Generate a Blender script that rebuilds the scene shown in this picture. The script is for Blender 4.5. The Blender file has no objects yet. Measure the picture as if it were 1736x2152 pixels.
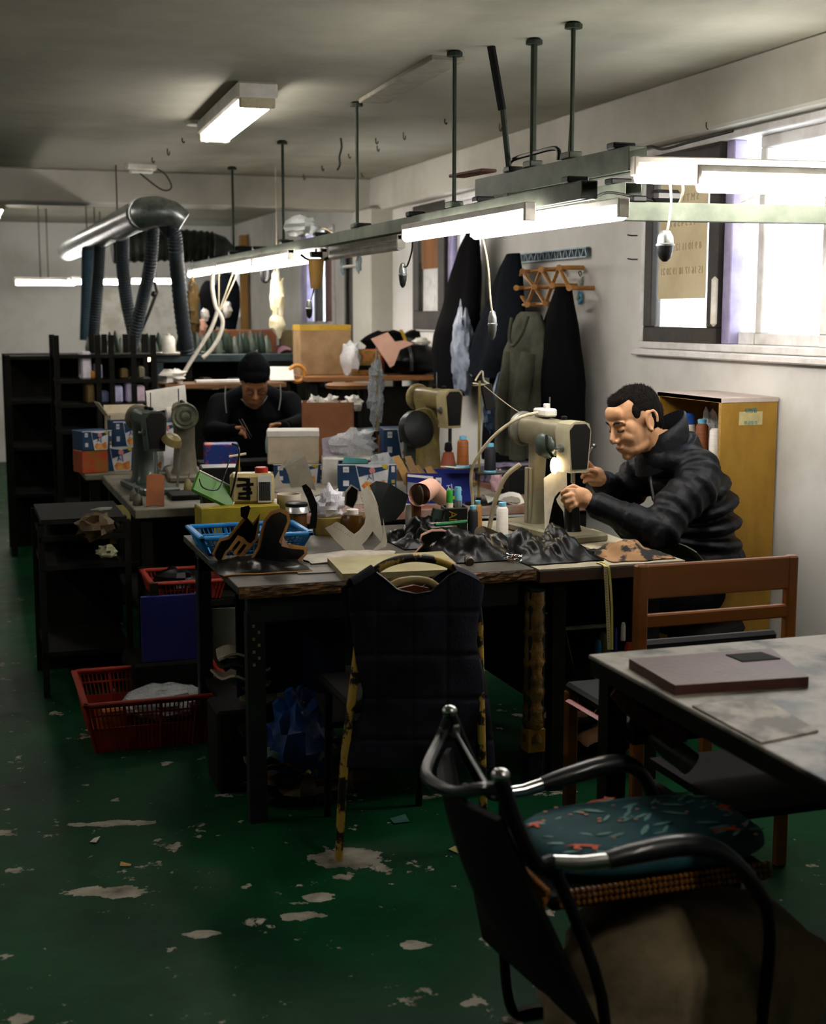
import bpy, bmesh, math, random
from mathutils import Vector as V, Matrix, Euler, noise
sc = bpy.context.scene
col = sc.collection
# ---------------- camera ----------------
FPX, CX, CY, EYE = 2900.0, 868.0, 1076.0, 1.55
YAW, PIT = math.radians(18.4), math.radians(8.16)
FW = V((math.sin(YAW)*math.cos(PIT), math.cos(YAW)*math.cos(PIT), -math.sin(PIT)))
RT = V((math.cos(YAW), -math.sin(YAW), 0)); UP = RT.cross(FW)
cd = bpy.data.cameras.new('camera'); cam = bpy.data.objects.new('camera', cd); col.objects.link(cam)
cam.location = (0, 0, EYE); cam.rotation_euler = (math.pi/2-PIT, 0, -YAW)
cd.sensor_fit = 'HORIZONTAL'; cd.sensor_width = 36; cd.lens = FPX/1736*36; cd.clip_start = .05
cd.dof.use_dof = True; cd.dof.focus_distance = 4.6; cd.dof.aperture_fstop = 4.5
sc.camera = cam
# ---------------- light and exposure ----------------
sc.view_settings.view_transform = 'Standard'; sc.view_settings.look = 'None'
sc.view_settings.gamma = 1; sc.view_settings.use_curve_mapping = False
sc.view_settings.exposure = 0.0
TUBE = 44.0      # radiance of the batten tubes
w = bpy.data.worlds.new('overcast_sky'); sc.world = w; w.use_nodes = True
w.node_tree.nodes['Background'].inputs[0].default_value = (.86, .93, 1, 1)
w.node_tree.nodes['Background'].inputs[1].default_value = 7.0
sc.cycles.max_bounces = 6; sc.cycles.diffuse_bounces = 4; sc.cycles.glossy_bounces = 3
sc.cycles.transparent_max_bounces = 12; sc.cycles.caustics_reflective = False; sc.cycles.caustics_refractive = False
sc.cycles.sample_clamp_indirect = 4

def P(px, py, z=None, x=None, y=None):
    """point of the room seen at a photo pixel, on a plane of the room"""
    r = FW + RT*((px-CX)/FPX) - UP*((py-CY)/FPX)
    t = (z-EYE)/r.z if z is not None else x/r.x if x is not None else y/r.y
    return V((0, 0, EYE)) + r*t
R = math.radians
rnd = random.Random(7)

# ---------------- materials ----------------
def srgb(c):
    if isinstance(c, str): c = [int(c[i:i+2], 16) for i in (0, 2, 4)]
    return [(x/255/12.92 if x/255 <= .04045 else ((x/255+.055)/1.055)**2.4) for x in c] + [1]
MATS = {}
def mat(name, c, rough=.6, metal=0, c2=None, sc_=12, lo=.4, hi=.65, bump=0, bsc=60, spec=.3, alpha=1, emit=0, stretch=None, sheen=0, coat=0, trans=0):
    """principled material; c2 = second colour mixed in by noise between lo and hi"""
    if name in MATS: return MATS[name]
    m = bpy.data.materials.new(name); m.use_nodes = True; nt = m.node_tree; b = nt.nodes['Principled BSDF']
    L = nt.links.new
    b.inputs['Roughness'].default_value = rough; b.inputs['Metallic'].default_value = metal
    b.inputs['Specular IOR Level'].default_value = spec; b.inputs['Alpha'].default_value = alpha
    b.inputs['Coat Weight'].default_value = coat; b.inputs['Sheen Weight'].default_value = sheen
    b.inputs['Transmission Weight'].default_value = trans
    A = srgb(c)
    tc = nt.nodes.new('ShaderNodeTexCoord'); mp = nt.nodes.new('ShaderNodeMapping'); L(tc.outputs['Object'], mp.inputs[0])
    if stretch: mp.inputs['Scale'].default_value = stretch
    B = srgb(c2) if c2 else [x*.72 for x in A[:3]]+[1]
    n = nt.nodes.new('ShaderNodeTexNoise'); n.inputs['Scale'].default_value = sc_; n.inputs['Detail'].default_value = 5; n.inputs['Roughness'].default_value = .6
    L(mp.outputs[0], n.inputs['Vector'])
    r = nt.nodes.new('ShaderNodeValToRGB'); r.color_ramp.elements[0].position = lo; r.color_ramp.elements[1].position = hi
    r.color_ramp.elements[0].color = A; r.color_ramp.elements[1].color = B
    L(n.outputs['Fac'], r.inputs[0]); L(r.outputs[0], b.inputs['Base Color'])
    if bump:
        n2 = nt.nodes.new('ShaderNodeTexNoise'); n2.inputs['Scale'].default_value = bsc; n2.inputs['Detail'].default_value = 4
        L(mp.outputs[0], n2.inputs['Vector'])
        bp = nt.nodes.new('ShaderNodeBump'); bp.inputs['Strength'].default_value = bump; bp.inputs['Distance'].default_value = .01
        L(n2.outputs['Fac'], bp.inputs['Height']); L(bp.outputs[0], b.inputs['Normal'])
    if emit:
        b.inputs['Emission Color'].default_value = A; b.inputs['Emission Strength'].default_value = emit
    MATS[name] = m
    return m
def clear_mat(name, c, a=.35, rough=.15):
    """thin clear plastic film or glass: see-through mixed with gloss"""
    if name in MATS: return MATS[name]
    m = bpy.data.materials.new(name); m.use_nodes = True; nt = m.node_tree
    b = nt.nodes['Principled BSDF']; b.inputs['Base Color'].default_value = srgb(c); b.inputs['Roughness'].default_value = rough
    t = nt.nodes.new('ShaderNodeBsdfTransparent'); mx = nt.nodes.new('ShaderNodeMixShader')
    n = nt.nodes.new('ShaderNodeTexNoise'); n.inputs['Scale'].default_value = 25; n.inputs['Detail'].default_value = 3
    rp = nt.nodes.new('ShaderNodeMapRange'); rp.inputs[3].default_value = max(0, a-.22); rp.inputs[4].default_value = min(1, a+.22)
    bp = nt.nodes.new('ShaderNodeBump'); bp.inputs['Strength'].default_value = .5; bp.inputs['Distance'].default_value = .01
    L = nt.links.new
    L(n.outputs[0], rp.inputs[0]); L(rp.outputs[0], mx.inputs[0]); L(t.outputs[0], mx.inputs[1]); L(b.outputs[0], mx.inputs[2])
    L(n.outputs[0], bp.inputs['Height']); L(bp.outputs[0], b.inputs['Normal'])
    L(mx.outputs[0], nt.nodes['Material Output'].inputs[0])
    MATS[name] = m
    return m

# ---------------- geometry ----------------
def M4(loc=(0, 0, 0), rot=(0, 0, 0), s=(1, 1, 1)):
    return Matrix.LocRotScale(V(loc), Euler([R(a) for a in rot]), V(s))
class G:
    def __init__(s): s.v = []; s.f = []
    def add(s, vs, fs, M=None):
        o = len(s.v); s.v += [(M @ V(p)) if M else V(p) for p in vs]; s.f += [tuple(i+o for i in f) for f in fs]; return s
    def box(s, c, d, rot=(0, 0, 0), b=0, M=None):
        T = M4(c, rot); T = M @ T if M else T
        x, y, z = d[0]/2, d[1]/2, d[2]/2; b = min(b, x*.9, y*.9, z*.9)
        if b <= 0:
            vs = [(i*x, j*y, k*z) for i in (-1, 1) for j in (-1, 1) for k in (-1, 1)]
            return s.add(vs, [(0, 1, 3, 2), (4, 6, 7, 5), (0, 4, 5, 1), (2, 3, 7, 6), (0, 2, 6, 4), (1, 5, 7, 3)], T)
        vs = []; 
        for i in (-1, 1):
            for j in (-1, 1):
                for k in (-1, 1):
                    vs += [(i*x, j*(y-b), k*(z-b)), (i*(x-b), j*y, k*(z-b)), (i*(x-b), j*(y-b), k*z)]
        bm = bmesh.new(); bv = [bm.verts.new(p) for p in vs]
        bmesh.ops.convex_hull(bm, input=bv); bm.verts.index_update()
        s.add([v.co.copy() for v in bm.verts], [tuple(v.index for v in f.verts) for f in bm.faces], T); bm.free(); return s
    def tube(s, pts, r, n=8, cap=True, flat=1.0, M=None):
        pts = [V(p) for p in pts]; N = len(pts); rs = r if isinstance(r, (list, tuple)) else [r]*N
        vs = []; prev = None
        for i, p in enumerate(pts):
            t = (pts[min(i+1, N-1)]-pts[max(i-1, 0)])
            t = t.normalized() if t.length > 1e-9 else V((0, 0, 1))
            if prev is None: a = V((0, 0, 1)) if abs(t.z) < .9 else V((0, 1, 0))
            else: a = prev
            u = (a - t*a.dot(t)); u = u.normalized() if u.length > 1e-6 else t.orthogonal().normalized()
            w_ = t.cross(u); prev = u
            for k in range(n):
                q = 2*math.pi*k/n; vs.append(p + u*math.cos(q)*rs[i]*flat + w_*math.sin(q)*rs[i])
        fs = [(i*n+k, i*n+(k+1) % n, (i+1)*n+(k+1) % n, (i+1)*n+k) for i in range(N-1) for k in range(n)]
        if cap: fs += [tuple(range(n-1, -1, -1)), tuple((N-1)*n+k for k in range(n))]
        return s.add(vs, fs, M)
    def lathe(s, prof, n=16, at=(0, 0, 0), M=None):
        T = Matrix.Translation(V(at)); T = M @ T if M else T
        vs = [(r*math.cos(2*math.pi*k/n), r*math.sin(2*math.pi*k/n), z) for r, z in prof for k in range(n)]; N = len(prof)
        fs = [(i*n+k, i*n+(k+1) % n, (i+1)*n+(k+1) % n, (i+1)*n+k) for i in range(N-1) for k in range(n)]
        fs += [tuple(range(n-1, -1, -1)), tuple((N-1)*n+k for k in range(n))]
        return s.add(vs, fs, T)
    def prism(s, out, h, M=None):
        n = len(out); vs = [(x, y, 0) for x, y in out]+[(x, y, h) for x, y in out]
        fs = [tuple(range(n-1, -1, -1)), tuple(range(n, 2*n))]+[(i, (i+1) % n, n+(i+1) % n, n+i) for i in range(n)]
        return s.add(vs, fs, M)
    def sheet(s, fn, nu, nv, th=.002, M=None):
        p = [[V(fn(i/nu, j/nv)) for j in range(nv+1)] for i in range(nu+1)]
        a = []; b = []
        for i in range(nu+1):
            for j in range(nv+1):
                du = p[min(i+1, nu)][j]-p[max(i-1, 0)][j]; dv = p[i][min(j+1, nv)]-p[i][max(j-1, 0)]
                nn = du.cross(dv); nn = nn.normalized() if nn.length > 1e-12 else V((0, 0, 1))
                a.append(p[i][j]+nn*th/2); b.append(p[i][j]-nn*th/2)
        K = len(a); w_ = nv+1; fs = []
        for i in range(nu):
            for j in range(nv):
                q = (i*w_+j, (i+1)*w_+j, (i+1)*w_+j+1, i*w_+j+1); fs += [q, tuple(K+x for x in reversed(q))]
        rim = [i*w_ for i in range(nu+1)]+[nu*w_+j for j in range(1, nv+1)]+[i*w_+nv for i in range(nu-1, -1, -1)]+[j for j in range(nv-1, 0, -1)]
        for k in range(len(rim)):
            q, q2 = rim[k], rim[(k+1) % len(rim)]; fs.append((q2, q, K+q, K+q2))
        return s.add(a+b, fs, M)
    def blob(s, c, r, n=(14, 9), amp=0, fr=3, seed=0, M=None, rot=(0, 0, 0), flatz=None):
        T = M4(c, rot); T = M @ T if M else T
        r = (r, r, r) if isinstance(r, (int, float)) else r; nu, nv = n; vs = [V((0, 0, -1))]
        for j in range(1, nv):
            a = math.pi*j/nv-math.pi/2
            vs += [V((math.cos(a)*math.cos(2*math.pi*i/nu), math.cos(a)*math.sin(2*math.pi*i/nu), math.sin(a))) for i in range(nu)]
        vs.append(V((0, 0, 1)))
        out = []
        for p in vs:
            k = 1+amp*noise.noise(p*fr+V((seed*7.3, seed*3.1, seed)))*2 if amp else 1
            q = V((p.x*r[0]*k, p.y*r[1]*k, p.z*r[2]*k))
            if flatz is not None: q.z = max(q.z, flatz)
            out.append(q)
        e = len(out)-1; fs = [(0, 1+(i+1) % nu, 1+i) for i in range(nu)]
        fs += [(1+j*nu+i, 1+j*nu+(i+1) % nu, 1+(j+1)*nu+(i+1) % nu, 1+(j+1)*nu+i) for j in range(nv-2) for i in range(nu)]
        fs += [(1+(nv-2)*nu+i, 1+(nv-2)*nu+(i+1) % nu, e) for i in range(nu)]
        return s.add(out, fs, T)
    def mesh(s, name, m=None, smooth=35):
        me = bpy.data.meshes.new(name); me.from_pydata([tuple(p) for p in s.v], [], s.f)
        bm = bmesh.new(); bm.from_mesh(me); bmesh.ops.recalc_face_normals(bm, faces=bm.faces); bm.to_mesh(me); bm.free()
        if m: me.materials.append(m)
        if smooth:
            me.polygons.foreach_set('use_smooth', [True]*len(me.polygons)); me.set_sharp_from_angle(angle=R(smooth))
        me.update(); return me
    def obj(s, name, m, parent=None, smooth=35, label=None, kind=None):
        o = bpy.data.objects.new(name, s.mesh(name, m, smooth)); col.objects.link(o)
        if parent: o.parent = parent
        if label: o['label'] = label
        if kind: o['kind'] = kind
        return o
def tag(o, label, cat, group=None):
    o['label'] = label; o['category'] = cat
    if group: o['group'] = group
    return o
def thing(name, label, cat, loc=(0, 0, 0), rz=0, group=None, rot=None):
    o = bpy.data.objects.new(name, None); col.objects.link(o); o.empty_display_size = .1
    o.location = loc; o.rotation_euler = [R(a) for a in rot] if rot else (0, 0, R(rz)); return tag(o, label, cat, group)
def single(g, name, m, label, cat, loc=(0, 0, 0), rz=0, group=None, rot=None, smooth=35):
    o = g.obj(name, m, None, smooth); o.location = loc
    o.rotation_euler = [R(a) for a in rot] if rot else (0, 0, R(rz)); return tag(o, label, cat, group)
def struct(name, g, m, label, cat, parent=None, smooth=0):
    o = g.obj(name, m, parent, smooth); o['kind'] = 'structure'
    if parent is None: tag(o, label, cat)
    return o
def dup(root, loc, rz=None, label=None):
    r = root.copy(); col.objects.link(r); r.location = loc
    if rz is not None: r.rotation_euler = (0, 0, R(rz))
    if label: r['label'] = label
    for ch in list(root.children):
        c = ch.copy(); col.objects.link(c); c.parent = r
        for g_ in ch.children:
            d = g_.copy(); col.objects.link(d); d.parent = c
    return r
def bez(pts, n=24):
    """smooth curve through the points (Catmull-Rom)"""
    pts = [V(p) for p in pts]; out = []; k = len(pts)-1
    for i in range(k):
        a, b, c, d = pts[max(i-1, 0)], pts[i], pts[i+1], pts[min(i+2, k)]
        m = max(2, n//k)
        for j in range(m):
            t = j/m; out.append(.5*((2*b)+(c-a)*t+(2*a-5*b+4*c-d)*t*t+(3*b-a-3*c+d)*t**3))
    out.append(pts[-1]); return out
def lerp(a, b, t): return a+(b-a)*t
def text(body, size, m, parent, M, name='lettering', ext=.0006):
    cu = bpy.data.curves.new(name, 'FONT'); cu.body = body; cu.size = size; cu.align_x = 'CENTER'; cu.align_y = 'CENTER'; cu.extrude = ext; cu.resolution_u = 2
    t = bpy.data.objects.new(name, cu); col.objects.link(t)
    me = bpy.data.meshes.new_from_object(t.evaluated_get(bpy.context.evaluated_depsgraph_get())); bpy.data.objects.remove(t)
    me.materials.clear(); me.materials.append(m); me.name = name
    o = bpy.data.objects.new(name, me); col.objects.link(o); o.parent = parent; o.matrix_local = M; return o
# ================= the room =================
XW, YB, ZC = 2.95, 15.2, 2.5      # right wall, back wall, ceiling
m_wall = mat('wall_paint', 'CDCCC6', .85, c2='ABA9A0', sc_=1.6, lo=.45, hi=.8, bump=.12, bsc=25)
m_ceil = mat('ceiling_paint', '979687', .9, c2='757466', sc_=1.1, lo=.42, hi=.75, bump=.15, bsc=14)
m_conc = mat('beam_paint', 'B4B2A7', .88, c2='8F8C7E', sc_=1.3, lo=.42, hi=.8, bump=.1)
m_dkwood = mat('dark_brown_paint', '2A241C', .55, c2='15120E', sc_=9)
m_lav = mat('lavender_aluminium', 'A79FBE', .45, metal=.2, c2='8B84A6', sc_=8)
m_whitefr = mat('white_window_paint', 'D9D7D4', .5, c2='B9B5AE', sc_=6)
m_rail = mat('green_grey_steel', '565D50', .55, metal=.35, c2='3B4238', sc_=10, lo=.35, hi=.7)
m_rod = mat('dark_green_rod', '2C3429', .6, metal=.4)
m_white = mat('white_enamel', 'E2DFD5', .45, c2='C4BFB0', sc_=8)
m_black = mat('black_plastic', '08090A', .4, c2='101211', sc_=20)
m_blkmetal = mat('black_metal', '111312', .45, metal=.5)
m_chrome = mat('chrome', 'C9CBC9', .18, metal=1, c2='8F938F', sc_=10)
m_steel = mat('dull_steel', '8A8D8A', .4, metal=.9, c2='5E615E', sc_=12)
m_tube = mat('lit_tube', 'FFF7F0', .5, emit=TUBE)
m_tubeoff = mat('unlit_tube', 'CFCDC4', .3)
m_cream = mat('cream_plastic', 'CFC6AA', .5, c2='A99E7E', sc_=14)
m_glass = clear_mat('window_glass', 'E9EEF2', .14, .1)

def floor_mat():
    m = bpy.data.materials.new('worn_green_floor_paint'); m.use_nodes = True; nt = m.node_tree; L = nt.links.new
    b = nt.nodes['Principled BSDF']; b.inputs['Specular IOR Level'].default_value = .07; tc = nt.nodes.new('ShaderNodeTexCoord')
    def nz(s, d=6, vec=None):
        n = nt.nodes.new('ShaderNodeTexNoise'); n.inputs['Scale'].default_value = s; n.inputs['Detail'].default_value = d; n.inputs['Roughness'].default_value = .62
        L(vec or tc.outputs['Object'], n.inputs['Vector']); return n.outputs['Fac']
    def mth(op, a, c, cl=False):
        n = nt.nodes.new('ShaderNodeMath'); n.operation = op; n.use_clamp = cl
        for i, x in enumerate((a, c)):
            if isinstance(x, (int, float)): n.inputs[i].default_value = x
            else: L(x, n.inputs[i])
        return n.outputs[0]
    chips = mth('MULTIPLY', mth('SUBTRACT', nz(5.2, 8), .622), 60, True)
    fine = mth('MULTIPLY', mth('SUBTRACT', nz(15, 5), .66), 60, True)
    mask = mth('MAXIMUM', chips, fine)
    for (x, y, rx, ry) in [(1.02, 3.66, .115, .075), (.87, 3.42, .05, .03), (.80, 3.32, .06, .025), (.53, 3.3, .05, .02), (1.02, 3.08, .04, .025), (.40, 4.15, .16, .022), (.35, 3.63, .12, .035)]:
        mp = nt.nodes.new('ShaderNodeMapping'); mp.vector_type = 'TEXTURE'; mp.inputs['Location'].default_value = (x, y, 0); mp.inputs['Scale'].default_value = (rx, ry, 1); mp.inputs['Rotation'].default_value = (0, 0, R(-14))
        L(tc.outputs['Object'], mp.inputs[0])
        ln = nt.nodes.new('ShaderNodeVectorMath'); ln.operation = 'LENGTH'; L(mp.outputs[0], ln.inputs[0])
        e = mth('ADD', ln.outputs['Value'], mth('MULTIPLY', mth('SUBTRACT', nz(14, 4), .5), 2.6))
        mask = mth('MAXIMUM', mask, mth('MULTIPLY', mth('SUBTRACT', 1.0, e), 25, True))
    def ramp(f, a, c, lo=.35, hi=.7):
        r = nt.nodes.new('ShaderNodeValToRGB'); r.color_ramp.elements[0].position = lo; r.color_ramp.elements[1].position = hi
        r.color_ramp.elements[0].color = srgb(a); r.color_ramp.elements[1].color = srgb(c); L(f, r.inputs[0]); return r.outputs[0]
    green = ramp(nz(1.7, 5), '0C4024', '052212'); grey = ramp(nz(9, 6), 'A8A294', '5F5B50')
    mx = nt.nodes.new('ShaderNodeMix'); mx.data_type = 'RGBA'; L(mask, mx.inputs['Factor']); L(green, mx.inputs['A']); L(grey, mx.inputs['B'])
    L(mx.outputs['Result'], b.inputs['Base Color'])
    rr = mth('ADD', mth('MULTIPLY', nz(6), .25), .32); L(mth('ADD', rr, mth('MULTIPLY', mask, .35)), b.inputs['Roughness'])
    bp = nt.nodes.new('ShaderNodeBump'); bp.inputs['Strength'].default_value = .5; bp.inputs['Distance'].default_value = .004; bp.invert = True
    L(mth('ADD', mask, mth('MULTIPLY', nz(30), .3)), bp.inputs['Height']); L(bp.outputs[0], b.inputs['Normal'])
    return m
struct('floor', G().box((-.4, 6.3, -.05), (8, 18.2, .1)), floor_mat(), 'dark green painted concrete floor with worn grey patches', 'floor')
struct('ceiling', G().box((-.4, 6.3, ZC+.05), (8, 18.2, .1)), m_ceil, 'low grey plaster ceiling with dirt and old hooks', 'ceiling')
# right wall with openings (y0, y1, z0, z1)
OPEN = [(3.75, 5.60, 1.40, 2.26), (7.55, 8.82, 1.44, 2.26), (10.85, 11.95, 1.46, 2.26), (14.55, 14.9, 1.5, 2.26)]
g = G(); ys = -2.7
for (a, b, z0, z1) in OPEN:
    g.box((XW+.1, (ys+a)/2, 1.25), (.2, a-ys, 2.5)); g.box((XW+.1, (a+b)/2, z0/2), (.2, b-a, z0)); g.box((XW+.1, (a+b)/2, (z1+2.5)/2), (.2, b-a, 2.5-z1)); ys = b
g.box((XW+.1, (ys+15.3)/2, 1.25), (.2, 15.3-ys, 2.5))
struct('wall_right', g, m_wall, 'long off-white plaster wall with the windows and hanging coats', 'wall')
struct('wall_back', G().box((-.4, YB+.1, 1.25), (8, .2, 2.5)), m_wall, 'pale far end wall of the workshop', 'wall')
struct('wall_left', G().box((-4.3, 6.3, 1.25), (.2, 18.2, 2.5)), m_wall, 'plain pale wall on the aisle side out of view', 'wall')
struct('wall_front', G().box((-.4, -2.7, 1.25), (8, .2, 2.5)), m_wall, 'plain pale wall behind the viewpoint', 'wall')
struct('trim_1', G().box((XW-.03, 4.6, 2.385), (.12, 10, .235), b=.01), m_conc, 'deep plaster beam running along the top of the window wall', 'beam')
struct('trim_2', G().box((-.4, 9.72, 2.39), (6.7, .3, .22), b=.01), m_conc, 'plaster cross beam under the ceiling', 'beam')
struct('trim_3', G().box((XW-.05, 9.55, 1.14), (.22, .46, 2.28), b=.008), m_conc, 'shallow plaster pilaster under the cross beam', 'pilaster')
struct('trim_4', G().box((XW-.005, 4.68, 1.383), (.06, 1.95, .03), b=.006), m_whitefr, 'chipped white sill below the near window', 'sill')
# windows
def wroot(n, label, y): 
    o = thing(n, label, 'window', (XW+.06, y, 0)); o['kind'] = 'structure'; return o
def wpart(g, n, m, p): o = g.obj(n, m, p, 0); o['kind'] = 'structure'; return o
def rect(g, y0, y1, z0, z1, t, d, x=0):
    g.box((x, (y0+y1)/2, z0+t/2), (d, y1-y0, t), b=.004); g.box((x, (y0+y1)/2, z1-t/2), (d, y1-y0, t), b=.004)
    g.box((x, y0+t/2, (z0+z1)/2), (d, t, z1-z0-2*t), b=.004); g.box((x, y1-t/2, (z0+z1)/2), (d, t, z1-z0-2*t), b=.004); return g
o = wroot('window_1', 'near window with dark sash, frosted pane and lavender metal stile', 4.675)
wpart(rect(G(), -.925, .925, 1.40, 2.26, .03, .16), 'outer_frame', m_whitefr, o)
s = wpart(rect(G(), .28, .905, 1.42, 2.24, .075, .05, -.05), 'dark_sash', m_dkwood, o)
wpart(G().box((-.05, .59, 1.83), (.006, .48, .68)), 'pane', m_glass, s)
wpart(G().box((-.075, .29, 1.6), (.03, .03, .2), b=.012), 'sash_handle', m_white, s)
wpart(G().box((-.02, .245, 1.83), (.06, .06, .80), b=.004), 'metal_stile', m_lav, o)
s = wpart(rect(G(), -.42, .1, 1.43, 2.23, .045, .05, .02), 'white_sash', m_whitefr, o); wpart(G().box((.02, -.16, 1.83), (.006, .44, .72)), 'pane', m_glass, s)
s = wpart(rect(G(), -.9, -.4, 1.43, 2.23, .045, .05, -.03), 'white_sash', m_whitefr, o); wpart(G().box((-.03, -.65, 1.83), (.006, .42, .72)), 'pane', m_glass, s)
wpart(G().box((.02, .17, 1.455), (.05, .12, .05), b=.003), 'sill_block', m_whitefr, o)
# calendar sheet fixed against the glass of the near window, seen from its pale back
m_cal = mat('calendar_paper', 'CDBF9C', .8, c2='BDAE8B', sc_=5)
cal = thing('calendar_sheet', 'beige calendar sheet taped to the near window pane, faint rows of numerals', 'calendar', (XW-.005, 5.255, 1.83))
G().box((0, 0, .045), (.003, .40, .52)).obj('sheet', m_cal, cal, 0)
m_ink = mat('faint_ink', 'A89A7A', .9)
k = 1
for row, zz in enumerate((.2, .1, .0, -.1)):
    nums = ' '.join(str(k+i) for i in range(7)) if row else 'S M T W T F S'
    if row: k += 7
    text(nums, .042, m_ink, cal, M4((-.0025, 0, zz)) @ Euler((R(90), 0, R(-90))).to_matrix().to_4x4() @ M4(s=(-1, 1, 1)), 'numerals')['kind'] = 'stuff'
o = wroot('window_2', 'middle window half hidden by a hanging black coat', 8.185)
wpart(rect(G(), -.635, .635, 1.44, 2.26, .03, .16), 'outer_frame', m_whitefr, o)
s = wpart(rect(G(), .0, .62, 1.45, 2.25, .12, .05, -.06), 'dark_sash', m_dkwood, o)
wpart(G().box((-.06, .27, 2.0), (.012, .42, .32)), 'wooden_board', mat('orange_ply', '8A5A2C', .7, c2='6E4420', sc_=5, stretch=(1, 1, .2)), s)
wpart(G().box((-.05, .27, 1.68), (.006, .44, .4)), 'pane', mat('milky_pane', 'CFD0CC', .5), s)
wpart(G().box((-.03, -.03, 1.84), (.06, .07, .8), b=.004), 'metal_stile', m_lav, o)
s = wpart(rect(G(), -.6, -.07, 1.47, 2.23, .045, .05, .0), 'white_sash', m_whitefr, o); wpart(G().box((0, -.33, 1.85), (.006, .44, .66)), 'pane', m_glass, s)
o = wroot('window_3', 'narrow far window with brown and lavender stiles', 11.4)
wpart(rect(G(), -.55, .55, 1.46, 2.26, .03, .16), 'outer_frame', m_whitefr, o)
for y, m in ((.47, m_lav), (.36, m_lav), (.02, m_dkwood), (-.34, mat('red_brown_stile', '4A2A22', .6))):
    wpart(G().box((-.05, y, 1.86), (.06, .085, .78), b=.004), 'stile', m, o)
wpart(G().box((0, 0, 1.86), (.006, 1.05, .76)), 'pane', m_glass, o)
o = wroot('window_4', 'thin bright window strip at the far corner', 14.72)
wpart(rect(G(), -.17, .17, 1.5, 2.26, .02, .16), 'outer_frame', m_whitefr, o); wpart(G().box((0, 0, 1.88), (.006, .3, .74)), 'pane', m_glass, o)
d = thing('door_1', 'tall dark door standing in the right wall past the pilaster', 'door', (XW-.03, 10.03, 0)); d['kind'] = 'structure'
G().box((0, 0, 1.06), (.06, .44, 2.12), b=.006).obj('door_panel', mat('dark_olive_door', '2B271B', .6, c2='1A1811', sc_=6), d)
G().box((-.01, .24, 1.06), (.08, .05, 2.14), b=.005).box((-.01, -.24, 1.06), (.08, .05, 2.14), b=.005).obj('door_frame', m_dkwood, d)
G().lathe([(.015, 0), (.012, .03), (.025, .04), (.02, .06)], 10, M=M4((-.03, -.17, 1.05), (0, -90, 0))).obj('door_knob', m_steel, d)
single(G().box((0, 0, 1.2), (.07, .12, 2.3), b=.006), 'timber_post', mat('timber', '9A7440', .7, c2='7A5A30', sc_=5, stretch=(1, 1, .15)), 'upright timber post leaning by the far corner window', 'post', (XW-.06, 14.2, 0))
# daylight portals in the openings
for i, (a, b, z0, z1) in enumerate(OPEN):
    ld = bpy.data.lights.new('window_portal', 'AREA'); ld.shape = 'RECTANGLE'; ld.size = b-a; ld.size_y = z1-z0; ld.cycles.is_portal = True
    lo = bpy.data.objects.new('window_portal', ld); col.objects.link(lo); lo.location = (XW+.22, (a+b)/2, (z0+z1)/2); lo.rotation_euler = (R(90), 0, R(90)); lo['kind'] = 'helper'

# ================= lighting rails, battens and rods =================
def channel(name, label, a, b, w_=.055, h=.055):
    """open steel channel from a to b"""
    a, b = V(a), V(b); L_ = (b-a).length; rz = math.degrees(math.atan2(b.y-a.y, b.x-a.x))
    o = thing(name, label, 'rail', a, rz)
    t = .003
    G().box((L_/2, 0, h), (L_, w_, t)).box((L_/2, w_/2, h/2), (L_, t, h)).box((L_/2, -w_/2, h/2), (L_, t, h)).box((L_/2, w_/2-.008, 0), (L_, .016, t)).box((L_/2, -w_/2+.008, 0), (L_, .016, t)).obj('channel', m_rail, o, 0)
    for i in range(int(L_/.75)+1): G().box((min(.1+i*.75, L_-.06), 0, h+.011), (.05, w_+.02, .02), b=.004).obj('clamp', m_blkmetal, o, 0)
    return o
channel('lighting_channel', 'long grey-green steel lighting channel hung over the workbenches', (1.79, 3.75, 1.885), (1.79, 10.6, 1.885), .05, .05)
channel('lighting_channel', 'upper green steel channel with hanger bracket, nearest the viewer', (2.012, 3.88, 1.985), (1.95, 5.02, 1.985), .06, .07)
channel('lighting_channel', 'short dark channel fixed just below the upper green channel', (2.14, 4.15, 1.93), (2.09, 5.15, 1.93), .06, .045)
channel('lighting_channel', 'green steel channel reaching across to the near window', (2.02, 4.10, 1.85), (2.93, 4.02, 1.85), .05, .055)
def batten(label, a, b, lit=True, r=.02):
    a, b = V(a), V(b); L_ = (b-a).length; rz = math.degrees(math.atan2(b.y-a.y, b.x-a.x))
    o = thing('batten_light', label, 'light', a, rz, 'slim batten lights')
    G().box((L_/2, 0, .012), (L_, .036, .024), b=.004).box((.008, 0, -.005), (.016, .038, .058), b=.003).box((L_-.008, 0, -.005), (.016, .038, .058), b=.003).obj('housing', m_white, o, 0)
    G().tube([(.016, 0, -.003-r), (L_-.016, 0, -.003-r)], r, 12).obj('tube', m_tube if lit else m_tubeoff, o)
    return o
BZ = 1.865
bl = [(1.72, 10.45, 9.32), (1.72, 9.28, 8.15), (1.72, 8.1, 7.2), (1.86, 9.4, 8.25), (1.86, 8.2, 7.05)]
who = ['lit batten farthest along the far row, aisle side', 'lit batten second along the far row, aisle side', 'lit batten third along the far row, aisle side', 'lit batten at the far end of the row, wall side', 'lit batten above the two wall-side benches in the middle of the row']
for (x, y1, y0), lb in zip(bl, who): batten(lb, (x, y0, BZ), (x, y1, BZ))
batten('unlit white batten hanging dark between the lit groups', (1.86, 5.75, BZ), (1.86, 6.9, BZ), False)
batten('lit batten above the front workbench, aisle side', (1.72, 4.02, BZ+.005), (1.70, 5.2, BZ+.005))
batten('lit batten above the front workbench, wall side next the man', (1.92, 3.78, BZ+.005), (1.89, 4.95, BZ+.005))
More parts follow.
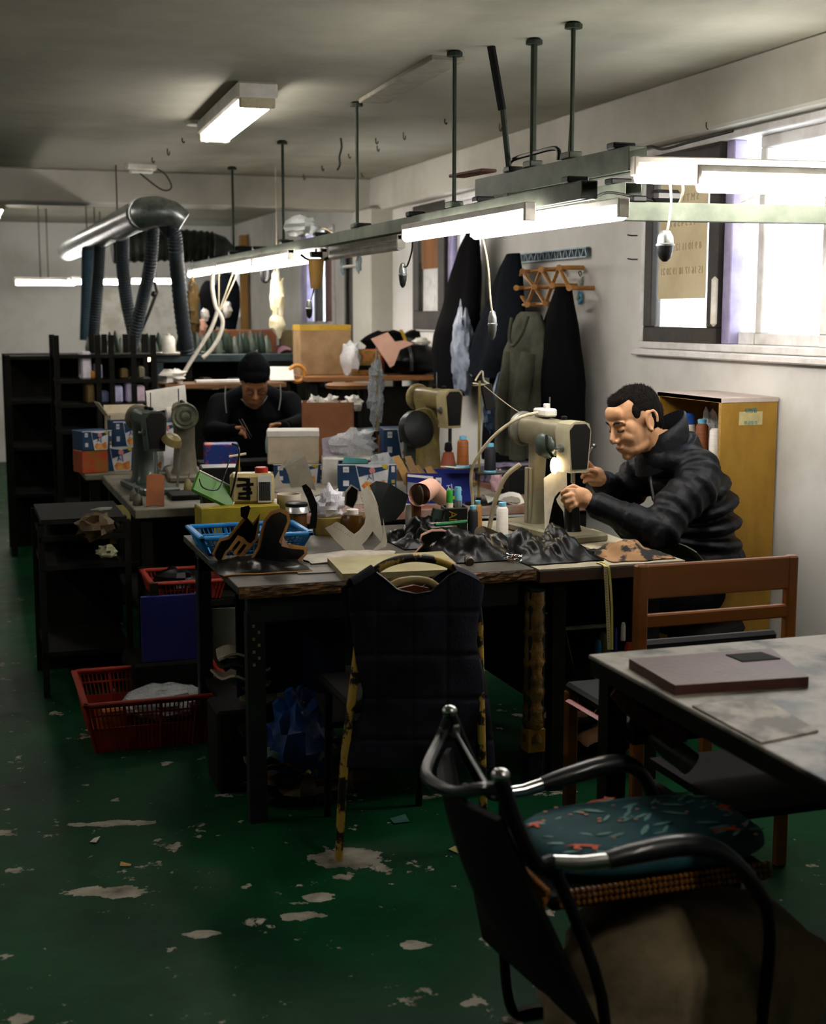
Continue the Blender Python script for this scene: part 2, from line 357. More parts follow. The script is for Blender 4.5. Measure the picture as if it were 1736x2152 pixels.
batten('upper lit batten reaching out above the near window', (1.985, 3.86, 2.0), (2.9, 3.78, 2.0), r=.027)
batten('lower lit batten beside the near window', (2.12, 3.72, 1.965), (2.9, 3.66, 1.965), r=.027)
# far row near the back wall
for i, (x0, x1, y, z) in enumerate([(1.05, 1.5, 12.9, 1.86), (1.55, 1.95, 12.7, 1.865), (.55, 1.0, 12.7, 1.845)]):
    batten(['lit batten farthest back behind the black hoses', 'lit batten far back at the right of the hanging hoses', 'lit batten far back at the aisle edge'][i], (x0, y, z), (x1, y, z))
    batten(['added second lit batten farthest back behind the black hoses', 'added second lit batten far back at the right of the hoses', 'added second lit batten far back at the aisle edge'][i], (x0+.1, y+.5, z+.01), (x1+.12, y+.5, z+.01))  # doubled battens, added to brighten the far end
    single(G().tube([((x0+x1)/2+.1, y+.5, z+.034), ((x0+x1)/2+.1, y+.5, 2.5)], .006, 6), 'hanger_rod', m_rod, 'thin rod holding %s second far-back batten' % ['the middle', 'the wall-side', 'the aisle-edge'][i], 'rod')
    single(G().tube([((x0+x1)/2, y, z+.024), ((x0+x1)/2, y, 2.5)], .006, 6), 'hanger_rod', m_rod, 'thin rod holding %s far-back batten' % ['the farthest', 'the right-hand', 'the aisle-side'][i], 'rod')
def rod(label, p, zt=2.5, r=.008, group='ceiling hanger rods'):
    o = thing('hanger_rod', label, 'rod', p, 0, group)
    G().tube([(0, 0, 0), (0, 0, zt-p[2])], r, 7).obj('rod', m_rod, o)
    G().lathe([(.03, zt-p[2]-.02), (.03, zt-p[2]-.008), (.02, zt-p[2])], 10).obj('ceiling_cap', m_rod, o)
    G().box((0, 0, .012), (.05, .07, .024), b=.004).obj('clip', m_rail, o)
for y, lb in ((9.11, 'rod farthest along the long lighting channel'), (7.67, 'rod second farthest along the long lighting channel'), (6.19, 'rod over the unlit batten on the long channel'), (4.9, 'rod with cream clip at the middle of the long channel')):
    rod(lb, (1.79, y, 1.938))
rod('thicker rod ending in the bracket of the upper green channel', (1.975, 4.6, 2.06), r=.012)
rod('straight rod at the wall side of the bracket on the upper channel', (1.99, 4.31, 2.06), r=.008)
o = thing('hanger_bracket', 'black strap bracket clasping the upper green channel', 'bracket', (1.975, 4.6, 1.98))
G().tube(bez([(-.0, -.22, .085), (0, -.2, .125), (0, 0, .13), (0, .2, .125), (0, .22, .085)], 20), .008, 6).obj('strap', m_blkmetal, o)
G().box((-.036, .16, .035), (.006, .04, .11)).box((.036, .16, .035), (.006, .04, .11)).box((0, .16, .088), (.08, .04, .006)).obj('clasp', m_blkmetal, o)
o = thing('slanted_strut', 'dark slanted telescopic strut from ceiling down to the upper channel', 'strut', (1.96, 4.78, 2.06))
G().tube([(0, 0, 0), (-.03, .0, .24)], .011, 8).obj('lower_tube', m_rod, o); G().tube([(-.03, 0, .22), (-.075, .0, .44)], .016, 8).obj('upper_tube', m_blkmetal, o)
single(G().tube(bez([(2.0, 4.35, 2.5), (2.01, 4.36, 2.3), (2.0, 4.36, 2.06)], 8), .002, 5), 'thin_wire', m_rod, 'hair-thin wire beside the bracket rods', 'wire')
single(G().box((0, 0, 0), (.07, .26, .012), b=.003), 'wood_offcut', mat('red_brown_board', '5A3320', .7), 'reddish board offcut lying across the upper channel end', 'board', (1.93, 5.08, 2.085), 8)
# pull switches on cords
def pull(label, top, bot, r=.02, m=m_black, mc=m_cream):
    o = thing('pull_switch', label, 'switch', bot, 0, 'hanging pull switches'); t = V(top)-V(bot)
    G().tube(bez([t, t*.66+V((.012, 0, 0)), t*.3+V((.006, 0, 0)), (0, 0, .05)], 14), .0035, 6).obj('cord', mc, o)
    G().lathe([(.004, .062), (r*.6, .058), (r*.95, .04), (r, .02), (r*1.12, .018), (r*1.12, .012)], 12).obj('collar', m_steel, o)
    G().lathe([(r*1.0, .014), (r*.95, -.005), (r*.7, -.025), (r*.25, -.036)], 12).obj('bulb', m, o)
pull('black pull switch dangling in front of the near window', (2.105, 3.85, 1.97), (2.125, 3.9, 1.748), .026)
pull('small metal switch on pale cord before the navy coat', (1.70, 4.4, 1.84), (1.75, 4.405, 1.5), .015, m_steel)
pull('black pull switch hanging at the middle window edge', (1.71, 5.15, 1.85), (1.72, 5.3, 1.69), .016, m_black, m_blkmetal)
pull('black pull switch hanging before the far narrow window', P(663, 545, y=7.2), P(650, 655, y=7.2), .018, m_black, m_blkmetal)
for pts, lb in (([(2.14, 3.845, 1.97), (2.16, 3.86, 1.93), (2.2, 3.95, 1.9)], 'short cream cord looping under the upper batten'), ([(2.48, 3.815, 1.97), (2.46, 3.85, 1.94), (2.44, 3.98, 1.91)], 'thin cream cord hanging by the window stile'), ([(1.98, 4.15, 1.91), (2.04, 4.14, 1.94), (2.12, 4.1, 1.925), (2.2, 4.08, 1.91)], 'black cable arched over the window channel end')):
    single(G().tube(bez(pts, 14), .004, 6), 'cable', m_cream if 'cream' in lb else m_black, lb, 'cable')
single(G().box((0, 0, .02), (.1, .05, .04), b=.012), 'black_ballast', m_black, 'black ballast box sitting on the window channel', 'ballast', (2.22, 4.08, 1.908))
single(G().tube(bez([P(1010, 418, x=1.9), P(1040, 440, x=1.86), P(1072, 425, x=1.9), P(1100, 415, x=1.95)], 14), .003, 6), 'cable', m_cream, 'loose cream wire between the two green channels', 'cable')
single(G().tube(bez([P(665, 512, x=1.79), P(668, 490, x=1.79), P(680, 480, x=1.79), P(700, 490, x=1.79)], 12), .004, 6), 'cable', m_cream, 'curled cream wire on the long channel by the white tray', 'cable')
# clear plastic and parts lying on the channel in the distance
single(G().blob((0, 0, .05), (.09, .16, .05), amp=.25, seed=3), 'plastic_bundle', clear_mat('film', 'D8DEDA', .6), 'crumpled clear plastic lying on the long channel', 'plastic', (1.79, 7.25, 1.96))
o = thing('paper_cup', 'tan paper cup clipped under the long channel with dark wings', 'cup', (1.79, 6.95, 1.68))
G().lathe([(.028, 0), (.032, .02), (.042, .14), (.045, .15)], 14).obj('cup', mat('tan_cup', '94713A', .6), o)
G().tube(bez([(-.08, 0, .17), (-.04, 0, .145), (.04, 0, .145), (.085, 0, .17)], 10), .008, 6).box((0, 0, .17), (.06, .04, .03)).obj('clip', m_blkmetal, o)
G().tube([(0, 0, .18), (0, 0, .2)], .006).obj('hook', m_blkmetal, o)
o = thing('wire_rack', 'small clear clamp rack hanging below the unlit batten', 'rack', (1.86, 6.55, 1.76))
G().tube([(0, -.14, .02), (0, .14, .02)], .008).obj('bar', m_white, o); 
for sgn in (-1, 1): G().blob((0, sgn*.14, .03), (.014, .018, .045), amp=.2, seed=sgn).tube([(0, sgn*.14, .05), (0, sgn*.14, .125)], .003).obj('clamp', clear_mat('blue_clear', '8FA6AE', .6), o)
# ceiling fittings
o = thing('ceiling_light', 'twin tube ceiling light fixed to the plaster', 'light', (1.27, 6.4, 2.42), -2)
G().box((0, 0, .045), (.17, 1.24, .07), b=.01).obj('housing', m_white, o, 0)
for sx in (-.045, .045):
    G().tube([(sx, -.57, -.012), (sx, .57, -.012)], .016, 10).obj('tube', m_tube, o)
for sy in (-.6, .6): G().box((0, sy, .0), (.15, .03, .05), b=.005).obj('tube_holder', m_cream, o, 0)
# extra twin lights added to brighten the foreground, aisle side and far end
for lx, ly, lb in ((1.75, 1.1, 'added twin tube ceiling light over the near desk, above the frame'), (-1.5, 4.6, 'added twin tube ceiling light over the aisle side, outside the frame'), (-.9, 9.0, 'added twin tube ceiling light far along the aisle side, outside the frame'), (.4, 12.6, 'added twin tube ceiling light at the far end behind the duct')):
    dup(o, (lx, ly, 2.42), 0, lb)
o = thing('emergency_lamp', 'small white lamp box on the ceiling with a cord loop', 'lamp', (1.2, 9.1, 2.46), 10)
G().box((0, 0, .02), (.2, .06, .045), b=.01).obj('box', m_white, o); G().box((0, 0, -.012), (.15, .045, .02), b=.008).obj('diffuser', mat('lamp_glow_plastic', 'F4F1EA', .4), o)
G().tube(bez([(.08, 0, .02), (.16, 0, -.02), (.2, 0, -.1), (.14, 0, -.12), (.03, 0, -.05), (-.03, 0, .0)], 24), .005, 6).obj('cord', m_black, o)
single(G().lathe([(.0, 0), (.055, 0), (.06, .012), (.06, .02)], 16), 'ceiling_rose', m_white, 'small round white plate on the ceiling beside the twin light', 'plate', (1.215, 7.05, 2.48))
for i, (px, py) in enumerate([(383, 292), (320, 333), (352, 314), (733, 325), (793, 308), (848, 280), (935, 252), (790, 292), (638, 368), (760, 365), (677, 350), (1050, 262), (1485, 260)]):
    p = P(px, py, z=2.495) if i < 12 else P(px, py, x=XW-.09)
    single(G().tube(bez([(0, 0, .006), (0, 0, -.012-.006*(i % 3)), (.008, 0, -.02-.006*(i % 3)), (.012, .0, -.012)], 9), .0035, 5), 'ceiling_hook', m_rod, ['rusty hook over the lamp box cord', 'hook just above the lamp box', 'hook between lamp box and round plate', 'hook beside the hanging cable end', 'hook at the middle of the ceiling', 'hook nearer the bright ceiling patch', 'hook by the cream-clip rod', 'small hook beside the middle one', 'hook at the cross beam', 'hook near the unlit batten rod', 'hook nearest the dangling black cable', 'hook toward the window wall', 'nail stub in the plaster beam above the near window'][i], 'hook', p)
p = P(716, 290, z=2.49)
single(G().tube(bez([(0, 0, 0), (.005, 0, -.05), (-.008, 0, -.1), (-.005, 0, -.14), (-.02, 0, -.17)], 14), .006, 6), 'cable_end', m_rod, 'cut black cable end dangling from the ceiling', 'cable', p)
o = thing('ceiling_hatch', 'flat grey strip of boxing along the ceiling', 'boxing', (1.82, 5.55, 2.485), -2)
G().box((0, 0, .007), (.13, 1.1, .02), b=.003).obj('strip', mat('grey_boxing', '8B8878', .9), o, 0)
p0, p1 = P(1300, 335, x=XW-.1), P(1540, 275, x=XW-.1)
single(G().tube(bez([p0, lerp(p0, p1, .3)+V((-.01, 0, .02)), lerp(p0, p1, .45)+V((-.01, 0, -.006)), lerp(p0, p1, .7)+V((-.01, 0, -.004)), p1], 20), .006, 6), 'beam_cable', m_blkmetal, 'black cable tacked under the beam above the near window', 'cable')
# ================= far end of the workshop =================
m_duct = mat('silver_duct', 'A9AFAE', .32, metal=.85, c2='7C8482', sc_=5, stretch=(4, 1, 4))
m_flex = mat('grey_flex_duct', '3C3F38', .5, metal=.4, c2='23261F', sc_=18)
m_hose = mat('black_hose', '10171B', .55, c2='1C262C', sc_=8)
m_bluesteel = mat('blue_grey_steel', '2E3B40', .5, metal=.3, c2='1D272A', sc_=12)
m_dark = mat('dark_grime_shade', '0B0B08', .8, c2='15140F', sc_=14, spec=.12)  # near-black for grimy furniture and for added panels standing in for shade
m_kraft = mat('kraft_card', '8A6F4E', .85, c2='745A3C', sc_=7)
m_kraft2 = mat('brown_card', '6A3F22', .8, c2='55301A', sc_=6)
m_paper = mat('white_paper', 'D8D5CC', .75, c2='C0BCB0', sc_=9)
m_film = clear_mat('clear_film', 'DADEE0', .5)
m_last = mat('green_last', '1F2E26', .4, c2='12190F', sc_=9)
m_pink = mat('pink_leather', 'C79C88', .65, c2='B98A74', sc_=5)
m_blkleather = mat('black_leather', '030404', .32, spec=.12, c2='070807', sc_=22, bump=.06, bsc=90)
m_blkcloth = mat('black_cloth', '060607', .95, c2='0A0A0C', sc_=30, spec=.05)
m_navy = mat('navy_cloth', '090C12', .95, c2='0E131B', sc_=30, spec=.06)
m_grey_coat = mat('grey_green_cloth', '4C4E42', .95, c2='3A3C32', sc_=10, spec=.15)
m_wood = mat('bench_wood', '6E4B2A', .6, c2='4C3219', sc_=5, stretch=(.3, 3, 3))
m_wood2 = mat('orange_wood', '7E5530', .6, c2='643F20', sc_=4, stretch=(.2, 3, 3))
m_red = mat('red_plastic', 'A62B1B', .45, c2='86200F', sc_=8)

def corr(pts, r, n=12, k=90, a=.045):
    """corrugated hose along a smooth curve"""
    p = bez(pts, k); rs = [r*(1+a*(1 if i % 2 else -1)) for i in range(len(p))]; return G().tube(p, rs, n)
o = thing('air_duct', 'shiny silver round air duct hung below the ceiling', 'duct', (1.06, 7.95, 2.11))
G().tube([(0, 0, 0), (-.03, 4.9, 0)], .088, 20).obj('pipe', m_duct, o)
for i, y in enumerate((.05, 1.2, 2.4, 3.6)): G().tube([(0, y, 0), (0, y+.05, 0)], .094, 20).obj('joint_band', m_steel, o)
G().tube([(0, .02, 0), (.06, -.08, .005), (.14, -.14, -.01), (.2, -.15, -.05)], [.09, .085, .07, .055], 16).obj('elbow', m_duct, o)
for y in (1.3, 3.4): G().tube([(0, y, .08), (0, y, .39)], .005, 6).obj('hanger', m_rod, o)
o = thing('flexible_duct', 'fat dark ribbed duct running sideways behind the hoses', 'duct', (1.2, 10.9, 2.06))
corr([(0, 0, 0), (.4, 0, .02), (.78, 0, .0)], .125, 16, 30, .05).obj('ribbed_body', m_flex, o)
G().tube([(.76, 0, 0), (.86, 0, -.01), (.93, 0, -.03)], [.125, .10, .05], 16).obj('end_cap', m_flex, o)
G().tube([(.3, 0, .12), (.3, 0, .44)], .006, 6).obj('hanger', m_rod, o)
G().box((1.12, 0, -.01), (.34, .07, .06), b=.01).obj('outlet', m_blkmetal, o)
Y9 = dict(y=9.0)
hs = [([P(184, 520, y=10.8), P(183, 620, y=10.8), P(180, 715, y=10.8)], .045, 'blue-grey hose hanging at the aisle edge of the duct', mat('blue_hose', '2E4450', .6)),
      ([P(210, 505, y=10.2), P(205, 600, y=10.2), P(196, 712, y=10.2)], .042, 'straight black hose second from the aisle'),
      ([P(258, 490, y=9.3), P(258, 560, y=9.3), P(268, 640, y=9.3), P(288, 728, y=9.3)], .043, 'black hose leaning right in the middle of the duct'),
      ([P(322, 470, y=8.6), P(315, 560, y=8.65), P(298, 640, y=8.8), P(278, 728, y=8.9)], .04, 'black hose leaning left and crossing its neighbour'),
      ([P(338, 482, y=7.9), P(352, 474, y=7.9), P(366, 492, y=7.9), P(372, 560, y=7.95), P(382, 660, y=8.05), P(394, 745, y=8.1)], .042, 'fattest black hose dropping from the duct elbow')]
for i, h in enumerate(hs):
    single(corr(h[0], h[1]), 'extraction_hose', h[3] if len(h) > 3 else m_hose, h[2], 'hose', group='extraction hoses')
o = thing('lamp_arm', 'thin jointed black lamp arm slanting among the hoses', 'lamp', P(288, 715, y=9.2))
b0 = P(288, 715, y=9.2)
G().tube([P(288, 715, y=9.2)-b0, P(312, 660, y=9.2)-b0, P(330, 612, y=9.2)-b0], .011, 7).obj('arm', m_blkmetal, o)
G().tube([P(330, 612, y=9.2)-b0, P(325, 592, y=9.2)-b0], .012, 7).obj('upper_arm', m_blkmetal, o); G().blob(P(323, 618, y=9.2)-b0, .02).obj('joint', m_blkmetal, o)
# white notice panels on the back wall
for a, b, lb in (((208, 607), (262, 705), 'bright white sheet standing against the far wall near the aisle'), ((305, 600), (372, 735), 'pale sheet standing against the far wall behind the crossing hoses')):
    p, q = P(a[0], b[1], y=15.19), P(b[0], a[1], y=15.19)
    single(G().box(((p.x+q.x)/2, 15.19, (p.z+q.z)/2), (q.x-p.x, .02, q.z-p.z), b=.003), 'whiteboard', m_white, lb, 'whiteboard')
# hanging bags and clothes near the far corner
p = P(404, 595, y=10.2)
single(G().blob((0, 0, -.2), (.05, .05, .2), n=(18, 16), amp=.35, fr=4, seed=1).tube([(0, 0, 0), (0, 0, .1)], .006), 'yellow_bag', mat('ochre_bag', '57441E', .8, c2='332711', sc_=8), 'ochre cloth bag hanging by the far hoses', 'bag', p)
p = P(440, 575, y=10.4); 
for k, (px0, py0, px1, py1, rr, m, lb) in enumerate([(415, 625, 402, 705, .03, mat('blue_cloth', '2F5170', .8), 'strip of blue cloth hanging near the ochre bag'), (440, 590, 430, 700, .06, m_blkcloth, 'dark jacket hanging nearest the ochre bag'), (478, 575, 470, 690, .075, m_navy, 'dark green coat hanging near the corner window strip')]):
    a, b = P(px0, py0, y=10.4), P(px1, py1, y=10.4)
    single(G().tube(bez([a, lerp(a, b, .15), lerp(a, b, .6)+V((.02, 0, 0)), b], 12), [rr*(.35+.9*min(1, i/5)) for i in range(13)], 10, flat=.6), 'hanging_cloth', m, lb, 'clothes')
for k, (px, py, r) in enumerate([(430, 662, .03), (422, 690, .045), (478, 650, .035)]):
    single(G().blob((0, 0, 0), (r, r, r*1.6), amp=.25, seed=k+5), 'paper_bundle', m_paper if k != 1 else m_pink, ['small pale bundle hung by the dark jacket', 'pinkish wrapped bundle above the lasts', 'white bundle caught on the dark coat'][k], 'bundle', P(px, py, y=10.3))
# white twin hoses hanging behind the worker
Yh = 8.75
def pp(px, py, y=Yh): return P(px, py, y=y)
o = thing('white_hose_pair', 'pale twin hoses joined high and splaying down behind the worker', 'hose', pp(455, 640))
b0 = pp(455, 640)
for pts, nm in (([(447, 572), (446, 605), (452, 640), (458, 655)], 'upper_hose'), ([(458, 650), (444, 690), (420, 730), (396, 768), (384, 788)], 'long_branch'), ([(458, 652), (468, 675), (462, 705), (444, 735), (426, 752)], 'short_branch')):
    G().tube(bez([pp(*q)-b0 for q in pts], 22), .013, 8).obj(nm, mat('ivory_hose', 'C9C5B6', .5), o)
for q in ([(460, 572), (460, 650)], [(490, 572), (462, 650)], [(497, 580), (464, 652)]): G().tube([pp(*a)-b0 for a in q], .004, 5).obj('cord', m_cream, o)
# hook and wrapped plastic hanging by the far windows
p = P(557, 565, y=8.6); single(G().tube(bez([(-.02, 0, .02), (-.02, 0, -.04), (-.01, 0, -.075), (.01, 0, -.075), (.022, 0, -.04), (.022, 0, .03)], 18), .012, 8), 'black_hook', m_black, 'black loop hook hanging under the far battens', 'hook', p)
p = P(583, 640, y=8.9)
single(G().blob((0, 0, .05), (.045, .04, .16), n=(16, 14), amp=.22, fr=4, seed=12).blob((0, 0, -.12), (.055, .045, .06), amp=.2, seed=3).tube([(0, 0, -.15), (.01, 0, -.22)], [.04, .008], 8), 'wrapped_plastic', mat('cream_film', 'D8D4B8', .35, c2='BDB68F', sc_=14, bump=.4, bsc=40), 'cream plastic wrap hanging in a long twist', 'plastic wrap', p)
single(G().tube([p+V((0, 0, .19)), V((p.x, p.y, 2.5))], .003, 5), 'hanging_string', m_cream, 'string holding the cream plastic twist', 'string')

# ---- last rack with shoe lasts, steel frame
def rackp(px, py, y): return P(px, py, y=y)
YR = 9.35; zr = P(300, 742, y=YR).z
o = thing('last_rack', 'dark steel rack crowded with shoe lasts', 'rack', (1.6, YR, 0))
xl, xr = P(178, 745, y=YR).x-.5-1.6, P(560, 745, y=YR).x-1.6
for zz in (zr-.02, zr-.3, zr-.6, zr-.9): G().box(((xl+xr)/2, 0, zz), (xr-xl, .42, .025), b=.003).obj('shelf', m_dark, o, 0)
G().box(((xl+xr)/2, .2, zr/2), (xr-xl, .02, zr)).obj('shade_backing', m_dark, o, 0)  # dark sheet added so the open rack reads as deep shade
for x in (xl, lerp(xl, xr, .34), lerp(xl, xr, .67), xr):
    for y in (-.2, .2): G().box((x, y, zr/2), (.035, .035, zr), b=.003).obj('upright', m_dark, o, 0)
def last_geo():
    g = G(); prof = []
    rings = [(0, .030, .026), (.02, .036, .03), (.06, .034, .03), (.09, .022, .024), (.125, .012, .012), (.14, .004, .004)]
    vs = []; n = 10
    for z, a, b in rings: vs += [(a*math.cos(2*math.pi*k/n)*.8+(.012-z*.1), b*math.sin(2*math.pi*k/n), z) for k in range(n)]
    fs = [(i*n+k, i*n+(k+1) % n, (i+1)*n+(k+1) % n, (i+1)*n+k) for i in range(len(rings)-1) for k in range(n)]+[tuple(range(n-1, -1, -1)), tuple((len(rings)-1)*n+k for k in range(n))]
    g.add(vs, fs); g.box((-.0, 0, .012), (.05, .04, .024), b=.008); return g
lm = last_geo().mesh('shoe_last', m_last); lm2 = lm.copy(); lm2.materials.clear(); lm2.materials.append(mat('grey_last', '4B5349', .4, c2='2B322B', sc_=9))
for i in range(34):
    px = 183+i*11.2
    if 335 < px < 372: continue
    for row in range(2 if i % 3 else 1):
        x = P(px+row*5, 742, y=YR).x
        q = bpy.data.objects.new('shoe_last', lm if (i+row) % 3 else lm2); col.objects.link(q); q.location = (x, YR-.13+row*.13, zr-.007)
        q.rotation_euler = (0, 0, rnd.uniform(-2, 2)); q.scale = (1, 1, rnd.uniform(.8, 1.15)); tag(q, 'dark green shoe last standing toe up on the far rack', 'shoe last', 'shoe lasts on the far rack')
# clutter on the rack shelves
cols = ['3B3A33', '5C5A50', '2B3F52', '6B5A3C', '8A8478', '24221E', '4A4E48', '70524A']
for i in range(26):
    x = P(190+rnd.uniform(0, 360), 800, y=YR).x; lev = i % 3+1; zz = zr-.3*lev+.013-.02+.0
    h = rnd.uniform(.06, .16); w_ = rnd.uniform(.07, .13)
    o2 = G().box((0, 0, h/2), (w_, .12, h), b=.012)
    q = single(o2, 'rack_carton', mat('carton%d' % (i % 8), cols[i % 8], .7), '%s carton on the %s shelf of the last rack' % (['dark olive', 'dusty grey', 'slate blue', 'ochre', 'pale grey', 'black', 'grey-green', 'rose brown'][i % 8], ['second', 'third', 'lowest'][i % 3]), 'carton', (x, YR-.12, zr-.3*lev+.0), rnd.uniform(-12, 12), 'cartons on the last rack')
# steel work frame (blue grey)
YF = 8.95; zf = P(500, 752, y=YF).z
o = thing('welded_stand', 'blue-grey welded steel table frame behind the worker', 'frame', (P(330, 752, y=YF).x, YF, 0)); X0 = P(335, 752, y=YF).x; x1 = P(690, 752, y=YF).x-X0; x2 = P(664, 752, y=YF).x-X0; o.location.x = X0
G().box((x1/2, 0, zf), (x1+.05, .05, .05), b=.004).obj('top_bar', m_bluesteel, o, 0)
for x in (0, x2, x1): G().box((x, 0, zf/2-.012), (.045, .045, zf-.025), b=.004).obj('leg', m_bluesteel, o, 0)
G().box((x1/2, 0, .5), (x1, .03, .03)).obj('stretcher', m_bluesteel, o, 0)
# bottle on dish, glowing lamp
p = P(355, 749, y=8.95); p.z = zf+.025
single(G().lathe([(0, 0), (.09, 0), (.1, .012), (.09, .014), (.0, .008)], 20), 'white_dish', m_white, 'white dish on the end of the steel frame', 'dish', p)
o = thing('white_bottle', 'white bottle with domed shoulders standing on the dish', 'bottle', p+V((0, 0, .009)))
G().lathe([(.038, 0), (.042, .01), (.042, .085), (.03, .108), (.012, .112)], 18).obj('body', m_white, o); G().lathe([(.012, .11), (.012, .122), (.004, .124)], 12).obj('cap', m_white, o)
p = P(312, 752, y=9.05)
o = thing('glow_lamp', 'small lamp glowing orange at the end of the frame', 'lamp', p)
G().blob((0, 0, 0), (.022, .02, .024)).obj('bulb', mat('warm_bulb', 'FFC890', .4, emit=9), o); G().tube([(.02, 0, .01), (.07, 0, .02), (.09, 0, -.0)], [.012, .015, .01], 8).obj('socket', m_red, o)

# ---- left dark shelving near the aisle
YS = 8.15; o = thing('steel_shelving', 'black steel shelving full of dim stock beside the aisle', 'shelving', (P(120, 800, y=YS).x, YS, 0)); x0 = o.location.x; xw = P(322, 800, y=YS).x-x0
zs = [P(250, py, y=YS).z for py in (748, 800, 850, 905)]
for z in zs+[.45, .1]: G().box((xw/2, .15, z), (xw, .4, .02)).obj('shelf', m_dark, o, 0)
G().box((xw/2, .34, zs[0]/2), (xw, .02, zs[0])).obj('shade_backing', m_dark, o, 0)  # dark backing added to darken the see-through shelving
for x in (0, xw*.42, xw*.56, xw*.79, xw):
    for y in (-.03, .33): G().box((x, y, zs[0]/2+.06), (.03, .03, zs[0]+.12)).obj('upright', m_dark, o, 0)
stock = [(250, 845, 1, .06, .1, 'B9B6DA', 'lilac carton with blue band on the aisle shelving'), (276, 848, 1, .055, .12, 'C9BFE0', 'pale violet carton standing on the aisle shelving'), (296, 847, 1, .06, .1, 'D8C2D2', 'pinkish white bag on the aisle shelving'), (182, 800, 0, .06, .16, 'D6D0DA', 'white carton at the aisle end of the shelving'), (196, 742, 0, .05, .05, 'C98A3A', 'orange carton at the top of the aisle shelving'),
         (222, 848, 1, .05, .07, '44506A', 'slate carton on the aisle shelving'), (208, 795, 0, .05, .09, '8A8FA6', 'grey-blue jar on the aisle shelving'), (190, 850, 1, .05, .12, '5B4A20', 'mustard carton on the aisle shelving'), (262, 795, 0, .05, .06, '5A4A24', 'brown tin on the aisle shelving'), (300, 797, 0, .04, .07, '6E6A55', 'khaki tin on the aisle shelving')]
for px, py, lev, w_, h, c, lb in stock:
    x = P(px, py, y=YS-.05).x; z = zs[lev+1]+.011
    single(G().box((0, 0, h/2), (w_, .1, h), b=.01), 'shelf_carton', mat('stock_'+c, c, .6, c2=None), lb, 'carton', (x, YS+.02, z), rnd.uniform(-8, 8), 'stock on the aisle shelving')

# ---- cartons and bench at the far right
def carton(name, label, cat, loc, d, m, rz=0, open_=False, tape=None, flaps=True):
    o = thing(name, label, cat, loc, rz); w_, dd, h = d; t = .004
    if not open_:
        G().box((0, 0, h/2), d, b=.004).obj('body', m, o, 0)
    else:
        g = G(); g.box((0, 0, t/2), (w_, dd, t)).box((-w_/2+t/2, 0, h/2), (t, dd, h)).box((w_/2-t/2, 0, h/2), (t, dd, h)).box((0, -dd/2+t/2, h/2), (w_, t, h)).box((0, dd/2-t/2, h/2), (w_, t, h)); g.obj('body', m, o, 0)
        if flaps:
            G().box((0, dd/2+.02, h+dd*.12), (w_*.98, t, dd*.32), (-25, 0, 0)).obj('flap', m, o, 0)
            G().box((-w_/2-.03, 0, h+.03), (t, dd*.95, .09), (0, -35, 0)).obj('flap', m, o, 0)
    if tape: G().box((0, 0, h-.01), (w_+.003, dd+.003, .035)).obj('tape', tape, o, 0)
    return o
m_ytape = mat('yellow_tape', 'A5832A', .5)
p = P(515, 722, y=10.0); carton('brown_carton', 'long brown carton behind the far lasts', 'carton', (p.x, 10.0, p.z), (.42, .3, .2), m_kraft2, -4)
single(G().box((0, 0, p.z/2-.05), (1.3, .4, p.z-.1), b=.005), 'far_cabinet', m_dark, 'dark low cabinet under the long brown carton', 'cabinet', (1.95, 10.05, .0))
bpy.data.objects['brown_carton'].location.z = p.z-.1
single(G().sheet(lambda u, v: (u*.34, v*.2, .03*math.sin(u*9)+.02*math.cos(v*8+u*5)), 14, 8, .006), 'pink_cloth', mat('pink_cloth', 'B5899A', .85), 'rumpled pink cloth lying beside the far lasts', 'cloth', (P(520, 728, y=9.75).x, 9.85, p.z-.065))
YC = 8.75; zc = P(780, 790, y=8.35).z
# tall bench carrying the cartons
o = thing('packing_bench', 'high wooden packing bench below the far cartons', 'bench', (2.1, 8.3, 0))
xb0, xb1 = P(645, 790, y=8.3).x-2.1, .8
G().box(((xb0+xb1)/2, .33, zc-.015), (xb1-xb0, .66, .03), b=.003).obj('top', m_wood2, o, 0)
G().box(((xb0+xb1)/2, .1, zc/2-.03), (xb1-xb0-.04, .02, zc-.08)).obj('dark_shade_panel', m_dark, o, 0)  # dark panel added to stand in for the shade below the bench
for x in (xb0+.05, xb1-.05):
    for y in (.05, .6): G().box((x, y, zc/2-.015), (.05, .05, zc-.03)).obj('leg', m_dark, o, 0)
p = P(683, 762, y=8.6); carton('kraft_carton', 'big kraft carton with yellow tape on the packing bench', 'carton', (p.x, 8.68, zc), (.33, .25, P(680, 685, y=8.6).z-zc), m_kraft, -3, tape=m_ytape)
carton('olive_carton', 'small olive carton tilted beside the big kraft one', 'carton', (P(612, 750, y=9.95).x, 9.98, bpy.data.objects['brown_carton'].location.z), (.16, .16, .2), mat('olive_card', '5B5033', .8), -12)
o = carton('printed_carton', 'orange printed carton wrapped in clear film', 'carton', (P(765, 765, y=8.45).x, 8.5, zc), (.2, .18, .16), mat('orange_print', '9A6430', .6, c2='6D5A28', sc_=22, lo=.45, hi=.5), 10)
G().blob((-.1, -.04, .1), (.05, .1, .11), amp=.2, seed=4).obj('film_wrap', m_film, o); G().box((-.02, -.091, .05), (.1, .002, .03)).obj('printed_stamp', m_dark, o, 0)
o = thing('red_crate', 'small red plastic crate on the packing bench', 'crate', (P(788, 745, y=8.45).x+.03, 8.63, zc), 5)
G().box((0, 0, .07), (.13, .14, .14), b=.008).obj('tub', m_red, o); G().box((0, 0, .15), (.16, .16, .02), b=.006).obj('rim', m_red, o)
b0 = P(820, 760, y=8.28)
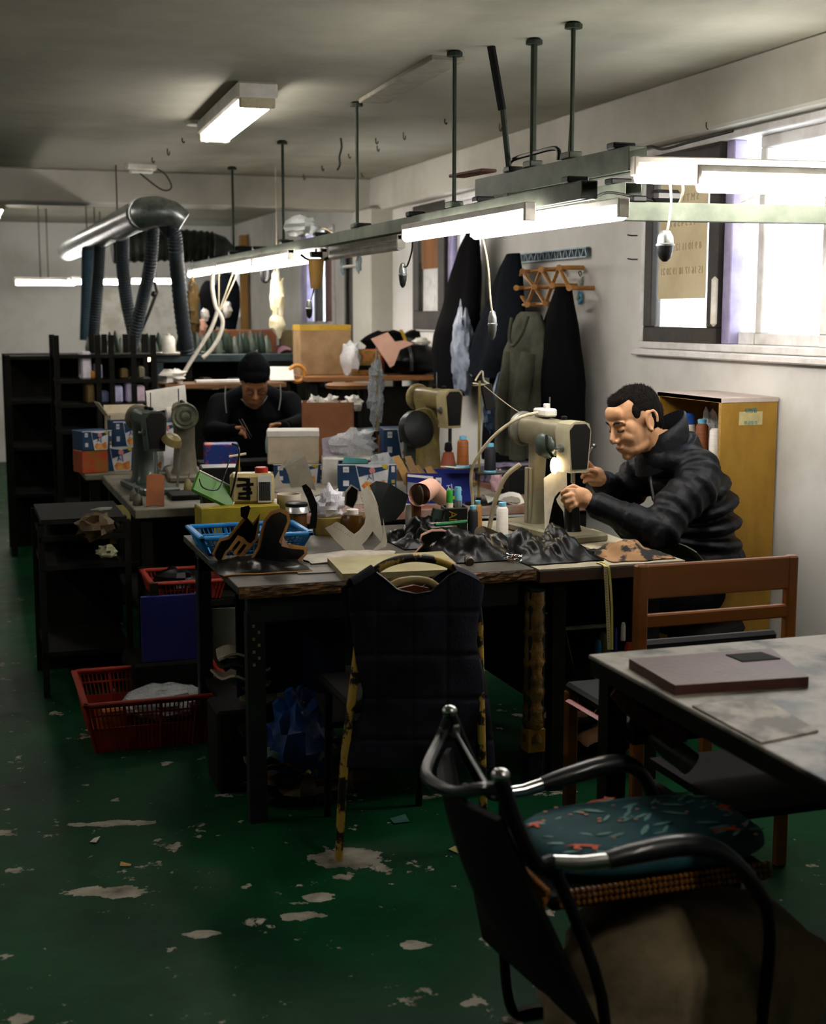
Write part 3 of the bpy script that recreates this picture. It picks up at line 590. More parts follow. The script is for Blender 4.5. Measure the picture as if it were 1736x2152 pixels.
single(G().prism([tuple((P(px, py, y=8.28)-b0).xz) for px, py in [(780, 712), (815, 698), (830, 718), (850, 715), (870, 722), (840, 735), (826, 768), (818, 772), (800, 742)]], .006, M4(rot=(90, 0, 0)) @ M4(s=(1, 1, 1))), 'leather_offcut', m_pink, 'pale pink leather offcut propped against the black bundle', 'leather', (b0.x, 8.27, b0.z), rot=(-6, 0, 0))
p = P(878, 782, y=8.35)
o = thing('black_bundle', 'fat black padded bundle lying on the packing bench', 'bundle', (p.x, 8.42, zc))
G().blob((0, 0, .095), (.17, .13, .105), n=(20, 12), amp=.08, seed=2, flatz=-.09).obj('padding', m_blkleather, o); G().tube(bez([(-.06, -.125, .03), (-.062, -.12, .14), (-.06, -.02, .2), (-.06, .1, .15)], 14), .012, 6).obj('strap', m_black, o)
o = thing('black_bag', 'black cap and dark bag heaped behind the pink leather', 'bag', (P(835, 715, y=8.75).x, 8.8, zc))
G().blob((-.06, 0, .19), (.16, .1, .09), amp=.15, seed=6).blob((-.05, 0, .07), (.15, .12, .1), amp=.1, seed=2).obj('bag_body', m_blkcloth, o)
G().blob((.13, -.02, .2), (.09, .09, .085), n=(18, 12)).obj('cap', m_blkleather, o); G().tube(bez([(.05, -.1, .16), (.045, -.08, .22), (.04, 0, .28)], 8), .012, 6, flat=.4).obj('yellow_band', m_ytape, o)
single(G().blob((0, 0, .02), (.05, .05, .03), amp=.3, seed=9), 'crumpled_tissue', m_paper, 'white crumpled tissue on top of the black bundle', 'tissue', (P(888, 722, y=8.4).x, 8.42, zc+.185))
# disc stool
p = P(732, 805, y=7.75)
o = thing('round_stool', 'round wooden disc stool near the far bench', 'stool', (p.x, 7.75, 0))
G().lathe([(.0, p.z-.03), (.13, p.z-.03), (.135, p.z-.01), (.12, p.z), (.0, p.z)], 24).obj('seat', m_wood, o)
for a in range(4): G().tube([(.09*math.cos(a*1.57+.8), .09*math.sin(a*1.57+.8), p.z-.03), (.14*math.cos(a*1.57+.8), .14*math.sin(a*1.57+.8), 0)], .014, 7).obj('leg', m_dark, o)
# shelf board with white strip, crumpled bag, papers (beside the worker)
YD = 8.35; zd = P(450, 804, y=YD).z; xa, xb = P(345, 804, y=YD).x, P(600, 804, y=YD).x
o = thing('plank_shelf', 'rough plank shelf behind the worker carrying a white strip', 'shelf', (xa, YD, 0))
G().box(((xb-xa)/2, .12, zd-.02), (xb-xa, .3, .03), b=.003).obj('plank', m_wood, o, 0)
G().box(((xb-xa)/2, .16, zd/2-.02), (xb-xa-.1, .02, zd-.06)).obj('dark_shade_panel', m_dark, o, 0)  # dark fill added where only shade lies under the plank
for x in (.03, xb-xa-.03): G().box((x, .12, zd/2-.018), (.04, .2, zd-.036)).obj('leg', m_dark, o, 0)
single(G().box((0, 0, .012), (P(507, 800, y=YD).x-P(412, 800, y=YD).x, .05, .02), b=.003), 'white_strip', m_white, 'long white strip lying on the plank shelf', 'strip', (P(460, 800, y=YD).x, YD+.03, zd-.005), -2)
single(G().blob((0, 0, .035), (.07, .07, .045), amp=.35, seed=8), 'crumpled_bag', m_paper, 'crumpled white bag at the end of the plank shelf', 'bag', (P(368, 800, y=YD).x, YD+.06, zd))
o = thing('paper_pad', 'white paper pad leaning beside the worker with an orange tape roll', 'paper', (P(595, 800, y=YD).x, YD+.02, zd-.005), -6)
G().box((0, .04, .05), (.15, .012, .1), (-35, 0, 0)).obj('pad', m_paper, o, 0); G().tube(bez([(.1+.05*math.cos(a), .06, .05+.05*math.sin(a)) for a in [i*.524 for i in range(13)]], 36), .014, 6).obj('tape_roll', mat('orange_tape', 'B0752A', .5), o)
for px, lb in ():
    a, b = P(px, 790 if px == 632 else 815, y=8.2), P(px+14, 850 if px == 632 else 900, y=8.2); single(G().tube([a, b], .02, 10), 'paper_roll', m_paper if px == 613 else m_cream, lb, 'paper roll')

# ---- coats, peg rack and things on the window wall
def coat(name, label, rows, m, x=2.80, dep=.07, seed=0, parts=()):
    """hanging garment: rows of (photo y, left x, right x), folded rings with depth"""
    o = thing(name, label, 'coat', (x, P(rows[0][1], rows[0][0], x=x).y, P(rows[-1][1], rows[-1][0], x=x).z)); b0 = V(o.location); vs = []; n = 28
    R_ = []
    for i in range(len(rows)-1):
        for k in range(3): R_.append([lerp(a, b, k/3) for a, b in zip(rows[i], rows[i+1])])
    R_.append(rows[-1])
    for i, (py, a, b) in enumerate(R_):
        p, q = P(a, py, x=x), P(b, py, x=x); c = (p+q)/2; hw = abs(p.y-q.y)/2; f = min(1, .35+i/len(R_)*1.1); dd = min(dep*f, hw*1.2)
        for k in range(n):
            t = 2*math.pi*k/n; fold = 1+.16*math.sin(t*5+seed+i*.12)*f+.08*math.sin(t*9+seed*2+i*.3)
            vs.append(c-b0+V((math.sin(t)*dd*fold, math.cos(t)*hw*(1+.03*math.sin(i*.9+seed)), 0)))
    N = len(R_); g = G().add(vs, [(i*n+k, i*n+(k+1) % n, (i+1)*n+(k+1) % n, (i+1)*n+k) for i in range(N-1) for k in range(n)]+[tuple(range(n-1, -1, -1)), tuple((N-1)*n+k for k in range(n))])
    g.obj('body', m, o, 60)
    return o, b0
coat('hanging_coat', 'long black coat hung highest, across the middle window', [(488, 985, 1003), (520, 968, 1005), (560, 955, 1006), (600, 945, 1004), (650, 935, 1003), (680, 928, 997), (705, 921, 978), (740, 920, 966), (800, 925, 966), (830, 935, 966)], m_blkcloth, 2.80, .08, 1)
o, b0 = coat('hanging_coat', 'navy jacket with flared hem hung left of the grey hoodie', [(533, 1068, 1090), (560, 1055, 1093), (600, 1040, 1096), (640, 1028, 1100), (700, 1005, 1097), (745, 987, 1085), (772, 980, 1062), (792, 1008, 1056)], m_navy, 2.82, .07, 4)
coat('hanging_coat', 'lower dark coat hanging below the navy jacket', [(700, 1040, 1090), (800, 1030, 1100), (900, 1020, 1110), (975, 1015, 1115)], m_blkcloth, 2.84, .05, 2)
o, b0 = coat('hooded_jacket', 'grey-green hooded jacket hanging between two dark coats', [(655, 1099, 1128), (664, 1089, 1135), (682, 1082, 1140), (700, 1080, 1143), (716, 1076, 1147), (740, 1070, 1148), (800, 1060, 1146), (880, 1056, 1140), (955, 1050, 1128)], m_grey_coat, 2.74, .08, 7)
hc = P(1112, 690, x=2.72)-b0
G().tube(bez([hc+V((-.055, .095, .05)), hc+V((-.085, .05, -.045)), hc+V((-.09, -.01, -.085)), hc+V((-.075, -.08, -.03)), hc+V((-.05, -.1, .06))], 16), .009, 7).obj('hood_seam', m_grey_coat, o, 60)
G().tube(bez([hc+V((-.04, .12, -.12)), hc+V((-.08, .14, -.36)), hc+V((-.07, .17, -.62))], 14), [.042-.0006*i for i in range(15)], 8).obj('sleeve', m_grey_coat, o, 60)
G().tube(bez([hc+V((-.04, -.1, -.12)), hc+V((-.085, -.09, -.38)), hc+V((-.08, -.06, -.64))], 14), [.044]*15, 8).obj('sleeve', m_grey_coat, o, 60)
coat('hanging_coat', 'long black coat hung right of the grey hoodie under the pegs', [(603, 1172, 1196), (640, 1160, 1200), (680, 1150, 1206), (720, 1143, 1212), (780, 1135, 1218), (850, 1130, 1222), (960, 1125, 1225), (1010, 1126, 1222)], m_blkcloth, 2.80, .085, 9)
single(G().prism([(0, 0), (.035, .02), (.03, .07)], .004, M4(rot=(90, 0, 90))), 'white_tag', m_paper, 'white cloth tag peeking between hoodie and black coat', 'tag', P(1118, 785, x=2.69))
# clear bag between coats, blue bag
b0 = P(972, 740, x=2.76)
single(G().blob((0, 0, 0), (.05, .12, .25), n=(26, 22), amp=.2, fr=3, seed=5).tube([(0, 0, .2), (0, .02, .3)], [.03, .008], 8), 'clear_bag', mat('bluish_film', '8A93A2', .3, c2='5B6474', sc_=14, bump=.5, bsc=25), 'bluish clear plastic bag hanging between the coats', 'bag', b0)
b0 = P(1040, 868, x=2.70)
single(G().blob((0, 0, 0), (.05, .075, .105), n=(20, 16), amp=.25, fr=4, seed=8).tube([(0, 0, .07), (.03, .02, .2), (.2, .02, .34)], [.03, .01, .004], 8), 'blue_bag', mat('steel_blue_film', '3D5872', .4, c2='24384D', sc_=16, bump=.5, bsc=30), 'crumpled blue plastic bag hung behind the thread pole', 'bag', b0)
# accordion peg rack
m_peg = mat('peg_wood', 'A9783C', .5, c2='8A5C29', sc_=9)
o = thing('peg_rack', 'accordion wooden peg rack spread on the wall', 'peg rack', P(1138, 605, x=XW-.02)); b0 = P(1138, 605, x=XW-.02)
top = [(1098, 570), (1137, 566), (1175, 562)]; mid = [(1085, 605), (1123, 603), (1160, 600), (1196, 605)]; bot = [(1108, 640), (1146, 638)]
def pw(q, dx=.0): return P(q[0], q[1], x=XW-.13-dx)-b0
links = [(mid[0], top[0]), (top[0], mid[1]), (mid[1], top[1]), (top[1], mid[2]), (mid[2], top[2]), (top[2], mid[3]), (mid[0], bot[0]), (bot[0], mid[1]), (mid[1], bot[1]), (bot[1], mid[2])]
for i, (a, b) in enumerate(links): G().tube([pw(a, .012*(i % 2)), pw(b, .012*(i % 2))], .011, 6, flat=.5).obj('slat', m_peg, o)
for q in top+mid+bot: G().tube([pw(q, 0)+V((.13, 0, 0)), pw(q, .045), pw(q, .05)], [.012, .01, .015], 9).obj('peg', m_peg, o)
for a, b in ((top[0], (1086, 572)), (top[1], (1116, 570)), (top[2], (1152, 566)), (mid[0], (1070, 606)), (mid[1], (1104, 606)), (mid[2], (1140, 603)), (bot[0], (1092, 641)), (bot[1], (1128, 639))): G().tube([pw(a), pw(b)], .007, 6).obj('cross_slat', m_peg, o)
# mesh bar above the rack
o = thing('mesh_bar', 'blue-grey perforated bar screwed above the peg rack', 'bar', P(1158, 537, x=XW-.02)); b0 = P(1158, 537, x=XW-.02); a, b = P(1085, 540, x=XW-.02)-b0, P(1230, 533, x=XW-.02)-b0
L_ = abs(a.y-b.y); m_mesh = mat('mesh_steel', '6F8288', .4, metal=.5, c2='4D5E66', sc_=20)
G().box((0, 0, .022), (.02, L_, .006)).box((0, 0, -.022), (.02, L_, .006)).obj('edge', m_mesh, o, 0)
for i in range(24): G().box((0, -L_/2+L_*(i+.5)/24, 0), (.006, .006, .046), (28 if i % 2 else -28, 0, 0)).obj('strut', m_mesh, o, 0)
G().box((.012, 0, 0), (.004, L_, .04)).obj('back_plate', mat('mesh_back', '2D3B42', .6), o, 0)
o = thing('blue_flower', 'small blue flower ornament on the wall beside the peg rack', 'ornament', P(1218, 626, x=XW-.012)); 
for k in range(5): G().blob((0, .02*math.cos(k*1.257), .02*math.sin(k*1.257)), (.006, .014, .014), n=(8, 6)).obj('petal', mat('sky_blue', '3D93B5', .5), o)
G().blob((-.006, 0, 0), .008, n=(8, 6)).obj('centre', m_ytape, o)
o = thing('wall_ornament', 'small dark hanging ornament above the blue flower', 'ornament', P(1220, 590, x=XW-.015))
G().prism([(-.02, .02), (.03, .0), (.005, -.03)], .006, M4(rot=(90, 0, 90))).obj('charm', mat('sage', '6E776A', .5), o); G().tube(bez([(0, 0, .02), (-.004, .015, .04), (-.004, -.012, .045), (0, -.01, .025)], 10), .003, 5).obj('loop', m_blkmetal, o)
for q in ((1340, 495), (1340, 545)): single(G().tube([(0, 0, 0), (-.02, .02, .0), (-.03, .04, .004)], .003, 5), 'wall_nail', m_blkmetal, 'bent nail in the wall left of the near window, %s one' % ('upper' if q[1] == 495 else 'lower'), 'nail', P(q[0], q[1], x=XW))
# ================= middle benches, sewing machines, cartons =================
m_mach_green = mat('dark_green_enamel', '27332B', .35, c2='3F4D43', sc_=6, lo=.4, hi=.75, coat=.2)
m_mach_beige = mat('beige_enamel', '8F8766', .4, c2='6A6247', sc_=7, lo=.4, hi=.75)
m_mach_olive = mat('olive_enamel', '7E7242', .42, c2='55492A', sc_=8, lo=.38, hi=.72)
m_mach_grey = mat('old_grey_enamel', '6F6A58', .5, c2='4A463A', sc_=9, lo=.38, hi=.7)
m_face = mat('black_faceplate', '080908', .3)
m_grimetop = mat('grimy_benchtop', '6B6858', .6, c2='3E3C31', sc_=7, lo=.35, hi=.7, bump=.2)
m_navybox = mat('navy_print', '13304E', .5, c2='1B3A5C', sc_=6)
m_bluebox = mat('royal_print', '141F66', .5, c2='1A2878', sc_=6)
m_whiteprint = mat('white_print', 'D6D9DC', .5)
m_teal = mat('teal_print', '2F7F82', .5)
m_orange = mat('orange_food_print', 'B5652A', .5, c2='D8A45A', sc_=40)
m_pinkp = mat('pink_print', 'D88C86', .5)
m_yelp = mat('yellow_print', 'B9AC35', .5)
m_capblue = mat('pale_blue_plastic', '6FB3CF', .4)
m_grip = mat('ivory_card', 'B9AE98', .75, c2='A69A82', sc_=6)

def bench(name, label, x0, x1, y0, y1, z, th, mt, ml, legs=.05):
    o = thing(name, label, 'bench', ((x0+x1)/2, (y0+y1)/2, 0)); w_, d_ = x1-x0, y1-y0
    G().box((0, 0, z-th/2), (w_, d_, th), b=.004).obj('top', mt, o, 0)
    for sx in (-1, 1):
        for sy in (-1, 1): G().box((sx*(w_/2-legs), sy*(d_/2-legs), (z-th)/2), (legs, legs, z-th), b=.003).obj('leg', ml, o, 0)
    G().box((0, 0, .25), (w_-.12, d_-.14, .02)).obj('shelf', ml, o, 0)
    G().box((0, -d_/2+.12, (z-th)/2), (w_-.1, .015, z-th-.06)).obj('dark_shade_panel', ml, o, 0)  # near-black panel added to paint the shade under the top
    return o
bench('machine_table', 'grimy machine table beside the aisle under two old machines', .69, 1.15, 5.72, 7.0, .75, .04, m_grimetop, m_dark)
bench('box_table', 'low table beside the aisle stacked with snack boxes', .62, 1.24, 7.15, 7.85, .74, .03, m_grimetop, m_dark)
bench('middle_bench', 'reddish-edged middle bench crowded with cartons', 1.22, 2.62, 5.38, 6.95, .745, .04, mat('red_edge_board', '6E3219', .6, c2='8D857A', sc_=4), m_dark)
single(G().box((0, 0, .002), (.95, 1.2, .004)), 'bench_cover', mat('dusty_white_cover', '9E988A', .7, c2='6B665B', sc_=5), 'dusty pale cover sheet lying on the middle bench', 'cover', (1.85, 6.2, .745))

def sewing(label, loc, rz, m, hh=.36, L=.2, post=None, wheel=m_mach_grey, facerim=None, bed=True, cw=1):
    o = thing('sewing_machine', label, 'sewing machine', loc, rz)
    zt = hh-.055
    if bed: G().box((L/2-.02, 0, .016), (L+.26, .17, .032), b=.008).obj('bed', m, o)
    vs = []; n = 16
    for z, cx, ax, ay in ((.03, .0, .075, .07), (.06, .0, .06, .058), (hh*.45, .0, .05, .05), (hh*.7, .005, .055, .052), (hh-.06, .01, .068, .056)):
        ax *= cw; ay *= cw
        vs += [(cx+ax*math.copysign(abs(math.cos(t))**.6, math.cos(t)), ay*math.copysign(abs(math.sin(t))**.6, math.sin(t)), z) for t in [2*math.pi*k/n for k in range(n)]]
    fs = [(i*n+k, i*n+(k+1) % n, (i+1)*n+(k+1) % n, (i+1)*n+k) for i in range(4) for k in range(n)]+[tuple(range(n-1, -1, -1)), tuple(4*n+k for k in range(n))]
    G().add(vs, fs).obj('column', m, o, 50)
    vs = []; xs = [(-.075, .7), (-.05, .95), (.03, 1), (L*.6, .88), (L, .9)]
    for x, s_ in xs:
        vs += [(x, .052*s_*math.copysign(abs(math.cos(t))**.55, math.cos(t)), zt+.052*s_*math.copysign(abs(math.sin(t))**.55, math.sin(t))) for t in [2*math.pi*k/n for k in range(n)]]
    fs = [(i*n+k, i*n+(k+1) % n, (i+1)*n+(k+1) % n, (i+1)*n+k) for i in range(len(xs)-1) for k in range(n)]+[tuple(range(n-1, -1, -1)), tuple((len(xs)-1)*n+k for k in range(n))]
    G().add(vs, fs).obj('arm', m, o, 50)
    h0 = hh-.185
    hd = G().add([(L-.04+dx, y*(.05 if z > .5 else .038), lerp(h0, hh-.004, z)) for dx in (0, .08) for z, y in ((0, -1), (0, 1), (.8, 1), (.95, .8), (1, .4), (1, -.4), (.95, -.8), (.8, -1))],
        [tuple(range(7, -1, -1)), tuple(range(8, 16))]+[(i, (i+1) % 8, 8+(i+1) % 8, 8+i) for i in range(8)]).obj('head', facerim or m, o, 40)
    G().add([(L+.041+dx, y, z) for dx in (0, .004) for y, z in ((-.031, h0+.014), (.031, h0+.014), (.043, hh-.035), (.024, hh-.013), (-.024, hh-.013), (-.043, hh-.035))], [tuple(range(5, -1, -1)), tuple(range(6, 12))]+[(i, (i+1) % 6, 6+(i+1) % 6, 6+i) for i in range(6)]).obj('faceplate', m_face, hd, 0)
    zb = post if post else .03
    G().tube([(L, 0, h0+.01), (L, 0, zb+.05)], .006, 8).tube([(L, 0, zb+.05), (L, 0, zb+.012)], .002, 6).obj('needle_bar', m_chrome, o)
    G().tube([(L+.012, 0, h0+.01), (L+.012, 0, zb+.02)], .005, 8).box((L+.02, 0, zb+.01), (.035, .016, .008), b=.002).obj('presser_foot', m_chrome, o)
    M = M4((-.075, 0, zt), (0, -90, 0))
    wh = G().lathe([(.02, 0), (.06, .004), (.065, .01), (.066, .022), (.06, .03), (.052, .026), (.047, .026), (.042, .034), (.03, .034), (.026, .027), (.02, .03), (.015, .042), (.004, .044)], 28, M=M).obj('handwheel', wheel, o, 30)
    G().tube([(.05, .02, hh-.01), (.05, .02, hh+.07)], .003, 6).obj('spool_pin', m_steel, o)
    for dx, dz in ((.3, .02), (.75, .012)): G().lathe([(.006, 0), (.012, .004), (.012, .012), (.006, .016)], 10, M=M4((L*dx, 0, hh-.006), (0, 0, 0))).obj('oil_cap', m_blkmetal, o)
    G().lathe([(.016, 0), (.016, .008), (.006, .012), (.006, .026)], 12, M=M4((L-.005, -.044, hh-.1), (90, 0, 0))).obj('tension_dial', m_steel, o)
    if post: 
        G().lathe([(.036, .032), (.03, .05), (.026, post-.01), (.03, post)], 14, at=(L, 0, 0)).obj('post', m_face, o)
    return o
A = P(300, 1030, z=.79); sewing('dark green patinated sewing machine, its rounded head toward the viewer', (.83, 6.42, .75), -83, m_mach_green, .375, .17)
sewing('old grey sewing machine with its ringed handwheel facing the viewer', (1.06, 6.72, .75), 84, m_mach_grey, .37, .18, wheel=mat('ringed_wheel', '6A6C58', .4, metal=.3, c2='3D4035', sc_=16))
o = sewing('olive sewing machine with dark window faceplate amid the cartons', (2.17, 6.30, .745), -78, m_mach_olive, .46, .2, wheel=mat('olive_wheel', '8A7D52', .5, c2='5C5236', sc_=12), facerim=mat('pale_rim', 'A69A70', .45))
# gooseneck lamp, leather sheet under the green machine
o = thing('gooseneck_lamp', 'small gooseneck lamp with olive shade between the old machines', 'lamp', P(372, 1035, z=.75))
hl = P(362, 925, y=6.2)-o.location
G().tube(bez([(0, 0, 0), (.01, .0, .12), (.015, 0, .2), hl+V((.02, 0, 0))], 18), .006, 7).obj('gooseneck', m_steel, o); G().lathe([(.035, 0), (.03, .012), (.0, .02)], 14).obj('foot', m_blkmetal, o)
G().lathe([(.048, -.012), (.046, .0), (.035, .018), (.012, .028), (.012, .03)], 16, M=M4(hl, (25, 20, 0))).obj('shade', m_mach_olive, o); G().blob(hl+V((0, -.01, -.012)), .02, n=(10, 8)).obj('bulb', m_tubeoff, o)
single(G().sheet(lambda u, v: (u*.075-.02*v, -.1*v, .12*(1-v)+.006*math.sin(u*4)), 6, 8, .003), 'leather_flap', mat('rust_leather', '7A4218', .7), 'rust-brown leather flap draped below the green machine', 'leather', P(310, 1058, z=.752))
single(G().box((0, 0, .012), (.13, .16, .022), b=.004), 'black_tray', m_dark, 'black tray on the machine table', 'tray', (P(378, 1040, z=.75).x, 6.02, .75))
def crumple(name, label, cat, loc, r, m, seed=0, amp=.3, fr=3.2, n=(18, 12), rot=(0, 0, 0), peak=None):
    g = G().blob((0, 0, r[2]*.9), r, n=n, amp=amp, fr=fr, seed=seed, flatz=-r[2]*.88)
    if peak: g.tube([(0, 0, r[2]*1.4), (peak[0]*.5, 0, r[2]*1.8), (peak[0], 0, peak[1])], [r[0]*.6, r[0]*.35, .004], 9)
    return single(g, name, m, label, cat, loc, rot=rot, smooth=50)

def snack(label, loc, d, rz=0, m=None, open_=False, sign='지'):
    """printed snack carton: body, bucket-shaped print, badges and lettering on the front"""
    m = m or m_navybox; w_, dd, h = d; o = thing('snack_carton', label, 'carton', loc, rz, 'printed snack cartons')
    if open_: 
        t = .004; b = G().box((0, 0, .02), (w_-.01, dd-.01, .03)).box((-w_/2, 0, h/2), (t, dd, h)).box((w_/2, 0, h/2), (t, dd, h)).box((0, -dd/2, h/2), (w_, t, h)).box((0, dd/2, h/2), (w_, t, h)).obj('body', m, o, 0)
    else: b = G().box((0, 0, h/2), d, b=.003).obj('body', m, o, 0)
    y = -dd/2-(.0045 if open_ else .0015); F = M4((0, y, 0), (90, 0, 0))
    u, v = w_/2, h
    def pan(nm, pts, mm, k=0): G().prism([(a*w_, c*h) for a, c in pts], .0008, M4((0, y-.0009*k, 0), (90, 0, 0))).obj(nm, mm, b, 0)
    if m is m_navybox:
        pan('print_panel', [(-.2, .99), (-.1, .02), (-.06, .0), (.28, .0), (.34, .04), (.38, .99)], m_whiteprint, 0)
        pan('print_panel', [(-.18, .93), (-.14, .52), (.36, .8), (.37, .93), (.1, .86)], m_navybox, 1)
        pan('food_print', [(-.1, .2), (-.02, .38), (.12, .3), (.3, .42), (.33, .1), (.27, .04), (-.04, .05)], m_orange, 1)
        pan('corner_print', [(.24, .98), (.36, .98), (.35, .8), (.28, .84)], m_yelp, 2)
        G().lathe([(.0, 0), (h*.11, 0), (h*.11, .001), (0, .001)], 16, M=M4((.09*w_, y-.002, .76*h), (90, 0, 0))).obj('pink_seal', m_pinkp, b, 0)
        text(sign, h*.34, m_bluebox, b, M4((.06*w_, y-.0035, .5*h), (90, -8, 0)))
        for a, c in ((-.36, .8), (-.36, .3)): pan('badge', [(a-.05, c-.1), (a+.05, c-.1), (a+.05, c+.1), (a-.05, c+.1)], m_whiteprint, 1)
        text('m', h*.16, m_navybox, b, M4((-.36*w_, y-.003, .8*h), (90, 0, 0)))
        pan('side_badge', [(.42, .7), (.48, .7), (.48, .92), (.42, .92)], m_whiteprint, 1); pan('side_badge', [(.42, .3), (.48, .3), (.48, .42), (.42, .42)], m_yelp, 1); pan('side_badge', [(.42, .06), (.48, .06), (.48, .24), (.42, .24)], m_whiteprint, 1)
        pan('lid_edge', [(-.5, .96), (.5, .96), (.5, 1.0), (-.5, 1.0)], m_whiteprint, 0)
    else:
        pan('badge', [(-.06, .62), (.03, .62), (.03, .86), (-.06, .86)], m_whiteprint, 1); text('m', h*.18, m_bluebox, b, M4((-.015*w_, y-.003, .74*h), (90, 0, 0)))
        text('지', h*.26, m_whiteprint, b, M4((.16*w_, y-.002, .5*h), (90, -8, 0))); text('Fresh', h*.2, m_whiteprint, b, M4((.25*w_, y-.002, .45*h), (90, -8, 0)))
        pan('gold_strip', [(.1, .12), (.3, .16), (.3, .26), (.1, .22)], m_yelp, 1)
        pan('window_print', [(-.5, .3), (-.14, .3), (-.12, .62), (-.5, .72)], mat('silver_print', '8F9298', .4), 1); pan('stripe', [(-.5, .9), (-.1, .82), (-.1, .9), (-.5, .98)], m_whiteprint, 1)
    return o
snack('open snack carton topped with a clear bag, behind the grey leather pattern', (P(775, 1028, y=6.05).x, 6.08, .749), (.265, .16, .125), -16, open_=True)
snack('royal blue snack carton stuffed with folded kraft papers', (P(925, 1048, y=5.6).x, 5.62, .745), (.275, .17, .13), -17, m_bluebox, open_=True)
bz = P(855, 962, y=6.35).z
carton('kraft_carton', 'plain kraft carton under the closed snack carton', 'carton', (P(868, 990, y=6.35).x, 6.42, .745), (.22, .18, bz-.745), m_kraft, -14)
snack('closed snack carton sitting on a kraft carton beside the olive machine', (P(856, 962, y=6.35).x, 6.40, bz), (.225, .16, .145), -10)
zz = P(625, 975, y=6.4).z
snack('snack carton under the big cream box', (P(636, 1015, y=6.4).x, 6.47, .745), (.245, .16, zz-.745), -14)
o = carton('cream_box', 'big cream box with pale lid stacked on a snack carton', 'box', (P(625, 975, y=6.4).x, 6.48, zz), (.245, .17, P(625, 907, y=6.4).z-zz), m_grip, -14)
G().box((0, 0, P(625, 907, y=6.4).z-zz-.01), (.25, .176, .03), b=.003).obj('lid', m_paper, o, 0)
carton('white_box', 'white box holding clear bags at the middle of the bench', 'box', (P(738, 1010, y=6.3).x, 6.36, .745), (.25, .16, P(738, 962, y=6.3).z-.745), m_paper, -12)
zb = P(738, 962, y=6.3).z
crumple('clear_bag', 'billowing clear plastic bag on the white box', 'bag', (P(752, 955, y=6.3).x, 6.37, zb), (.11, .07, .065), m_film, 3)
single(G().prism([(-.08, 0), (.06, -.01), (.1, .11), (-.07, .09)], .006, M4(rot=(70, 0, 10))), 'zip_bag', clear_mat('lilac_film', 'B9B2C4', .55), 'flat lilac zip bag propped on the white box', 'bag', (P(715, 950, y=6.35).x, 6.4, zb))
crumple('clear_bag', 'shiny clear bag bulging from the open snack carton', 'bag', (P(808, 990, y=6.05).x, 6.07, .80), (.07, .06, .055), m_film, 9)
single(G().prism([(-.06, 0), (.06, .0), (.05, .02), (-.05, .03)], .05, M4(rot=(75, 0, -10))), 'teal_packet', m_teal, 'teal packet lying in the open snack carton', 'packet', (P(750, 980, y=6.05).x, 6.09, .862))
for i, (px, ln, an) in enumerate(((868, .16, 28), (885, .15, 22), (900, .14, 35), (915, .12, 40), (930, .1, 30), (950, .1, 50))):
    single(G().prism([(-.022, 0), (.022, 0), (.018, ln), (-.01, ln*1.05)], .004, M4(rot=(80, 0, 0))), 'kraft_paper', m_kraft if i % 2 else mat('tan_paper', 'A98450', .8, c2='8A6A3C', sc_=8), 'folded kraft paper sticking out of the blue snack carton, number %s from its open end' % ['one', 'two', 'three', 'four', 'five', 'six'][i], 'paper', (P(px, 1000, y=5.6).x, 5.6+.012*i, .80), rot=(8*(i % 2), -an, -15), group='kraft papers in the blue carton')
# leather and small things on the middle bench
b0 = P(615, 1030, y=5.6)
def cut(name, label, cat, pts, y, th, m, bend=None, edge=None, ex=.007, holes=None, tilt=0):
    """flat-cut piece of leather standing or lying at depth y, outline in photo pixels; bend adds depth"""
    q = [P(px, py, y=y) for px, py in pts]; cz = min(p.z for p in q); cx = sum(p.x for p in q)/len(q); o = thing(name, label, cat, (cx, y, cz), rot=(tilt, 0, 0))
    def geo(k, d0):
        pl = [V((p.x-cx, p.z-cz)) for p in q]; n = len(pl)
        if k:
            A_ = sum(pl[i].x*pl[(i+1) % n].y-pl[(i+1) % n].x*pl[i].y for i in range(n)); sg = 1 if A_ > 0 else -1; po = []
            for i in range(n):
                e1, e2 = (pl[i]-pl[i-1]).normalized(), (pl[(i+1) % n]-pl[i]).normalized(); t = e1+e2; t = t.normalized() if t.length > .3 else e1
                po.append(pl[i]+V((t.y, -t.x))*k*sg)
            pl = po
        pl = [(p.x, p.y) for p in pl]
        f = [(x, (bend(x, z) if bend else 0)+d0, z) for x, z in pl]; b = [(x, y_+th, z) for x, y_, z in f]
        bm = bmesh.new(); fv = [bm.verts.new(p) for p in f]; ed = [bm.edges.new((fv[i], fv[(i+1) % n])) for i in range(n)]
        bmesh.ops.triangle_fill(bm, edges=ed, use_beauty=True); bm.verts.index_update(); fs = [tuple(v.index for v in fc.verts) for fc in bm.faces]; bm.free()
        return G().add(f+b, fs+[tuple(n+i for i in reversed(a)) for a in fs]+[(i, (i+1) % n, n+(i+1) % n, n+i) for i in range(n)])
    geo(0, 0).obj('leather', m, o, 25)
    if edge: geo(ex, th+.001).obj('raw_edge', edge, o, 25)
    if holes:
        g = G()
        for px, py in holes:
            p = P(px, py, y=y); x, z = p.x-cx, p.z-cz
            g.lathe([(.0012, 0), (.0012, .001)], 6, M=M4((x, (bend(x, z) if bend else 0)-.0012, z), (90, 0, 0)))
        g.obj('punch_holes', m_face, o, 0, kind='stuff')
    return o
m_greylea = mat('grey_leather', '8F897B', .65, c2='7C766A', sc_=9, bump=.1, bsc=120)
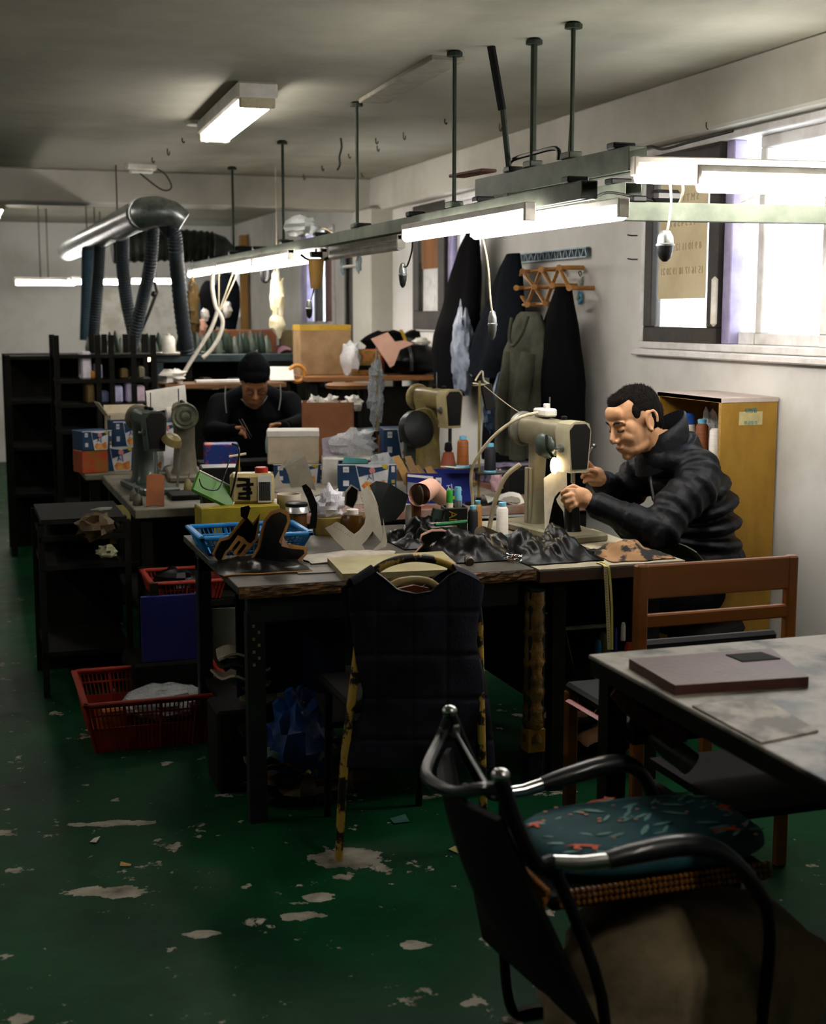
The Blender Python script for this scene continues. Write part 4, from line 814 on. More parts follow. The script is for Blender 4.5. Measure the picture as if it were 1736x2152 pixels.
cut('leather_pattern', 'curled stone-grey leather upper standing in front of the cream box', 'leather', [(563, 1025), (600, 975), (630, 950), (645, 960), (655, 995), (662, 1030), (640, 1025), (618, 1028), (612, 1000), (605, 985), (590, 990), (592, 1010), (605, 1026)], 5.75, .003, m_greylea, bend=lambda x, z: .05*math.cos(x*20)+.1*z)
o = thing('red_jar', 'reddish glue cone bottle beside the olive machine', 'bottle', P(942, 985, y=6.0)-V((0, 0, .0)))
o.location.z = .749
hz = P(942, 985, y=6.0).z-.749
G().lathe([(.04, 0), (.044, .02), (.042, hz+.0), (.024, hz+.075), (.014, hz+.08)], 14).obj('body', mat('terracotta', '8C4A33', .6), o); G().lathe([(.014, hz+.078), (.02, hz+.09), (.016, hz+.12), (.004, hz+.125)], 12).obj('cap', m_black, o)
# open brown carton with crumpled paper and its neighbours
zb = P(695, 845, y=6.8).z
o = carton('brown_carton', 'open brown carton heaped with crumpled paper before the far bench', 'carton', (P(695, 900, y=6.8).x, 6.86, .75), (.265, .18, zb-.75), mat('red_kraft', '85573A', .8, c2='744A30', sc_=7), -14, open_=True, flaps=False)
for i, (px, py) in enumerate(((665, 842), (692, 838), (738, 833))):
    crumple('crumpled_paper', 'crumpled white paper in the open brown carton, %s' % ('aisle end', 'middle', 'wall end')[i], 'paper', (P(px, py+6, y=6.85).x, 6.86-.02*i, zb-.05), (.045, .05, .04), m_paper, i+2, .4)
# thread stand with wrapped spools
def spool(label, loc, h, r, m, grp='thread cones', cap=True, name='thread_cone', base=True):
    o = thing(name, label, 'thread', loc, 0, grp)
    G().lathe([(r*.6, .004), (r, .008), (r*1.0, h*.1), (r*.93, h*.8), (r*.75, h*.86), (r*.6, h*.88)], 18).obj('thread', m, o)
    if cap: G().lathe([(r*.55, h*.87), (r*.62, h*.885), (r*.62, h*.99), (r*.55, h)], 16).obj('cap', m_capblue, o)
    if base: G().lathe([(r*1.08, 0), (r*1.12, .005), (r*.95, .012)], 18).obj('foot', m_capblue, o)
    return o
m_tcop = mat('copper_thread', '8A4E1C', .5, c2='6E3B14', sc_=3, stretch=(1, 1, 60)); m_tblk = mat('black_thread', '0C0D10', .55, c2='171922', sc_=3, stretch=(1, 1, 60))
m_ttan = mat('tan_thread', 'A97A42', .55, c2='8C6032', sc_=3, stretch=(1, 1, 60)); m_twht = mat('white_thread', 'E6E3DC', .6, c2='D2CEC4', sc_=3, stretch=(1, 1, 60))
def stand(label, loc, h, plates):
    o = thing('thread_stand', label, 'thread stand', loc)
    G().tube([(0, 0, 0), (0, 0, h)], .006, 8).obj('pole', m_mach_olive, o); G().lathe([(.06, 0), (.058, .008), (.012, .014), (.01, .03)], 18).obj('base', m_blkmetal, o)
    for (dx, dy, z, r) in plates:
        pl = G().lathe([(.0, z-.004), (r, z-.003), (r*1.05, z+.004), (r, z+.002), (.0, z)], 22, at=(dx, dy, 0)).obj('plate', m_steel, o)
        G().tube([(0, 0, z-.012), (dx, dy, z-.006)], .005, 6).tube([(dx, dy, z), (dx, dy, z+.02)], .005, 6).obj('plate_arm', m_mach_olive, pl)
    G().tube([(-.03, 0, h-.02), (.05, 0, h-.02)], .003, 6).obj('thread_guide', m_steel, o)
    return o
S1 = V((P(800, 990, y=6.55).x, 6.6, .749)); hs1 = P(790, 780, y=6.6).z-.749
stand('thread stand with plastic-wrapped cones behind the snack cartons', S1, hs1, [(-.06, -.05, P(770, 955, y=6.5).z-.749, .05), (.0, -.09, P(797, 960, y=6.5).z-.749, .05), (.02, .06, P(810, 905, y=6.6).z-.749, .11)])
z1 = P(770, 955, y=6.55).z
spool('black cone with blue cap on the far thread stand', (S1.x-.06, S1.y-.05, z1), .125, .028, m_tblk); spool('copper cone on the far thread stand', (S1.x, S1.y-.09, P(797, 960, y=6.5).z), .13, .026, m_tcop)
b0 = P(790, 830, y=6.62)
single(G().blob((0, 0, .0), (.036, .032, .15), n=(20, 18), amp=.42, fr=5, seed=2).tube([(0, 0, .1), (.0, 0, .17)], [.03, .008], 8), 'film_wrap', clear_mat('grey_film', 'AEB6BA', .45), 'grey plastic film draped over the far thread stand', 'plastic', b0)
for i, (px, h) in enumerate(((812, .2), (790, .12))): pass
# front thread stand with copper and black cones
S2 = V((P(1012, 1062, z=.75).x, P(1012, 1062, z=.75).y, .745)); S2 = V((P(1013, 1075, y=5.42).x, 5.46, .745)); hs2 = P(1015, 800, y=5.46).z-.745
zA = P(985, 982, y=5.5).z; zB = P(1030, 993, y=5.42).z
stand('tall thread stand with knotted top beside the post machine', S2, hs2, [(-.055, .05, zA-.745, .075), (.035, -.04, zB-.745, .065)])
spool('big copper thread cone on the tall thread stand', (S2.x-.055, S2.y+.05, zA), .135, .026, m_tcop)
spool('black thread cone on the lower plate of the tall thread stand', (S2.x+.035, S2.y-.04, zB), .125, .025, m_tblk)
o = thing('knot_bundle', 'knot of twine and black tag tied at the top of the tall thread stand', 'twine', S2+V((0, 0, hs2)))
G().tube(bez([(-.02, 0, 0), (0, 0, .03), (.01, -.01, .04), (.02, 0, .0), (.05, 0, -.02), (-.03, 0, -.01)], 18), .004, 5).obj('twine', m_cream, o)
G().box((.04, 0, -.07), (.05, .015, .11), (0, -12, 0), b=.004).obj('black_tag', m_black, o)
single(G().box((0, 0, .002), (.12, .1, .004), (0, 4, 0)), 'paper_scrap', m_paper, 'white paper scrap under the copper cone', 'paper', (S2.x-.07, S2.y+.06, zA-.0035), 20)
# pink bag and white scraps by the tall stand
crumple('pink_bag', 'pale pink plastic bag behind the tall thread stand', 'bag', (P(1052, 1030, y=5.75).x, 5.78, .749), (.035, .035, .055), mat('pink_film', 'CFA4AE', .4, c2='D9C6CC', sc_=20), 5)
single(G().sheet(lambda u, v: (u*.16, v*.14, .012*math.sin(u*6+v*3)+.015*v), 8, 6, .002), 'printed_sheet', m_paper, 'loose printed sheet on the middle bench edge', 'paper', (P(985, 1040, y=5.6).x+.02, 5.42, .755), -10)
o = carton('magazine_box', 'lilac and navy flat box behind the post machine', 'box', (P(1075, 975, y=6.2).x, 6.2, .745), (.3, .2, P(1075, 975, y=6.2).z-.745), mat('lilac_navy', '8F86A0', .6, c2='1D1B3C', sc_=9, lo=.5, hi=.55), 12)
carton('black_case', 'black case below the lilac box beside the post machine', 'case', (P(1095, 1010, y=5.75).x, 5.78, .745), (.18, .14, P(1095, 985, y=5.75).z-.745), m_black, 10)

# ---- aisle side cartons on the box table
def at(px, py, y): return P(px, py, y=y)
YT = 7.3
snack('snack carton at the wall end of the lower row beside the aisle', (at(340, 985, YT).x, YT+.05, .74), (.2, .14, at(340, 938, YT).z-.74), -4)
snack('snack carton at the aisle end of the lower row', (at(245, 985, YT).x, YT+.05, .74), (.2, .14, at(245, 938, YT).z-.74), 4)
zq = at(300, 936, YT).z
snack('snack carton standing open on the upper row beside the aisle', (at(270, 935, YT).x, YT+.06, zq), (.17, .13, at(270, 885, YT).z-zq), 6, open_=True)
snack('snack carton behind the dark green machine on the upper row', (at(350, 935, YT).x, YT+.07, zq), (.16, .13, at(350, 888, YT).z-zq), -8)
carton('kraft_carton', 'open kraft carton with raised flaps above the aisle snack cartons', 'carton', (at(270, 880, 7.55).x, 7.58, .74), (.22, .16, at(270, 870, 7.55).z-.74), m_grip, 5, open_=True)
snack('tilted pale snack carton at the edge of the aisle', (at(195, 940, 7.25).x, 7.28, at(195, 945, 7.25).z), (.16, .14, .1), 16)
carton('red_carton', 'red and orange printed carton at the aisle end of the box table', 'carton', (at(192, 988, 7.25).x, 7.28, .74), (.14, .14, at(192, 945, 7.25).z-.74), mat('red_orange_print', '9C2E18', .5, c2='7A5A1C', sc_=18), 14)
o = thing('paper_roll', 'wide white paper unrolling behind the old machines', 'paper', (at(350, 880, 7.4).x, 7.4, at(350, 888, YT).z+.066))
G().sheet(lambda u, v: (-.1+u*.21, .05*v, -.02+.11*v+.03*u+.02*math.sin(v*3)), 8, 8, .003).obj('sheet', m_paper, o); G().tube([(.0, .0, -.03), (.14, 0, -.015)], .035, 12).obj('core', m_paper, o)
crumple('white_bag', 'white plastic bag between the two old machines', 'bag', (at(352, 920, 7.19).x, 7.2, .74), (.045, .04, .1), mat('glossy_white', 'E4E4E4', .3), 4)
carton('blue_red_carton', 'small blue and red carton before the worker', 'carton', (at(462, 978, 6.9).x, 6.86, .75), (.17, .12, at(462, 930, 6.9).z-.75), mat('blue_red_print', '1E3A86', .5, c2='A8392B', sc_=11, lo=.5, hi=.54), -8)
o = carton('black_cash_box', 'black equipment box beside the green tablet case', 'box', (at(466, 1060, 5.6).x, 5.62, .75), (.16, .14, at(466, 980, 5.6).z-.75), m_black, -5)
single(G().box((0, 0, .375), (.15, .15, .75), b=.006), 'plinth_stool', m_dark, 'dark stool supporting the black equipment box', 'stool', (at(466, 1060, 5.6).x+.03, 5.62, 0))
# ================= front workbenches =================
m_btop = mat('worn_bench_top', '4B473A', .5, c2='24221B', sc_=5, lo=.3, hi=.65, bump=.2, bsc=30)
m_bedge = mat('chewed_ply_edge', '6B4A22', .8, c2='2B2014', sc_=30, lo=.4, hi=.6, bump=.5, bsc=60, stretch=(.4, 1, 2))
m_bframe = mat('dark_green_frame', '1A2420', .55, metal=.3, c2='10140F', sc_=10)
m_tapewrap = mat('brown_packing_tape', '7A5C2A', .25, c2='3C2E14', sc_=12, lo=.35, hi=.7, bump=1.0, bsc=28, coat=.4)
m_btop2 = mat('pale_bench_top', 'A8A08A', .6, c2='7C7562', sc_=5, lo=.35, hi=.75)
m_tanedge = mat('raw_tan_edge', '946A32', .8, c2='744E22', sc_=12)
m_yelpaint = mat('yellow_paint_chipped', 'A98A3C', .45, c2='14100B', sc_=18, lo=.48, hi=.53)
m_blueplas = mat('blue_plastic', '1C7FBE', .4, c2='1768A0', sc_=7)
m_redplas = mat('dull_red_plastic', '6E1D12', .5, c2='511309', sc_=7)
TZ = .75
o = thing('front_workbench', 'worn front workbench with chewed edge and a tape-wrapped leg', 'workbench', (1.25, 4.47, 0))
G().box((0, .01, TZ-.012), (.95, 1.02, .024), b=.002).obj('top', m_btop, o, 0)
vs = []; n = 60
g = G().sheet(lambda u, v: (-.475+.95*u, -.512-.006*noise.noise(V((u*40, v*3, 0)))-.004*math.sin(v*3.1), TZ-.002-.03*v+.004*noise.noise(V((u*60, 9, v*2)))), n, 4, .012)
g.obj('chewed_edge', m_bedge, o, 0)
for yy in (-.44, .46): G().box((0, yy, .67), (.88, .05, .09), b=.006).obj('apron', m_bframe, o, 0)
for i in range(4): 
    sx, sy = (-1, -1, 1, 1)[i], (-1, 1, -1, 1)[i]
    x, y = sx*.415, sy*.46-.0
    if i == 0:
        G().box((x, y, .33), (.055, .006, .66)).box((x-.025, y+.02, .33), (.006, .045, .66)).obj('leg', m_bframe, o, 0)
        g = G()
        for k in range(7): g.box((x+.008*(1 if k % 2 else -1), y-.0035, .5+k*.02), (.008, .002, .009))
        g.obj('leg_slots', mat('slot_light', '8A8458', .7), bpy.data.objects[[c.name for c in o.children if c.name.startswith('leg')][0]], 0, kind='stuff')
    elif i == 2:
        x = P(1117, 1400, y=4.03).x-1.25
        l = G().box((x, y, .34), (.055, .05, .68), b=.004).obj('leg', m_bframe, o, 0)
        pts = [(x, y, .17+.5*k/26) for k in range(27)]
        G().tube(pts, [.034*(1+.10*math.sin(k*2.4)+.06*math.sin(k*5.1)) for k in range(27)], 12).obj('tape_wrap', m_tapewrap, l, 50)
        z0, z1 = P(1113, 1582, y=3.99).z, P(1113, 1532, y=3.99).z
        G().box((x, y, (z0+z1)/2), (.062, .058, z1-z0), b=.003).obj('yellow_band', mat('ochre_tape', '8C6414', .6, c2='74510E', sc_=20), l, 0)
    else: G().box((x, y, .34), (.05, .05, .68), b=.004).obj('leg', m_bframe, o, 0)
G().box((-.02, .1, .22), (.8, .7, .02)).obj('under_shelf', m_dark, o, 0)
o = thing('machine_workbench', 'brown-edged machine workbench in front of the seated man', 'workbench', (1.995, 4.46, 0))
G().box((0, 0, TZ-.003), (.52, 1.02, .006)).obj('pale_top', m_btop2, o, 0); G().box((0, 0, TZ-.026), (.52, 1.02, .04), b=.003).obj('top', mat('brown_edge_board', '3A2413', .6, c2='27170B', sc_=6), o, 0)
for sx in (-1, 1):
    for sy in (-1, 1): G().box((sx*.17, sy*.45, .352), (.045, .045, .704)).obj('leg', m_dark, o, 0)
G().box((0, .2, .45), (.46, .02, .4)).obj('back_panel', m_dark, o, 0); G().box((0, -.1, .3), (.46, .6, .02)).obj('shelf', m_dark, o, 0)
# white top sheet with diagonal edge beside the man
single(G().box((0, 0, .002), (.19, .62, .003)), 'cream_sheet', mat('cream_sheet', 'C9C2A8', .6, c2='B5AD92', sc_=6), 'cream paper sheet on the machine workbench beside the man', 'paper', (2.15, 4.33, TZ), -2)
# ---- man's post-bed sewing machine
mp = (2.04, 4.68)
o = sewing('beige post-bed sewing machine worked by the man', (mp[0], mp[1], TZ), -80, mat('ivory_enamel', '8E8870', .4, c2='6C664F', sc_=6), .43, .23, cw=.55, post=.155, wheel=mat('dull_silver_wheel', '8C8C80', .4, metal=.4, c2='5B5C52', sc_=10), facerim=mat('pale_ivory_rim', 'A39C80', .4))
G().box((.012, -.034, .13), (.012, .012, .22), b=.003).box((-.012, -.034, .13), (.018, .014, .22), b=.003).obj('column_ribs', MATS['ivory_enamel'], o)
G().box((.05, .0, .445), (.09, .05, .03), b=.006).box((.06, 0, .468), (.02, .02, .02), b=.003).obj('switch_box', m_white, o)
G().tube(bez([(.05, -.03, .445), (.0, -.09, .42), (-.1, -.14, .34), (-.2, -.16, .22), (-.26, -.12, .08), (-.3, -.1, .003)], 26), .006, 7).obj('white_cable', m_cream, o)
G().tube(bez([(-.02, -.06, .25), (-.06, -.1, .2), (-.1, -.12, .1), (-.12, -.13, .004)], 18), .009, 8).obj('hose', mat('bone_hose', 'A39B80', .5), o)
G().blob((.12, -.04, .33), (.07, .03, .045), amp=.1, seed=3).obj('motor_cover', m_mach_green, o)
G().tube([(.245, .05, .3), (.245, .075, .33)], .004, 6).blob((.245, .08, .335), .009, n=(8, 6)).obj('lever', m_steel, o)
lp = G().blob((.19, -.052, .265), (.016, .014, .03), n=(10, 8)).obj('work_lamp', mat('work_lamp_glow', 'FFE2B4', .4, emit=26), o)
G().tube(bez([(.15, -.06, .37), (.17, -.07, .33), (.188, -.054, .295)], 8), .006, 6).obj('lamp_neck', m_blkmetal, o)
# white guard sheet behind the post, black thread post cloth held by the man
c0 = P(1170, 1108, y=4.52)
o = cut('white_card', 'tall white card standing beside the machine post', 'card', [(1146, 1108), (1147, 985), (1195, 952), (1196, 1106)], 4.53, .003, mat('bright_card', 'E6E2D2', .7), tilt=-4)
o.location.z = TZ
cut('leather_upper', 'black leather upper held up to the needle by the man', 'leather', [(1190, 1035), (1182, 1036), (1168, 1046), (1160, 1062), (1148, 1095), (1143, 1118), (1180, 1118), (1194, 1112), (1192, 1078), (1175, 1058), (1172, 1050)], 4.36, .003, m_blkleather, bend=lambda x, z: .05*math.sin(x*15)+.12*z)
# ---- black leather heaps
def heap(name, label, px0, px1, y0, y1, h, m, seed, edge=None, rz=0, rough=1.0, zb=TZ):
    a, b = P(px0, 1170, y=y0).x, P(px1, 1170, y=y0).x; w_, d_ = b-a, y1-y0; o = thing(name, label, 'leather', ((a+b)/2, (y0+y1)/2, zb), rz)
    def fn(u, v):
        e = 4*u*(1-u)*4*v*(1-v); ir = .12*noise.noise(V((u*3, v*3, seed)))
        x = (u-.5)*w_*(1+ir); y = (v-.5)*d_*(1+ir)
        z = .003+h*(min(1, e*1.4)**.8)*(.62+.6*noise.noise(V((u*3.2*rough, v*2.5*rough, seed*3.7)))+.15*math.sin(u*9*rough+seed))
        z += h*.22*noise.noise(V((u*9*rough, v*7*rough, seed*1.3)))*min(1, e*2)
        return (x, y, max(.0025, z))
    G().sheet(fn, 44, 26, .003).obj('leather', m, o, 60)
    if edge: 
        pts = [V(fn(i/20, 0)) for i in range(21)]; G().tube([p+V((0, -.002, .001)) for p in pts], .003, 5).obj('raw_edge', edge, o)
    return o
heap('leather_pile', 'crumpled heap of black leather pieces at the middle of the bench', 945, 1130, 4.12, 4.5, .075, m_blkleather, 2, rough=1.5)
heap('leather_pile', 'shiny black leather folds in front of the post machine', 1110, 1270, 4.02, 4.36, .085, m_blkleather, 5, rough=1.3)
heap('leather_pile', 'black leather offcuts behind the tan-edged strip', 850, 1000, 4.42, 4.75, .08, m_blkleather, 8, rough=1.6)
heap('leather_pile', 'tan suede-backed leather pieces beside the wooden chair', 1290, 1420, 3.98, 4.2, .045, mat('tan_suede', '8C6A48', .8, c2='14110E', sc_=9, lo=.48, hi=.53), 4)
heap('leather_scrap', 'small dark leather scrap by the cream sheet', 1225, 1278, 4.12, 4.22, .012, m_blkleather, 6)
# boot uppers standing at the aisle end
Yb = 4.28
bt = lambda k=0: (lambda x, z: .05*math.sin(x*9+k)+.03*math.cos(z*14))
cut('boot_upper', 'black boot shaft with broad tan raw edge standing by the blue basket', 'leather', [(548, 1148), (551, 1125), (556, 1092), (568, 1078), (585, 1074), (600, 1082), (603, 1095), (596, 1118), (588, 1140), (600, 1152), (620, 1158), (648, 1162), (650, 1170), (630, 1186), (600, 1190), (560, 1186), (530, 1178)], Yb, .0035, m_blkleather, bend=bt(0), edge=m_tanedge, ex=.013)
cut('boot_upper', 'notched black boot piece with stepped tan edges leaning on the shaft', 'leather', [(458, 1168), (470, 1142), (490, 1138), (498, 1128), (505, 1118), (525, 1092), (530, 1070), (526, 1064), (508, 1068), (510, 1088), (540, 1110), (550, 1090), (545, 1140), (535, 1150), (520, 1172), (508, 1168), (500, 1160), (490, 1156), (480, 1165), (470, 1185)], Yb+.05, .0035, m_blkleather, bend=bt(1), edge=m_tanedge, ex=.011)
cut('boot_lining', 'tan toothed lining strip at the front of the boot pieces', 'leather', [(480, 1156), (502, 1126), (515, 1132), (524, 1142), (538, 1150), (512, 1175), (506, 1172), (524, 1150), (517, 1146), (497, 1169), (492, 1165), (510, 1142), (504, 1138), (486, 1159)], Yb-.03, .003, m_tanedge, bend=bt(0))
heap('leather_pile', 'flat black leather vamp with tan stitching under the boot pieces', 468, 655, 4.14, 4.42, .03, m_blkleather, 11, edge=m_tanedge)
cut('leather_scrap', 'pinkish leather tip beside the boot shaft', 'leather', [(594, 1125), (602, 1140), (608, 1152), (600, 1150), (592, 1148)], Yb-.02, .003, m_pink)
# ---- blue basket
def basket(label, x0, x1, y0, y1, zb, zt, m, tap=.03, grp=None, bands=((0, .14), (.5, .58), (.9, 1.0))):
    o = thing('slotted_basket', label, 'basket', ((x0+x1)/2, (y0+y1)/2, zb), 0); w_, d_, h = x1-x0, y1-y0, zt-zb
    G().box((0, 0, .003), (w_-2*tap, d_-2*tap, .006)).obj('floor_plate', m, o, 0)
    rim = G()
    for s in (-1, 1): rim.box((s*w_/2, 0, h), (.022, d_+.022, .014), b=.004).box((0, s*d_/2, h), (w_+.022, .022, .014), b=.004)
    rim.obj('rim', m, o, 0)
    def wall(a, b, nrm, L_):
        g = G(); n = max(6, int(L_/.016)); a, b = V(a), V(b)
        for j, (za, zb_) in enumerate(bands):
            for (t0, t1) in ((0, 1),):
                k0 = lambda z: tap*(1-z)
                pts = []
                for t, z in ((0, za), (1, za), (1, zb_), (0, zb_)):
                    p = lerp(a, b, t); c = V((0, 0, 0)); p = p*1.0; p -= nrm*k0(z); q = (b-a).normalized(); p += q*(k0(z) if t == 0 else -k0(z)); pts.append(p+V((0, 0, z*h)))
                pts2 = [p-nrm*.003 for p in pts]; g.add(pts+pts2, [(0, 1, 2, 3), (7, 6, 5, 4), (0, 4, 5, 1), (1, 5, 6, 2), (2, 6, 7, 3), (3, 7, 4, 0)])
        for i in range(n+1):
            t = i/n
            if i % 8 in (0,) or i in (1, n-1): wd = .010
            else: wd = .0045
            p0 = lerp(a, b, t); q = (b-a).normalized(); sh = lerp(tap, -tap, t)
            p0_ = p0-nrm*tap+q*sh; p1_ = p0+V((0, 0, h)); g.tube([p0_, p1_], wd*.6, 4)
        g.obj('slotted_side', m, o, 0)
    for s, nr in ((-1, V((0, -1, 0))), (1, V((0, 1, 0)))): wall((-w_/2, s*d_/2, 0), (w_/2, s*d_/2, 0), nr, w_)
    for s, nr in ((-1, V((-1, 0, 0))), (1, V((1, 0, 0)))): wall((s*w_/2, -d_/2, 0), (s*w_/2, d_/2, 0), nr, d_)
    return o
zr = P(535, 1127, y=4.5).z; yb = P(550, 1093, z=zr).y; xa, xb = P(418, 1127, z=zr).x, P(655, 1127, z=zr).x
basket('bright blue slotted basket at the end of the front workbench', xa, xb+.01, 4.5, min(yb, 4.78), TZ, zr, m_blueplas)
heap('leather_scrap', 'tangle of black scraps inside the blue basket', 455, 640, 4.55, 4.73, .05, m_blkleather, 3, zb=TZ+.007)
cut('leather_strap', 'dark curved leather strap arching out of the blue basket', 'leather', [(637, 1022), (645, 1018), (655, 1028), (668, 1060), (668, 1085), (664, 1110), (650, 1112), (656, 1080), (648, 1050), (640, 1032)], 4.72, .008, m_blkleather, bend=lambda x, z: .1*z)
# ---- yellow box, tablet, jug
zy = P(505, 1064, y=4.86).z
xa, xb = P(421, 1090, y=4.86).x, P(588, 1090, y=4.86).x
o = carton('yellow_box', 'flat yellow printed box behind the blue basket', 'box', ((xa+xb)/2, 4.92, TZ), (xb-xa, .13, zy-TZ), mat('yellow_card', '8D7E15', .6, c2='6F6410', sc_=12), 0)
for i in range(4): G().box((-.12+i*.075, -.0655, .03), (.045, .001, .03), (0, 0, 0)).obj('print_mark', m_dark, o, 0)
b0 = P(455, 1066, y=4.9)
o = thing('green_tablet_case', 'lime green tablet case with white rim propped on the yellow box', 'tablet case', (b0.x, 4.93, zy), rot=(0, 0, 0))
T = M4((0, 0, .052), (62, 28, 0))
G().box((0, 0, 0), (.165, .085, .014), b=.006, M=T).obj('shell', mat('lime_green', '3F7A16', .4, c2='2F6210', sc_=5), o); G().box((.0, .042, .003), (.16, .006, .013), b=.002, M=T).box((.08, 0, .003), (.006, .08, .013), b=.002, M=T).obj('rim', m_white, o)
G().tube(bez([(-.06, -.03, .1), (-.05, -.05, .07), (.0, -.05, .06), (.03, -.02, .1), (.06, .02, .16)], 20), .0025, 5).obj('cable', m_black, o)
o = thing('cream_jug', 'cream plastic jug with red cap and barcode on the yellow box', 'jug', (P(532, 1062, y=4.93).x, 4.945, zy), -10)
h = P(532, 994, y=4.93).z-zy
G().box((0, 0, h/2), (.16, .085, h), b=.012).obj('body', mat('cream_jug_plastic', 'A8986A', .45, c2='8A7B50', sc_=8), o); G().lathe([(.023, h-.002), (.024, h+.002), (.024, h+.018), (.02, h+.02)], 16, at=(.035, 0, 0)).obj('cap', m_red, o)
lb = G().box((.045, -.044, h*.5), (.05, .002, h*.9)).obj('label_strip', m_paper, o, 0)
g = G()
for i in range(16): g.box((.025+i*.0026, -.0455, h*.42), (.0012+.0008*(i % 3 == 0), .001, h*.62))
g.obj('barcode', m_face, lb, 0, kind='stuff')
g = G()
for i, (x, z, w_) in enumerate(((-.03, .82, .045), (-.025, .64, .06), (-.02, .5, .03), (-.025, .36, .05), (-.03, .2, .045))): g.box((x, -.0435, h*z), (w_, .001, h*.1), (0, 5*(-1)**i, 0))
g.box((-.015, -.0435, h*.5), (.014, .001, h*.7)).obj('brush_lettering', m_face, o, 0)
G().tube(bez([(-.08, -.03, .02), (-.06, -.05, .1), (-.045, -.05, .2), (-.07, -.03, .22)], 14), .004, 6).obj('black_wire', m_black, o)
# ---- jars, cup, bags, patterns in the middle of the front bench
p = P(602, 1062, y=5.0); o = thing('white_cup', 'stained white enamel cup behind the boot pieces', 'cup', (p.x, 4.96, TZ))
hc = P(602, 1038, y=4.96).z-TZ
G().lathe([(.036, 0), (.042, .01), (.045, hc), (.042, hc), (.038, .014), (0, .012)], 18).obj('body', mat('stained_enamel', 'C8BFAC', .5, c2='9A8A70', sc_=9), o)
p = P(625, 1090, y=4.86); o = thing('glue_jar', 'glue jar with foil-wrapped lid beside the blue basket', 'jar', (p.x, 4.87, TZ)); hj = P(625, 1060, y=4.86).z-TZ
G().lathe([(.036, 0), (.038, .006), (.038, hj-.03), (.034, hj-.024)], 18).obj('glass', mat('amber_glue', '4A3010', .3), o); G().lathe([(.037, hj-.034), (.046, hj-.03), (.04, hj-.008), (.038, hj-.006)], 18).obj('foil_wrap', mat('foil', 'C9C9C6', .25, metal=.6), o); G().lathe([(.04, hj-.008), (.042, hj-.004), (.042, hj+.004), (.036, hj+.008)], 18).obj('lid', m_black, o)
p = P(703, 1092, y=4.8); o = thing('low_tin', 'low yellow-rimmed tin under the crumpled plastic', 'tin', (p.x, 4.86, TZ)); ht = P(703, 1088, y=4.82).z-TZ
G().lathe([(.062, 0), (.064, .004), (.064, ht), (.0, ht)], 20).obj('tin_body', mat('straw_tin', 'A89048', .5, c2='7E6A30', sc_=9), o)
crumple('crumpled_plastic', 'peaked ball of crumpled clear plastic on the low tin', 'plastic', (p.x, 4.86, TZ+ht), (.058, .05, .05), clear_mat('white_film', 'E3E3E8', .72), 6, .4, peak=(-.005, .125))
p = P(758, 1100, y=4.78); o = thing('glue_jar', 'brown glue jar with white screw top behind the grey pattern', 'jar', (p.x-.01, 4.8, TZ)); hj = P(735, 1075, y=4.78).z-TZ
G().lathe([(.06, 0), (.062, .005), (.06, hj-.03), (.05, hj-.012)], 20).obj('glass', mat('brown_glue', '5A3A10', .25), o); G().lathe([(.022, hj-.014), (.022, hj+.004), (.018, hj+.006)], 14, at=(-.015, 0, 0)).obj('screw_top', m_white, o)
gv = [(674, 1105), (690, 1098), (700, 1092), (715, 1100), (730, 1113), (742, 1121), (755, 1115), (768, 1104), (772, 1090), (768, 1062), (760, 1045), (760, 1035), (779, 1024), (790, 1042), (802, 1062), (808, 1090), (815, 1125), (819, 1140), (812, 1146), (790, 1120), (776, 1135), (762, 1145), (770, 1158), (745, 1160), (722, 1155), (700, 1135)]
cut('leather_pattern', 'stone-grey V-shaped leather pattern with punched edge standing at the bench middle', 'leather', gv, 4.42, .0025, m_greylea, bend=lambda x, z: .06*math.sin(x*12)+.05*z, holes=[(693+i*5.2, 1101+i*3.2-(i > 7)*(i-7)*7.3) for i in range(14)]+[(763+i*.7, 1048+i*6.5) for i in range(9)])
cut('leather_pattern', 'second grey leather leaf curling behind the V-shaped pattern', 'leather', [(806, 1088), (818, 1138), (814, 1150), (800, 1152), (770, 1160), (800, 1140), (808, 1120)], 4.40, .0025, m_greylea, bend=lambda x, z: .03*math.sin(x*30))
heap('leather_pattern', 'pale grey leather skirt lying flat below the V-shaped pattern', 655, 850, 4.26, 4.42, .014, mat('pale_leather', 'A9A294', .65), 9)
cut('leather_upper', 'fan of matte black leather panels behind the grey pattern', 'leather', [(782, 1022), (800, 1014), (830, 1020), (862, 1042), (855, 1075), (840, 1098), (800, 1105), (806, 1070), (795, 1045)], 4.62, .004, mat('matte_black_leather', '1B201E', .6, c2='131614', sc_=10), bend=lambda x, z: .06*math.cos(x*16))
cut('leather_upper', 'dark rounded leather cap left of the black fan', 'leather', [(729, 1060), (730, 1035), (740, 1022), (752, 1030), (750, 1050), (742, 1066)], 4.75, .006, m_blkleather, edge=m_greylea, ex=.006)
